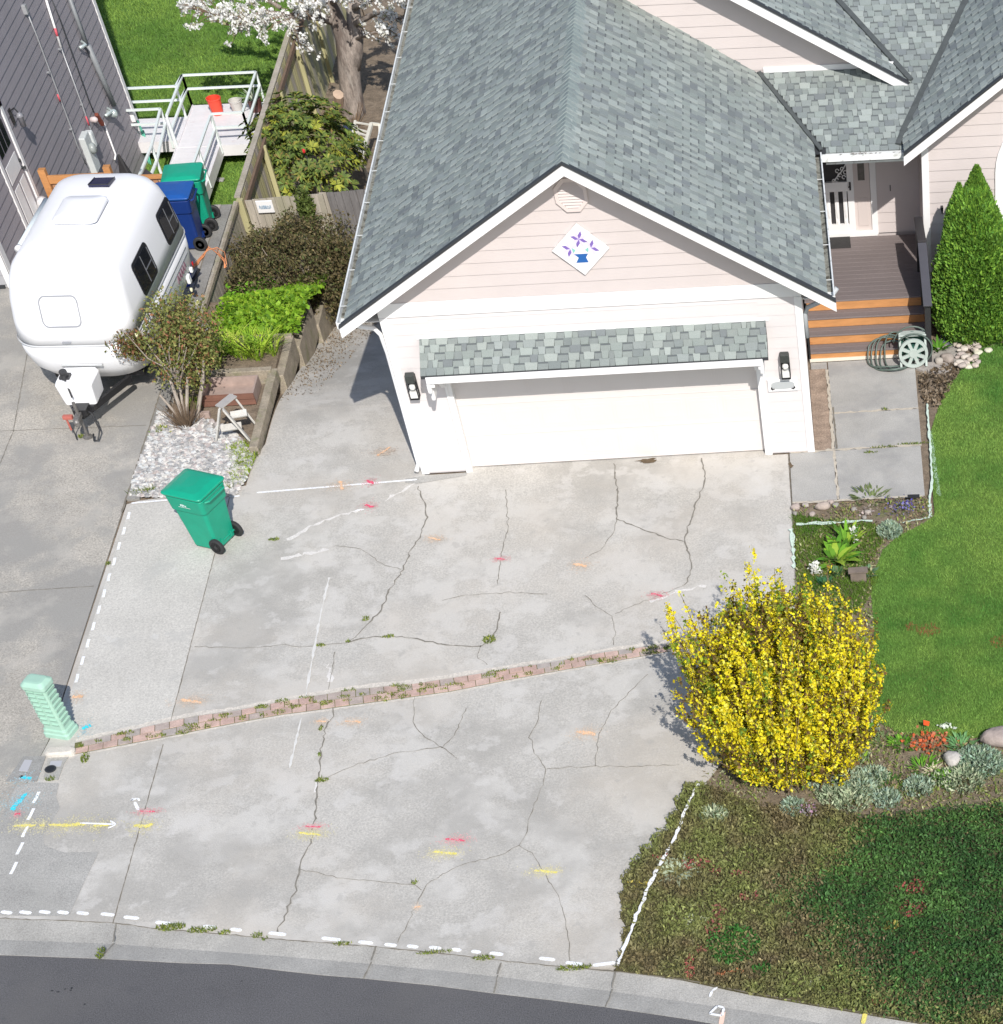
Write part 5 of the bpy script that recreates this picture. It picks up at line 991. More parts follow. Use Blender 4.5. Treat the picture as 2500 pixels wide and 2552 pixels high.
# retaining boards along the drop beside the neighbour drive
rt=empty('retaining_boards',(-4.47,3,0),'weathered retaining boards along the edge of the neighbour drive, above the garden beds','retaining wall')
M=MB(); y=2.6
while y<9.8:
    z0=float(hp(y))-.35; M.box(-4.50,-4.455,y+.004,y+.19,z0,.015+random.uniform(-.01,.01)); y+=.195
M.build('boards',FENCE,rt); M=MB(); M.bar((-4.44,2.7,-.02),(-4.44,9.8,-.02),.05,.07); M.build('top_rail',TIMB,rt)
# garden terraces
tb=empty('timber_edging',(-2.78,2,0),'stepped weathered timber edging around the side garden beds','timber edging')
def timber(x0,x1,y0,y1,z0,z1): 
    M=MB(); M.box(x0,x1,y0,y1,z0,z1); M.build('timber',TIMB,tb,bevel=.012)
timber(-2.90,-2.76,.85,3.30,-.06,.14); timber(-2.84,-2.70,3.30,4.65,-.4,.0); timber(-2.80,-2.66,4.65,6.2,-.8,-.22); timber(-2.76,-2.62,6.15,8.1,-1.3,-.62)
timber(-4.40,-2.85,3.18,3.32,-.1,.17); timber(-4.40,-2.86,3.05,3.18,-.1,.03); timber(-4.40,-2.72,4.55,4.68,-.4,.03); timber(-3.3,-2.68,6.12,6.25,-.8,-.20); timber(-3.2,-2.62,8.0,8.14,-1.3,-.58)
M=MB(); M.box(-4.46,-2.85,.2,2.0,-.2,.015); M.box(-4.46,-2.85,2.0,3.06,-.2,.0); M.build('lower_bed',SOIL,kind='structure')
M=MB(); M.box(-4.46,-2.84,3.31,4.56,-.4,.06); M.build('grass_bed',SOIL,kind='structure'); M=MB(); M.box(-4.46,-2.79,4.67,6.2,-.8,-.12); M.build('leafy_bed',SOIL,kind='structure'); M=MB(); M.box(-4.46,-2.75,6.2,8.1,-1.3,-.55); M.box(-4.46,-2.2,8.1,9.85,-1.9,-.95); M.build('shrub_bed',MULCH,kind='structure')
# gravel bed
gb=upts([(325,1236),(338,1195),(365,1110),(395,1030),(470,1040),(560,1060),(622,1120),(640,1125),(622,1170),(600,1215),(585,1236),(430,1243)])
M=MB(); M.prism(list(reversed(gb)),-.05,.012) if False else M.add([(x,y,.016) for x,y in gb],[tuple(range(len(gb)))]); M.build('gravel_bed',mat('gravel_base',(.28,.26,.235),.95,.3,12,.8,30,grain=.4,gscale=30),kind='structure')
q=scatter(gb,1500); N=len(q); base=[]
M=MB()
for i,(x,y) in enumerate(q):
    u=(y+.3)/3.2; r=random.choice([.018,.022,.028,.035,.045])*(.8+.4*random.random())
    if y>1.6 and random.random()<.6: continue
    c=random.choice([(.52,.50,.48),(.38,.37,.36),(.62,.60,.56),(.30,.30,.30),(.45,.40,.38),(.55,.56,.55)])
    vs=[]; a0=random.random()*6
    for j in range(5): a=a0+j*1.2566; vs.append((x+r*1.2*math.cos(a),y+r*math.sin(a),.014))
    for j in range(5): a=a0+.3+j*1.2566; vs.append((x+r*.8*math.cos(a),y+r*.6*math.sin(a),.016+r*random.uniform(.5,1.0)))
    M.add(vs,[(5,6,7,8,9)]+[(j,(j+1)%5,5+(j+1)%5,5+j) for j in range(5)],c)
M.build('gravel',STONE,attr=True,label='pale grey stones covering the bed behind the lone green bin',cat='gravel',kind='stuff')
# sawhorse-like white frame (small picket lawn frame) and planter box
pf=[(U(548,1018,.62),U(540,1098,.03)),(U(556,1020,.62),U(622,1096,.03)),(U(580,985,.66),U(640,1062,.03))]
wf=empty('white_wood_frame',(U(580,1090).x,U(580,1090).y,0),'weathered white wooden A-frame leaning over the planter box by the gravel','wooden frame')
WW=mat('weathered_white_wood',(.55,.53,.49),.8,.15,6,grain=.1,gscale=30)
for k_,w_ in ((0,.075),(1,.085),(2,.085)): M=MB(); M.bar(pf[k_][0],pf[k_][1],w_,.03); M.build('leg',WW,wf)
M=MB(); M.bar(U(551,1068,.22),U(602,1060,.24),.12,.025,up=(0,-.5,1)); M.bar(U(575,1035,.40),U(615,1028,.42),.12,.025,up=(0,-.5,1)); M.build('cross_board',WW,wf)
M=MB(); M.bar(U(545,1014,.64),U(582,985,.66),.15,.02); M.build('top_board',mat('grey_board',(.40,.38,.36),.85,.15,6),wf)
pb=empty('planter_box',(-3.35,2.5,0),'empty reddish-brown wooden planter box behind the white A-frame','planter box')
RW=mat('redwood_stain',(.20,.095,.065),.8,.2,5,stretch=(.5,1,2)); PK=mat('faded_pink_wood',(.38,.29,.25),.85,.15,6)
x0,x1,y0,y1=-3.92,-3.02,2.38,2.98
M=MB(); M.box(x0,x1,y0,y0+.03,.02,.11); M.box(x0,x1,y0-.004,y0+.026,.12,.21); M.build('front_board',RW,pb)
M=MB(); M.box(x0,x1,y1-.03,y1,.02,.21); M.box(x0,x0+.03,y0+.03,y1-.03,.02,.21); M.box(x1-.03,x1,y0+.03,y1-.03,.02,.21); M.build('side_board',PK,pb)
M=MB(); M.box(x0+.03,x1-.03,y0+.03,y1-.03,.02,.06); M.build('floor_board',PK,pb)
M=MB(); M.box(-4.35,-3.75,2.05,2.14,.0,.09); M.build('garden_plank',PK,origin=(-4.05,2.1,0),label='short faded plank lying between the bare rose stems and the planter box',cat='plank',bevel=.006)
# big flat stone by rose, cord, blue crate etc
M=MB(); c=U(515,826,.02); rock(M,(c.x+.02,c.y,.06),.19,.22,.03,(.33,.33,.30),3); M.build('stepping_stone',STONE,attr=True,origin=(c.x,c.y,.03),smooth=True,label='round grey stepping stone right of the rose bush',cat='stone')
M=MB()
for k in range(4):
    P=[]
    for (u,v) in ((475,668+k*3),(490,655+k*2),(508,632+k*3),(522,622-k*3),(540,616+k*6),(556,630+k*8),(562,660+k*3)): a=U(u,v,.02); P.append((a.x+random.uniform(-.03,.03),a.y+random.uniform(-.05,.05),.022))
    M.tube(P,.008,5)
M.build('extension_cord',mat('orange_cord',(.70,.28,.12),.6),origin=tuple(U(510,640,.02)),smooth=True,label='orange extension cord lying on the concrete by the blue bin',cat='cord')
c=U(466,688,.12); M=MB(); loft(M,[(.0,.13,.16,.03,c.x-.1,c.y),(.20,.15,.18,.03,c.x-.1,c.y)]); M.build('blue_box',mat('blue_plastic',(.01,.05,.45),.5),origin=(c.x-.1,c.y,0),label='small bright blue tub beside the trailer on its garden side',cat='tub',bevel=.01)
a=U(497,670,.15); b=U(480,700,.02); M=MB(); M.bar(a,b,.05,.03); M.build('black_rod',BLACKP,origin=tuple(b),label='short black rod leaning near the blue tub',cat='rod')
# orange cedar guard rail at the end of the neighbour drive
og=empty('cedar_guard_fence',(-7.0,9.85,0),'orange-stained cedar guard fence behind the white travel trailer','fence')
M=MB(); M.box(-7.93,-7.80,9.78,9.91,-.05,.76); M.build('post',ORANGE,og,bevel=.006); M=MB(); M.box(-6.72,-6.59,9.78,9.91,-.05,.76); M.build('post',ORANGE,og,bevel=.006); M=MB(); M.box(-5.36,-5.24,9.78,9.91,-.05,.60); M.build('post',ORANGE,og,bevel=.006)
M=MB(); M.box(-7.80,-6.72,9.80,9.86,.50,.64); M.box(-6.59,-5.3,9.80,9.88,.50,.56); M.box(-7.8,-5.3,9.82,9.86,.02,.1); M.build('rail',ORANGE,og,bevel=.004)
M=MB(); x=-7.78
while x<-5.32: M.box(x,x+.09,9.845,9.865,.02,.5); x+=.105
M.build('pickets',mat('peeling_cedar',(.42,.22,.12),.8,.2,8,blot=[(14,.6,.03,(.60,.50,.38),.8)]),og)
M=MB(); 
for k in range(12):
    a=2*math.pi*k/12
M=MB(); c=(-6.2,10.6); M.add([(c[0]+.5*math.cos(a)*(1+.1*math.sin(3*a)),c[1]+.35*math.sin(a),-1.9) for a in np.linspace(0,6.28,15)[:-1]]+[(c[0]+.32*math.cos(a),c[1]+.2*math.sin(a),-.1+.12*math.cos(2*a)) for a in np.linspace(0,6.28,15)[:-1]]+[(c[0],c[1],.35)],[(i,(i+1)%14,14+(i+1)%14,14+i) for i in range(14)]+[(14+i,14+(i+1)%14,28) for i in range(14)])
M.build('covered_grill',mat('dark_cloth_cover',(.03,.028,.035),.8,.2,5),origin=(c[0],c[1],-1.9),smooth=False,label='dark cloth cover showing over the cedar guard fence',cat='cover')
c=UX(300,400,XW+.35); M=MB(); M.add([(c.x-.3,c.y-.25,-2),(c.x+.3,c.y-.25,-2),(c.x+.3,c.y+.25,-2),(c.x-.3,c.y+.25,-2),(c.x-.02,c.y,c.z+.12),(c.x+.02,c.y+.02,c.z+.12)],[(0,1,4),(1,2,5,4),(2,3,5),(3,0,4,5)]); M.build('black_tarp',mat('black_tarp',(.02,.019,.021),.6,.3,9),origin=(c.x,c.y,-2),label='black draped tarp peaked against the grey wall',cat='tarp')
M=MB(); c=U(110,510,.3); rock(M,(c.x+.0,c.y,.22),.16,.16,.22,(.5,.5,.5),9); M.build('white_garden_bag',mat('white_sack',(.60,.58,.58),.8,.3,9,blot=[(9,.6,.05,(.3,.3,.31),.7)]),origin=(c.x,c.y,0),smooth=True,label='crumpled whitish sack on the ground by the white side door',cat='sack')
# --- white ramp and platform
rp=empty('access_ramp',(-6.6,16,-2),'white timber ramp and platform with white pipe railings behind the grey house','ramp')
WD=mat('white_deck_paint',(.74,.72,.73),.6,.06,3,blot=[(5,.62,.05,(.58,.50,.50),.4)])
def dk(x0,x1,y0,y1,z,name):
    M=MB(); y=y0
    while y<y1-.01: M.box(x0,x1,y,min(y+.14,y1),z-.03,z); y+=.146
    M.box(x0,x1,y0-.02,y0,z-.22,z-.0); M.box(x0,x1,y1,y1+.02,z-.22,z); M.box(x1,x1+.02,y0-.02,y1+.02,z-.22,z+.02); M.box(x0-.02,x0,y0-.02,y1+.02,z-.22,z+.02)
    return M.build(name,WD,rp)
zd=-1.5
dk(-7.10,-5.50,15.85,17.90,zd,'platform'); dk(-7.12,-6.20,12.6,15.82,zd-.005,'ramp_deck'); dk(-8.3,-7.14,16.2,17.35,zd-.01,'landing')
M=MB()
for x,y in ((-7.0,16),(-5.6,16),(-5.6,17.8),(-7.0,17.8),(-7.05,13),(-6.3,13)): M=MB(); M.box(x-.05,x+.05,y-.05,y+.05,-2.05,zd-.03); M.build('deck_post',WD,rp)
PW2=mat('white_pipe',(.72,.78,.76),.4)
def rail(name,pts,h=.63,n=2):
    M=MB()
    for k in range(n):
        z=zd+h*(1-k*.45)
        for a,b in zip(pts,pts[1:]): M.bar((a[0],a[1],z),(b[0],b[1],z),.05,.035)
    for a in pts: M.bar((a[0],a[1],zd-.15),(a[0],a[1],zd+h),.045,.045,up=(0,1,0))
    M.build(name,PW2,rp)
rail('railing',[(-7.13,15.9),(-7.13,17.92),(-5.50,17.92),(-5.50,15.9)]); rail('railing',[(-8.3,17.37),(-7.18,17.37),(-7.13,17.92)]); rail('railing',[(-6.18,15.8),(-6.18,14.2),(-6.18,12.6)])
rail('railing',[(-8.3,16.18),(-7.3,16.18),(-7.18,14.4),(-7.2,12.6)],h=.66); rail('railing',[(-5.50,15.9),(-6.18,15.88)])
M=MB(); P=[(-7.55,12.3+.0,zd+.1+.0)]; M.tube([(-7.2,13.3,zd+.66),(-7.2,12.4,zd+.60),(-7.2,12.15,zd+.40),(-7.2,12.4,zd+.20),(-7.2,13.3,zd+.26)],.028,8); M.build('rail_loop',PW2,rp,smooth=True)
def pot(name,x,y,z,r,h,m,label,cat,rim=.01):
    M=MB(); M.lathe((x,y,z),[(r*.78,0),(r,h*.92),(r+rim,h*.92),(r+rim,h),(r-.008,h),(r*.76,.02)],22,closed=False); M.lathe((x,y,z),[(r*.9,h*.55),(.001,h*.55)],22,closed=False)
    return M.build(name,m,origin=(x,y,z),smooth=False,label=label,cat=cat)
pot('orange_bucket',-6.47,17.42,zd,.155,.34,mat('orange_red_bucket',(.75,.07,.035),.45),'orange-red bucket standing on the white ramp platform','bucket')
pot('grey_pot',-6.02,17.45,zd,.14,.26,mat('pale_grey_pot',(.52,.50,.47),.7,.1,8),'pale grey pot between the orange bucket and the dark pot on the platform','pot')
dp=pot('dark_plant_pot',-5.62,17.50,zd,.16,.27,mat('brown_pot',(.12,.05,.045),.5),'dark brown plant pot at the right corner of the white platform','pot')
# white chair frame by the tree
wc=empty('white_slatted_chair',(-3.05,15.3,-2),'white slatted garden chair lying back beside the garage eave','chair')
WC=mat('cream_chair_paint',(.68,.66,.58),.6,.08,8)
a0,a1,b0,b1=U(886,302,-1.35),U(926,308,-1.35),U(872,372,-1.5),U(902,392,-1.5)
M=MB(); M.bar(a0,b0,.05,.05); M.bar(a1,b1,.07,.06); M.build('side_rail',WC,wc)
M=MB()
for k in (0.04,.26,.37,.48,.60,.74,.86):
    M.bar(Vector(a0).lerp(b0,k),Vector(a1).lerp(b1,k),.055,.02)
M.build('slats',WC,wc)
M=MB(); M.bar(a1,Vector(a1)+Vector((.16,.05,-.05)),.05,.05); M.bar(Vector(a1)+Vector((.16,.05,-.05)),Vector(a1)+Vector((.17,-.5,-.25)),.05,.04); M.bar(a0,(a0.x,a0.y,-2),.04,.04); M.bar(b1,(b1.x,b1.y,-2),.05,.05); M.bar(b0,(b0.x,b0.y,-2),.05,.05); M.build('arm_rest',WC,wc)
c=U(872,335,-1.6); M=MB(); loft(M,[(-2,.14,.22,.05,c.x,c.y),(-1.5,.16,.26,.06,c.x,c.y)]); M.build('dark_blue_sack',mat('navy_fabric',(.03,.04,.09),.8,.2,7),origin=(c.x,c.y,-2),label='dark blue fabric bundle left of the white slatted chair',cat='bundle')
M=MB(); M.tube([U(843,235,-1.4),U(845,262,-1.7),U(822,285,-1.95)],[.12,.10,.05],8); M.build('broken_limb',mat('peeled_wood',(.48,.36,.27),.8,.15,8),origin=tuple(U(843,275,-1.95)),label='pale peeled broken limb at the foot of the blossoming tree',cat='log')
M=MB(); p=upts([(905,60),(1010,60),(1000,300),(950,400),(900,300)],-1.98); M.add([(x,y,-1.975) for x,y in p],[(0,1,2,3,4)]); M.build('back_path',mat('tan_path',(.30,.265,.22),.95,.1,3,grain=.25,gscale=50),kind='structure')
M=MB(); p=upts([(905,390),(960,400),(950,520),(890,500)],-1.98); M.add([(x,y,-1.965) for x,y in p],[(0,1,2,3)]); M.build('brick_pad',mat('faded_brick_pad',(.36,.25,.21),.9,.15,6,grain=.2,gscale=30),kind='structure')
M=MB(); p=U(1030+540-1020+0,0,0) if False else U(560,455,-1.95); M.bar(U(528,448,-1.95),U(558,448,-1.95),.14,.04); M.build('paver_scrap',mat('grey_paver',(.36,.35,.33),.9,.2,8),origin=tuple(p),label='broken grey paver on the neighbour grass by the bins',cat='paver',bevel=.01)
# rocks
def rk(u,v,rx,ry,rz,col,label,seed,z=0,name='garden_rock',sink=.3,group=None):
    c=U(u,v,z); M=MB(); rock(M,(c.x,c.y,z+rz*(1-sink)),rx,ry,rz,col,seed); return M.build(name,STONE,attr=True,origin=(c.x,c.y,z),smooth=True,label=label,cat='rock',group=group)
rk(2375,1903,.12,.15,.10,(.50,.47,.43),'pale jagged rock left of the big silver plant',4); rk(2492,1848,.30,.15,.12,(.36,.30,.27),'large flat brown rock at the lawn edge on the right',5)
rk(2052,1267,.13,.07,.06,(.42,.35,.30),'largest tan rock in the row below the walkway',6); 
for i,(u,v,r) in enumerate(((1984,1268,.07),(2008,1262,.05),(2070,1255,.05),(2083,1262,.05),(2025,1285,.05),(1982,1282,.04),(2128,1272,.045),(2155,1292,.04),(2163,1280,.05),(2220,1265,.03))):
    rk(u,v,r*1.1,r,r*.7,random.choice([(.38,.34,.30),(.30,.28,.25),(.42,.35,.31)]),'small rough stone in the soil strip below the walkway',20+i,group='small stones below the walkway')
for i in range(46):
    u=random.uniform(2375,2440); v=random.uniform(845,915)
    if (u-2375)/65+(v-845)/70<.25 or (v-845)/70>1.15-(u-2440)/130: continue
    r=random.uniform(.03,.07); rk(u+random.uniform(-8,8),v,r*1.2,r,r*.6,random.choice([(.50,.43,.36),(.42,.36,.32),(.56,.50,.43)]),'tan fist-sized stone in the heap below the conifer',60+i,z=random.uniform(0,.06),group='stones heaped below the conifer')
for i,(u,v) in enumerate(((2437,881),(2412,917),(2400,905),(2463,876))): rk(u,v,.10-.01*i,.07,.035,(.60,.58,.45),'pale cream flat stone at the edge of the stone heap',120+i,group='cream flat stones at the lawn edge')
rk(2362,900,.12,.1,.08,(.33,.28,.24),'brown rock between the stone slab and the soil patch',131); rk(2340,905,.08,.07,.06,(.40,.36,.31),'small grey-brown rock on the stone slab',132)
rk(820,477,.12,.06,.05,(.45,.40,.36),'pale stone on top of the mulch behind the cross fence',133,z=-1.0) if False else None
# marker flag
c=U(2302,1822); M=MB(); M.tube([(c.x,c.y,0),(c.x,c.y,.20)],.004,5); fl=M.build('marker_flag',BLACKP,origin=(c.x,c.y,0),label='small orange marker flag standing at the lawn edge',cat='flag')
M=MB(); M.add([(c.x,c.y,.20),(c.x+.09,c.y-.02,.18),(c.x+.08,c.y-.02,.10),(c.x,c.y,.11)],[(0,1,2,3)]); M.build('pennant',mat('flag_orange',(.9,.12,.03),.6),fl)
M=MB(); 
for k in range(2): M.tube([U(1+2268+k*14,1240),U(1+2268+k*14,1240,.10)],.01,5)
a=U(2262,1237,.11); b=U(2292,1236,.11); M.bar(a,b,.07,.02); M.build('small_black_stake',BLACKP,origin=tuple(U(2276,1242)),label='small black path light at the lower edge of the walkway',cat='path light')
M=MB(); c=U(2140,1445,.0); M.box(c.x-.12,c.x+.12,c.y-.05,c.y+.05,0,.16); M.box(c.x-.15,c.x+.15,c.y-.07,c.y+.07,.16,.18); M.build('wooden_stool',mat('grey_brown_wood',(.20,.16,.13),.9,.2,8),origin=(c.x,c.y,0),label='little grey-brown wooden stool above the yellow bush',cat='stool')
# ================================================================== VEGETATION
# --- forsythia
fs=empty('forsythia_bush',(5.85,-7.55,0),'big yellow flowering bush at the right edge of the driveway','bush')
cen=np.array([5.85,-7.5,0.]); SP=[];DR=[];TW=MB(); ncane=1150
for i in range(ncane):
    a=RNG.random()*2*math.pi; rr=.90*math.sqrt(RNG.random()); b=cen+np.array([rr*math.cos(a)*.95,rr*math.sin(a)*1.12,.0])
    f1_=vnoise(np.array([b[0]]),np.array([b[1]]),.38,61)[0]; f2_=vnoise(np.array([math.cos(a)*2.]),np.array([math.sin(a)*2.]),.7,62)[0]
    tilt=.35*RNG.random()+.65*(rr/.92)**1.2; an=a+RNG.normal()*.5; outd=np.array([math.cos(an),math.sin(an),0]); L=(2.12-.70*tilt)*(.78+.42*f1_)*(1+.08*RNG.normal())
    if RNG.random()<.09: L*=1.2
    if i<26: b=cen+np.array([-.70-.1*RNG.random(),.45+.22*RNG.normal(),0]); outd=np.array([-.9,.3,0]); L=1.5+.5*RNG.random(); tilt=1.25
    reach=(.38+.42*f2_)*tilt+.06*RNG.normal(); T=np.linspace(0,1,14); bend=RNG.normal(size=3)*.10
    path=b[None]+np.outer(np.sin(T*1.35)*reach,outd)+np.column_stack([bend[0]*T**2,bend[1]*T**2,T*L]); path+=np.cumsum(RNG.normal(size=path.shape)*.022,0)
    if i<240: TW.tube([tuple(p_) for p_ in path[::3]]+[tuple(path[-1])],[.008,.007,.006,.005,.004,.003][:len(path[::3])+1],3,cap=False)
    kc=20; tc_=.08+.92*RNG.random(kc)**.8; t=np.clip(np.repeat(tc_,7)+RNG.normal(size=kc*7)*.014,0,1); idx=t*13; i0=np.clip(idx.astype(int),0,12); f=(idx-i0)[:,None]; pp=path[i0]*(1-f)+path[i0+1]*f; SP.append(pp+RNG.normal(size=pp.shape)*.022); DR.append(np.repeat([i],kc*7))
P=np.concatenate(SP); g=np.concatenate(DR); N=len(P); keep=P[:,2]>.03; P=P[keep]; g=g[keep]; N=len(P)
cane=RNG.random(ncane)[g]; hn=vnoise(P[:,0]*1.0+P[:,2],P[:,1]-P[:,2],.4,8)
c=pal(N,[(.90,.79,.03),(.82,.68,.02),(.93,.87,.14),(.62,.50,.02)],[.45,.25,.15,.15],.10)
hb=vnoise(P[:,0]*1.2,P[:,2]+P[:,1]*.6,.30,66); brown=(RNG.random(N)<.09)|((hn<.34)&(RNG.random(N)<.42))|((hb<.36)&(RNG.random(N)<.4))|((P[:,2]<.8)&(RNG.random(N)<.22)); c[brown]=pal(brown.sum(),[(.20,.12,.045),(.14,.085,.035),(.22,.20,.05)],jit=.2)
gr=(cane<.10)|(RNG.random(N)<.05); c[gr]=pal(gr.sum(),[(.35,.40,.03),(.20,.30,.03),(.12,.22,.03)],jit=.15)
V=leaves(P,.041,.7,up=.3); np_mesh('blossom',V,4,c,PETAL,fs); TW.build('canes',TWIG,fs)
for (u,v,r) in ((1905,1600,.10),(2070,1840,.2),(1985,1915,.2),(1760,1920,.15),(1880,1870,.15)): pass
def shrub_cloud(name,parent,cx,cy,cz,rx,ry,rz,N,size,asp,cols,w=None,shell=.55,up=.4,lumps=9,seed=0,jit=.2,mat_=None,zmin=None,droop=0.,flat=0.,amp=.22):
    rg=np.random.default_rng(seed); Lc=rg.normal(size=(lumps,3)); Lc/=np.linalg.norm(Lc,axis=1,keepdims=True); Lc[:,2]=np.abs(Lc[:,2])*.9-.15
    d=rg.normal(size=(N,3)); d/=np.linalg.norm(d,axis=1,keepdims=True); r=(shell+(1-shell)*rg.random(N)**.7)
    bump=1+.22*np.max(np.clip(d@Lc.T-.72,0,1),axis=1)/.28-.10; gap=vnoise(d[:,0]*2+d[:,2],d[:,1]*2-d[:,2],.35,seed)
    P=d*(r*bump*(.99-amp*.5+amp*gap))[:,None]*np.array([rx,ry,rz]); P[:,2]+=0; P+=np.array([cx,cy,cz])
    if zmin is not None: P=P[P[:,2]>zmin]
    n=len(P); cl=pal(n,cols,w,jit); V=leaves(P,size,asp,up=up,droop=droop); return np_mesh(name,V,4,cl,mat_ or LEAF,parent)
# --- arborvitae (two-tipped cone of flat sprays)
av=empty('conifer_shrub',(9.55,3.45,0),'bright green pointed conifer shrub in front of the arched window','conifer')
N=85000; t=RNG.random(N)**1.15; z=t*2.80; a=RNG.random(N)*2*math.pi
prof=np.interp(z,[0,.25,.8,1.35,1.92,2.4,2.80],[.62,.80,.84,.70,.47,.24,.03]); lum=.90+.16*vnoise(a*2.2,z*1.0,.28,3)+.06*RNG.normal(size=N)
rr=prof*lum*(1-.25*RNG.random(N)**3)
cx_=9.42+.02*z; P=np.column_stack([cx_+rr*np.cos(a)*.88,3.50+rr*np.sin(a)*.82,z+.02])
N2=7000; t=RNG.random(N2); z2=1.4+t*1.16; a2=RNG.random(N2)*2*math.pi; r2=np.interp(z2,[1.4,2.1,2.56],[.34,.22,.02])*(.85+.2*RNG.random(N2)); P2=np.column_stack([9.18+r2*np.cos(a2),3.5+r2*np.sin(a2),z2])
N3=6000; t=RNG.random(N3); z3=.05+t*1.35; a3=RNG.random(N3)*2*math.pi; r3=.42*np.sqrt(np.clip(1-((z3-.5)/.95)**2,0,1))*(.85+.2*RNG.random(N3)); P3=np.column_stack([10.05+r3*np.cos(a3),3.2+r3*np.sin(a3),z3])
P=np.concatenate([P,P2,P3]); ctr=np.column_stack([np.full(len(P),9.45),np.full(len(P),3.5),P[:,2]-.35]); D_=unit(P-ctr); D_[:,2]+=.7; D_=unit(D_)
n1=vnoise(P[:,0]*3,P[:,2]*3,.35,6); c=pal(len(P),[(.145,.30,.045),(.19,.36,.05),(.25,.42,.055),(.08,.19,.03)],[.3,.35,.2,.15],.15)*(.8+.4*n1[:,None])
V=leaves(P,.062,.45,up=.1,dirs=D_); np_mesh('foliage',V,4,np.clip(c,0,.9),LEAF,av)
M=MB(); M.tube([(9.45,3.5,0),(9.47,3.5,2.4)],[.07,.02],8); M.build('trunk',BARK,av)
# --- rhododendron
rh=empty('rhododendron',(-3.85,13.4,-2),'broad green rhododendron behind the cross fence, with one red bud','shrub')
RC=[(.13,.20,.045),(.20,.26,.055),(.30,.31,.06),(.08,.12,.03),(.24,.18,.06)]
tipsP=[];tipsD=[]
for i in range(620):
    d_=RNG.normal(size=3); d_/=np.linalg.norm(d_); 
    if d_[2]<-.35: d_[2]*=-.5
    lum=.74+.34*vnoise(np.array([d_[0]*2+d_[2]]),np.array([d_[1]*2]),.55,71)[0]; k_=(.62+.38*RNG.random()**.5)*lum*1.12
    tipsP.append(np.array([-3.86,13.7,-.85])+d_*np.array([1.18,1.40,1.08])*k_); tipsD.append(d_)
tp=np.repeat(np.array(tipsP),15,axis=0); td=np.repeat(np.array(tipsD),15,axis=0); N=len(tp)
ax=unit(td+np.array([0,0,.8])); rd=RNG.normal(size=(N,3)); rd=unit(rd-ax*(rd*ax).sum(1,keepdims=True)); ld=unit(rd+ax*.35)
L_=.15*(.7+.5*RNG.random((N,1))); sdv=unit(np.cross(ld,ax)+.15*RNG.normal(size=(N,3))); a_=tp+ld*.01; b_=tp+ld*L_-np.array([0,0,.02]); m_=tp+ld*L_*.55+ax*.012; wv=sdv*L_*.15
V=np.stack([a_,m_+wv,b_,m_-wv],1).reshape(-1,3); tc2=np.repeat(RNG.random(620),15); c=pal(N,RC,[.34,.3,.12,.18,.06],.15)*(.75+.5*tc2[:,None]); yl=(np.repeat(RNG.random(620)<.16,15)); c[yl]=pal(yl.sum(),[(.40,.42,.06),(.34,.38,.06)],jit=.15)
np_mesh('foliage',V,4,np.clip(c,0,.9),LEAF,rh)
M=MB()
for i in range(26):
    a=random.random()*6.28; r=random.uniform(.5,1.2); M.tube([(-3.7,13,-2),(-3.7+r*.5*math.cos(a),13+r*.5*math.sin(a),-1.4),(-3.7+r*math.cos(a),13+r*math.sin(a),-.9+random.uniform(-.3,.3))],[.04,.028,.012],5,cap=False)
M.build('branches',GREYTW,rh)
M=MB()
for u,v,z in ((757,376,.0),): c_=U(u,v,z-.05); rock(M,(c_.x,c_.y,c_.z),.035,.035,.04,(.6,.03,.03),u)
M.build('red_buds',mat('red_bud',(.62,.03,.03),.5),rh)
M=MB(); M.box(-4.38,-.03,9.98,12.6,-1.99,-1.955); M.build('mulch_bed',MULCH,kind='structure')
# --- brownish shrub in front of the cross fence
ls=empty('bronze_shrub',(-3.35,8.0,-1),'large dark bronze-green shrub spreading in front of the cross fence','shrub')
LC=[(.12,.105,.045),(.16,.125,.06),(.10,.12,.04),(.21,.17,.08),(.07,.055,.03)]
shrub_cloud('foliage',ls,-3.25,7.9,-.55,1.28,1.55,.85,42000,.055,.5,LC,[.3,.25,.2,.1,.15],shell=.55,seed=9,lumps=16,zmin=-1.2,amp=.62)
sc=shrub_cloud('sprig',ls,-3.05,9.35,.05,.18,.16,.42,1400,.075,.42,[(.09,.13,.03),(.13,.17,.04)],seed=12,shell=.2)
M=MB()
for i in range(60):
    a=random.random()*6.28; r=random.uniform(.3,.95); M.tube([(-3.25,7.9,-1.1),(-3.25+r*.5*math.cos(a),7.9+r*.6*math.sin(a),-.6),(-3.25+r*math.cos(a),7.9+r*1.15*math.sin(a),-.35+random.uniform(-.2,.45))],[.03,.018,.006],4,cap=False)
M.tube([(-3.05,9.3,-1.2),(-3.06,9.34,.3)],[.02,.008],5); M.build('branches',GREYTW,ls)
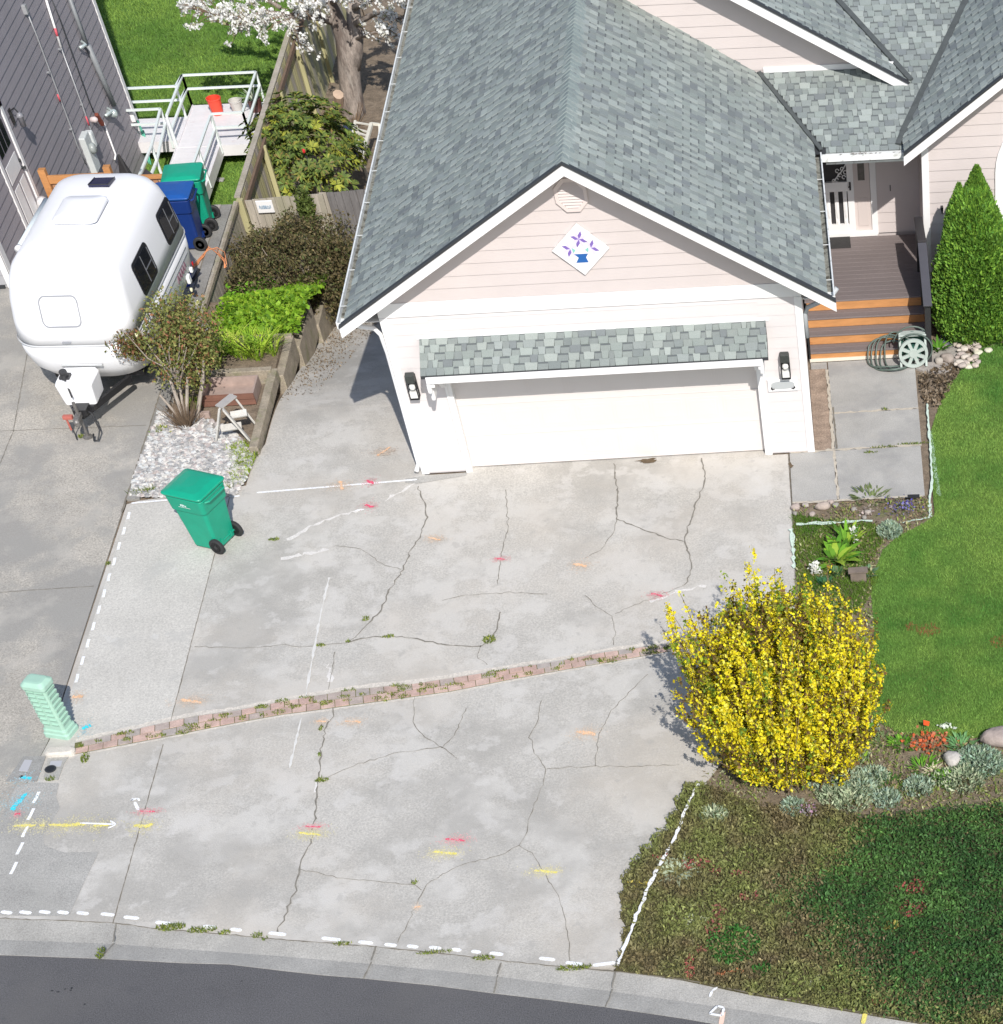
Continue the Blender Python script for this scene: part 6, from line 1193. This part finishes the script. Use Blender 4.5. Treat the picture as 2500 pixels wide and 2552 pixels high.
# --- lime ground leaves
q=scatter([(-4.1,4.66),(-2.62,4.66),(-2.5,6.4),(-2.5,7.3),(-3.0,7.5),(-3.3,6.5),(-3.9,6.1),(-4.25,5.4)],1500); N=len(q); n1=vnoise(q[:,0],q[:,1],.5,4)
P=np.column_stack([q,-.12-.30*np.clip((q[:,1]-6.0),0,1.2)+.10+.22*n1*RNG.random(N)**.5]); c=pal(N,[(.16,.31,.018),(.22,.38,.025),(.10,.22,.015),(.28,.42,.035)],[.35,.35,.15,.15],.15)
V=leaves(P,.085,.72,up=1.1); np_mesh('lime_leafy_plants',V,4,c,LEAF,label='dense bright lime-green leafy plants filling the middle terraced bed',cat='ground cover',kind='stuff')
q=scatter([(-4.35,6.3),(-3.6,6.6),(-3.3,7.0),(-3.6,7.4),(-4.3,7.0)],800); N=len(q); P=np.column_stack([q,-.45+.25*RNG.random(N)]); V=leaves(P,.08,.7,up=1.0); np_mesh('small_lime_plants',V,4,pal(N,[(.14,.34,.02),(.2,.42,.03)],jit=.2),LEAF,label='small patch of lime-green leaves at the left foot of the bronze shrub',cat='ground cover',kind='stuff')
def strap_clump(name,x,y,z,n,L,w,spread,cols,label,cat='plant',seed=0,up=.8,group=None,parent=None,segs=4):
    rg=np.random.default_rng(seed); Vs=[]; cs=[]
    for i in range(n):
        a=rg.random()*6.283; r=spread*.35*math.sqrt(rg.random()); l=L*(.6+.5*rg.random()); o=(.25+.75*rg.random())*(1-up)+.12; b=np.array([x+r*math.cos(a),y+r*math.sin(a),z]); dr=np.array([math.cos(a+rg.normal()*.3),math.sin(a+rg.normal()*.3),0]); sd=np.array([-dr[1],dr[0],0])*w*.5; pr=None; c=np.array(cols[rg.integers(len(cols))])*(1+.15*rg.normal())
        for k in range(segs+1):
            t=k/segs; p=b+dr*(l*o*t*(1+t*.8))+np.array([0,0,l*(t-.45*t*t*(1.3-up))]); ww=math.sin(math.pi*min(.15+t*.85,1))**.6 if t<1 else 0; cur=(p-sd*ww,p+sd*ww)
            if pr is not None: Vs+=[pr[0],pr[1],cur[1],cur[0]]; cs.append(c)
            pr=cur
    return np_mesh(name,np.array(Vs),4,np.clip(np.array(cs),.003,.95),LEAFN,parent,origin=(x,y,z),label=label,cat=cat if label else None,group=group)
Vs=None
dl=empty('daylily_clump',(-3.5,3.9,.06),'arching yellow-green strap leaves in the narrow bed behind the planter box','plant')
for i in range(9): strap_clump('leaves',-4.0+i*.13+random.uniform(-.05,.05),3.85+random.uniform(-.2,.25),.05,42,.50,.022,.3,[(.26,.42,.03),(.34,.48,.05),(.18,.33,.03),(.42,.50,.08)],None,seed=i,up=.55,parent=dl)
# --- rose bush by the trailer
rs=empty('rose_bush',(-4.12,1.9,0),'leggy rose bush with bare grey stems between trailer and gravel bed','bush')
shrub_cloud('foliage',rs,-3.98,2.7,1.02,.62,.88,.78,9000,.05,.62,[(.20,.22,.06),(.26,.26,.08),(.15,.18,.05),(.30,.17,.08),(.34,.15,.08)],[.34,.28,.2,.1,.08],shell=.15,seed=21,lumps=16,amp=.5)
shrub_cloud('side_foliage',rs,-4.72,2.45,1.12,.38,.30,.28,1500,.045,.6,[(.12,.13,.03),(.17,.16,.05),(.22,.10,.05)],shell=.2,seed=22)
M=MB()
for (dx,dy,h,r) in ((-.02,.10,.75,.04),(.22,.25,.7,.035),(-.28,.1,.5,.03),(.1,.3,.9,.028)): M.tube([(-4.12,1.88,0),(-4.12+dx*.4,1.88+dy*.3,h*.4),(-4.12+dx,1.88+dy,h)],[r,r*.85,r*.6],7)
for i in range(14):
    a=random.random()*6.28; r=random.uniform(.2,.6); z0=random.uniform(.5,.9); M.tube([(-4.1,2.1,z0),(-4.1+r*.6*math.cos(a),2.2+r*.6*math.sin(a),z0+.3),(-4.1+r*math.cos(a),2.3+r*math.sin(a),z0+random.uniform(.3,.8))],[.012,.009,.004],4,cap=False)
M.tube([(-3.95,2.0,.05),(-3.72,2.25,.55),(-3.62,2.35,.85)],[.035,.03,.015],6); M.tube([(-3.74,2.22,.5),(-3.78,2.4,.8)],[.018,.008],5); M.build('stems',GREYTW,rs)
M=MB()
for i in range(150):
    a=random.random()*6.28; r=random.uniform(.05,.38); M.tube([(-4.13+r*.3*math.cos(a),1.85+r*.3*math.sin(a),.0),(-4.13+r*math.cos(a),1.85+r*math.sin(a),random.uniform(.18,.45))],[.006,.003],3,cap=False)
M.build('dead_twigs',TWIG,rs)
M=MB()
for u,v,z in ((477,722,1.5),(494,752,1.4),(493,756,1.3),(405,777,1.4),(340,835,1.3)): c_=U(u,v,z); rock(M,tuple(c_),.03,.03,.03,(.75,.72,.45),u,7,4)
M.build('pale_blooms',mat('cream_petal',(.78,.74,.50),.6),rs)
# --- low plants
def clumps(L,group_label):
    for i,(u,v,n,Ln,w,sp,cols,label,up) in enumerate(L):
        p=U(u,v); sil=w<.06
        if cols[0] in (SIL[0],PSIL[0]):
            Nl=int(n*16); a=RNG.random(Nl)*6.283; r=np.sqrt(RNG.random(Nl))*(sp*.62+.07); hh=(.05+Ln*.40*(1-(r/(sp*.62+.07))**2))*RNG.random(Nl)**.5*(.6+.6*vnoise(p.x+r*np.cos(a),p.y+r*np.sin(a),.09,i)); P_=np.column_stack([p.x+r*np.cos(a),p.y+r*np.sin(a),hh]); dd=np.column_stack([np.cos(a)*.5,np.sin(a)*.5,np.full(Nl,.9)]); np_mesh('bedding_plant',leaves(P_,.07,.30,up=.2,dirs=dd),4,pal(Nl,list(cols)+[(.16,.22,.13)],jit=.15),LEAFN,origin=(p.x,p.y,0),label=label,cat='plant'); continue
        strap_clump('bedding_plant',p.x,p.y,-.01,int(n*(2.8 if sil else 1.6)),Ln*(.58 if sil else .85),w*(.62 if sil else .75),sp*(1.9 if sil else 1.15),cols,label,seed=100+i,up=up)
SIL=[(.36,.46,.34),(.28,.40,.31),(.44,.52,.38)]; GRN=[(.10,.26,.025),(.16,.36,.03),(.07,.18,.02)]; YG=[(.24,.40,.04),(.32,.46,.05)]; PSIL=[(.50,.54,.36),(.40,.48,.30)]
clumps([(2218,1328,90,.30,.05,.2,SIL,'round silver-green lavender-like plant beside the curve of the lawn',.25),
 (2085,1395,26,.36,.13,.35,GRN+YG,'broad-leaved bright green plant between driveway corner and lawn',.35),(2110,1355,22,.42,.07,.3,YG+GRN,'tall pale green leaves behind the broad-leaved plant',.55),
 (2056,1455,30,.22,.025,.12,[(.05,.16,.07)],'dark blue-green spiky leaves at the top edge of the yellow bush',.7),(2085,1430,14,.26,.05,.12,[(.10,.20,.08)],'grey-green upright leaves above the yellow bush',.8),(2165,1428,18,.2,.05,.15,[(.14,.24,.13)],'dull green leaves beside the little wooden stool',.4),
 (2108,1838,34,.36,.09,.4,GRN+YG,'bright green leafy plant at the right foot of the yellow bush',.3),(2150,1820,22,.25,.06,.3,SIL,'silver leaves tucked behind the bright green plant by the yellow bush',.4),
 (2250,1858,22,.22,.05,.2,GRN,'green leafy tuft left of the orange-sprayed soil',.4),(2398,1860,26,.25,.045,.25,[(.12,.28,.10),(.18,.36,.14)],'green tuft between the marker flag and the flat brown rock',.5),(2200,1850,12,.18,.04,.2,[(.14,.2,.08)],'dull green low tuft right of the yellow bush foot',.4),
 (2440,1905,130,.42,.05,.45,SIL+[(.26,.40,.26)],'largest silver-green clump of woolly leaves, right of the pale rock',.35),(2400,1945,70,.26,.045,.4,PSIL,'lower pale silver clump in front of the largest silver clump',.3),(2355,1945,30,.2,.04,.2,PSIL+GRN,'small pale green clump below the pale jagged rock',.4),
 (2290,1965,44,.24,.045,.25,SIL,'blue-silver clump at the upper edge of the dark green patch',.3),(2300,1912,26,.22,.03,.25,GRN,'dark green wispy clump left of the pale jagged rock',.4),(2325,1922,14,.16,.04,.15,[(.60,.56,.38)],'cream-tipped little plant left of the pale rock',.3),
 (2210,1995,40,.22,.045,.22,SIL,'silver clump at the left corner of the dark green patch',.35),(2210,1960,34,.18,.04,.3,[(.06,.15,.03)],'dark green tuft above the left corner of the dark patch',.3),(2178,1940,40,.24,.045,.25,SIL+PSIL,'pale silver clump in the middle of the silver row',.35),(2146,1968,50,.24,.045,.28,SIL+PSIL,'silver clump nearest the shadowed gap in the silver row',.35),
 (2105,1945,60,.26,.05,.4,PSIL+SIL,'wide pale silver clump below the bright green plant',.3),(2060,1950,50,.24,.045,.3,SIL,'silver clump second from the yellow bush',.35),(2125,1995,46,.22,.045,.35,PSIL,'creamy silver leaves lowest in the silver row',.3),(2080,1985,36,.2,.045,.3,PSIL,'creamy silver tuft left of the lowest one',.3),
 (2075,1880,60,.26,.04,.35,SIL,'silver-blue clump close against the right side of the yellow bush',.45),(2115,1890,50,.24,.035,.35,PSIL+YG,'yellowish grey clump beneath the bright green plant',.4),(1978,2018,34,.2,.04,.2,SIL,'silver tuft at the lower edge of the yellow bush',.4),
 (1780,2035,26,.18,.045,.2,PSIL,'pale cream-green tuft near the top of the white ground line',.3),(1690,2175,44,.24,.05,.22,[(.46,.52,.36),(.40,.47,.33)],'pale silver tuft standing alone beside the white ground line',.25),(1742,2305,16,.14,.04,.2,[(.42,.46,.28)],'small pale tuft halfway down the ground cover',.3),(1725,2295,12,.12,.03,.15,[(.36,.42,.25)],'smaller pale tuft left of its neighbour in the ground cover',.3),(2030,2450,0+12,.1,.04,.1,[(.4,.4,.3)],'tiny pale sprout near the kerb in the ground cover',.3),
 (1990,1925,50,.22,.06,.35,GRN,'dark green leaves showing under the lower right of the yellow bush',.3),
 (2338,872,20,.25,.07,.2,GRN,'green leaves at the foot of the conifer beside the steps',.5),(2430,840,40,.3,.05,.5,GRN+[(.15,.2,.08)],'leafy green plants under the right side of the conifer',.4),(2385,850,36,.2,.03,.35,[(.30,.34,.48),(.24,.30,.36),(.2,.26,.2)],'low plant with pale blue flowers between conifer and stone heap',.3),
 (2170,1240,26,.2,.04,.4,[(.12,.16,.06),(.16,.2,.08)],'straggly green plant overhanging the lower edge of the walkway',.3),(405,1080,22,.16,.035,.2,[(.28,.42,.04),(.5,.5,.05)],'small yellow-flowered weed at the left corner of the gravel bed',.3)],'')
def flowers(name,u,v,n,r,cols,label,h=.12,size=.035):
    p=U(u,v); N=n; P=np.column_stack([p.x+RNG.normal(size=N)*r,p.y+RNG.normal(size=N)*r*.8,.02+h*RNG.random(N)]); return np_mesh(name,leaves(P,size,.8,up=.8),4,pal(N,cols,jit=.12),PETAL,origin=(p.x,p.y,0),label=label,cat='flowers')
flowers('flowers',2247,1272,170,.14,[(.12,.10,.42),(.22,.20,.50),(.10,.13,.05),(.3,.3,.4)],'blue-violet flowers in the soil strip near the white lawn-line corner')
flowers('flowers',2035,1432,70,.05,[(.85,.85,.78)],'white blossom cluster above the left part of the yellow bush',.2,.05)
flowers('flowers',2131,1352,34,.03,[(.85,.85,.80)],'single white bloom right of the broad-leaved plant',.25,.05)
flowers('flowers',2360,1815,26,.06,[(.75,.80,.70)],'white sprayed grass tuft right of the orange flag',.06,.05)
flowers('flowers',2017,2025,130,.09,[(.42,.34,.42),(.5,.3,.42),(.3,.3,.25)],'small mauve-flowered plant below the yellow bush',.12,.03)
flowers('flowers',2310,1855,260,.16,[(.70,.16,.06),(.6,.22,.12),(.3,.2,.12)],'orange-sprayed low leaves below the marker flag',.05,.05)
flowers('flowers',2165,1280,60,.08,[(.55,.45,.42),(.4,.34,.3)],'pale pinkish dried heads in the soil strip below the walkway',.05,.03)
# dead leaves / soil texture near downspout garden, right
q=scatter(upts([(2290,935),(2330,920),(2370,905),(2395,915),(2360,985),(2340,1015),(2300,1010)]),900); P=np.column_stack([q,.01+.03*RNG.random(len(q))]); np_mesh('leaf_litter',leaves(P,.06,.6,up=.8),4,pal(len(q),[(.12,.085,.05),(.20,.15,.10),(.08,.06,.04),(.3,.24,.17)],jit=.2),LEAFN,label='brown dead leaves on the bare soil beside the walkway top',cat='leaf litter',kind='stuff')
q=scatter([(-2.7,2.6),(-2.1,3.0),(-1.8,6.5),(-1.9,9.5),(-2.6,9.5)],500); q=q[RNG.random(len(q))<np.clip(1.15-(q[:,0]+2.7)/1.2+.5*(vnoise(q[:,0],q[:,1],.3,55)-.5),0,1)*np.clip((q[:,1]-2.2)/2,0,1)]; P=np.column_stack([q,hp(q[:,1])+.012]); np_mesh('path_litter',leaves(P,.034,.6,up=1.2),4,pal(len(q),[(.22,.17,.12),(.30,.24,.17),(.17,.13,.09)],jit=.2),LEAFN,label='brown litter along the timber edge of the side path',cat='leaf litter',kind='stuff')
bp=upts([(560,1120),(610,1105),(645,1125),(625,1175),(600,1215),(575,1205),(590,1150)])
V,c=blades(bp,5200,.05,.02,lambda x,y,N: pal(N,[(.26,.36,.03),(.18,.27,.03),(.34,.42,.06)],jit=.2),z=.015,lean=.7); np_mesh('sedum_mat',V,3,c,LEAFN,label='yellow-green mossy mat at the right edge of the gravel bed',cat='ground cover',kind='stuff')
gv=[];gc=[]
for u,v,rx,ry in ((400,1075,.1,.1),(350,1232,.2,.06),(375,1225,.1,.05),(570,1215,.1,.1),(520,960,.3,.12),(480,1010,.2,.2),(640,1128,.06,.2),(600,1165,.1,.1)):
    p=U(u,v); poly=[(p.x+rx*math.cos(a),p.y+ry*math.sin(a)) for a in np.linspace(0,6.28,12)[:-1]]; V,c=blades(poly,3000,.06,.018,mosscol,z=.015); gv.append(V); gc.append(c)
np_mesh('bed_weeds',np.concatenate(gv),3,np.concatenate(gc),LEAFN,label='scattered green weeds around the edges of the gravel bed',cat='weeds',kind='stuff')
# --- back lawn
bl=[(-14,14.0),(-8.1,14.0),(-8.1,9.85),(-4.5,9.85),(-4.5,26),(-5,30),(-14,30)]
bl=[(-8.0,9.9),(-4.5,9.9),(-4.5,30),(-12,30),(-12,16.8),(-8.0,16.8)]
M=MB(); M.add([(x,y,-1.99) for x,y in bl],[tuple(range(6))]); M.build('back_lawn',LAWNB,kind='structure')
def blcol(x,y,N):
    n=(vnoise(x,y,1.3,11)*.5+vnoise(x,y,.3,12)*.5)[:,None]; return np.clip((np.array([.095,.21,.035])*(1-n)+np.array([.25,.38,.07])*n)*(1+.2*RNG.normal(size=(N,1))),.003,.9)
V,c=blades(bl,1300,.05,.018,blcol,z=-1.99,lean=.7); np_mesh('back_grass',V,3,c,LEAFN,label='sunlit green grass of the lower back lawn beyond the grey house',cat='grass',kind='stuff')
# --- blossoming tree
bt=empty('blossoming_tree',(-3.62,18.2,-2),'old grey-barked tree with white blossom beside the long board fence','tree')
def TP(u,v,y): return UY(u,v,y)
TY=18.2; M=MB(); TW2=MB(); tips=[]
def tr(P,r): M.tube([TP(*p) for p in P],r,14)
tr([(880,300,TY),(878,262,TY),(872,200,TY),(868,140,TY),(858,95,TY),(840,50,TY),(818,0,TY),(800,-70,TY)],[.36,.27,.24,.25,.20,.17,.15,.11])
tr([(872,190,TY),(880,130,TY),(886,80,TY+.1),(880,20,TY+.2),(885,-60,TY+.4)],[.20,.21,.18,.15,.10])
def limb(P,r0,r1,sub,tw=.6):
    n=len(P)-1; M_=M if r0>.03 else TW2
    M_.tube(P,[r0+(r1-r0)*k/n for k in range(n+1)],7)
    for k in range(sub):
        t=random.uniform(.15,1)*n; i=min(int(t),n-1); p=P[i].lerp(P[i+1],t-i); d_=(P[i+1]-P[i]).normalized()+Vector((random.gauss(0,.8),random.gauss(0,.6),random.gauss(0,.55))); e=p+d_.normalized()*random.uniform(.25,.85)*tw*1.3
        mid=p.lerp(e,.5)+Vector((0,0,.05)); TW2.tube([p,mid,e],[.014,.009,.004],4,cap=False)
        for j in range(7): tips.append((p.lerp(mid,random.random()) if random.random()<.35 else mid.lerp(e,random.random())))
for P,r0,sub in (([(845,55,TY),(790,42,TY-.2),(740,38,TY-.5),(690,60,TY-.7)],.11,16),([(740,38,TY-.5),(660,30,TY-.6),(590,45,TY-.8),(520,30,TY-.9),(480,22,TY-.9)],.05,40),([(815,0,TY),(740,-40,TY-.3),(640,-10,TY-.5),(560,-20,TY-.6)],.08,34),([(700,40,TY-.6),(640,60,TY-1),(560,62,TY-1.2)],.03,26),
  ([(886,60,TY),(940,30,TY-.2),(990,45,TY-.4),(1035,40,TY-.4)],.07,34),([(882,20,TY),(960,-20,TY-.3),(1040,-10,TY-.3)],.07,26),([(880,100,TY),(935,80,TY-.5),(1000,90,TY-.9)],.035,14),([(720,50,TY-.6),(735,75,TY-.9),(745,100,TY-1.1)],.035,9),([(800,-60,TY),(700,-160,TY),(600,-200,TY)],.08,26),([(885,-50,TY),(960,-150,TY),(1080,-200,TY)],.08,26),([(800,-70,TY),(790,-200,TY+.2),(840,-300,TY+.3)],.09,26),([(700,20,TY+.8),(620,-30,TY+1),(520,-60,TY+1.2)],.05,26),([(820,10,TY),(860,-10,TY-.8),(900,10,TY-1.4)],.05,16),([(820,0,TY),(780,5,TY-.9),(760,30,TY-1.3)],.05,14)):
    limb([TP(*p) for p in P],r0,.012,sub)
M.build('trunk',BARK,bt,smooth=True); TW2.build('branches',TWIG,bt)
T_=np.array([tuple(t) for t in tips]); NK=1050; k=RNG.choice(len(T_),NK); ctr=T_[k]+RNG.normal(size=(NK,3))*.04
P=np.repeat(ctr,15,axis=0)+RNG.normal(size=(NK*15,3))*.035; c=pal(len(P),[(.90,.90,.87),(.84,.84,.80),(.66,.66,.58),(.30,.30,.16)],[.58,.25,.10,.07],.06)
np_mesh('blossom',leaves(P,.055,.9,up=.2),4,c,PETAL,bt)
M=MB()
for i in range(40):
    a=random.random()*6.28; M.tube([(-3.75+.25*math.cos(a),17.6+.2*math.sin(a),-1.98),(-3.75+.5*math.cos(a),17.6+.5*math.sin(a),-1.98+random.uniform(.05,.4))],[.012,.005],4,cap=False)
M.build('root_suckers',TWIG,bt)
# --- small bits behind railing
strap_clump('ramp_weeds',-6.9,13.2-.7,-2.0,30,.35,.03,.4,GRN,'green weeds under the loop of the white ramp railing','plant',seed=77,up=.5)
strap_clump('potted_plant',-5.62,17.5,zd+.2,26,.28,.03,.2,[(.14,.24,.10),(.35,.4,.3)],'sprawling plant in the dark brown pot on the white platform','plant',seed=78,up=.3)
p=U(2470,800); strap_clump('grey_grass_tuft',10.0,3.45,.6,90,.6,.02,.5,[(.28,.27,.22),(.2,.22,.16)],'greyish grassy tuft against the right side of the conifer','plant',seed=79,up=.5)
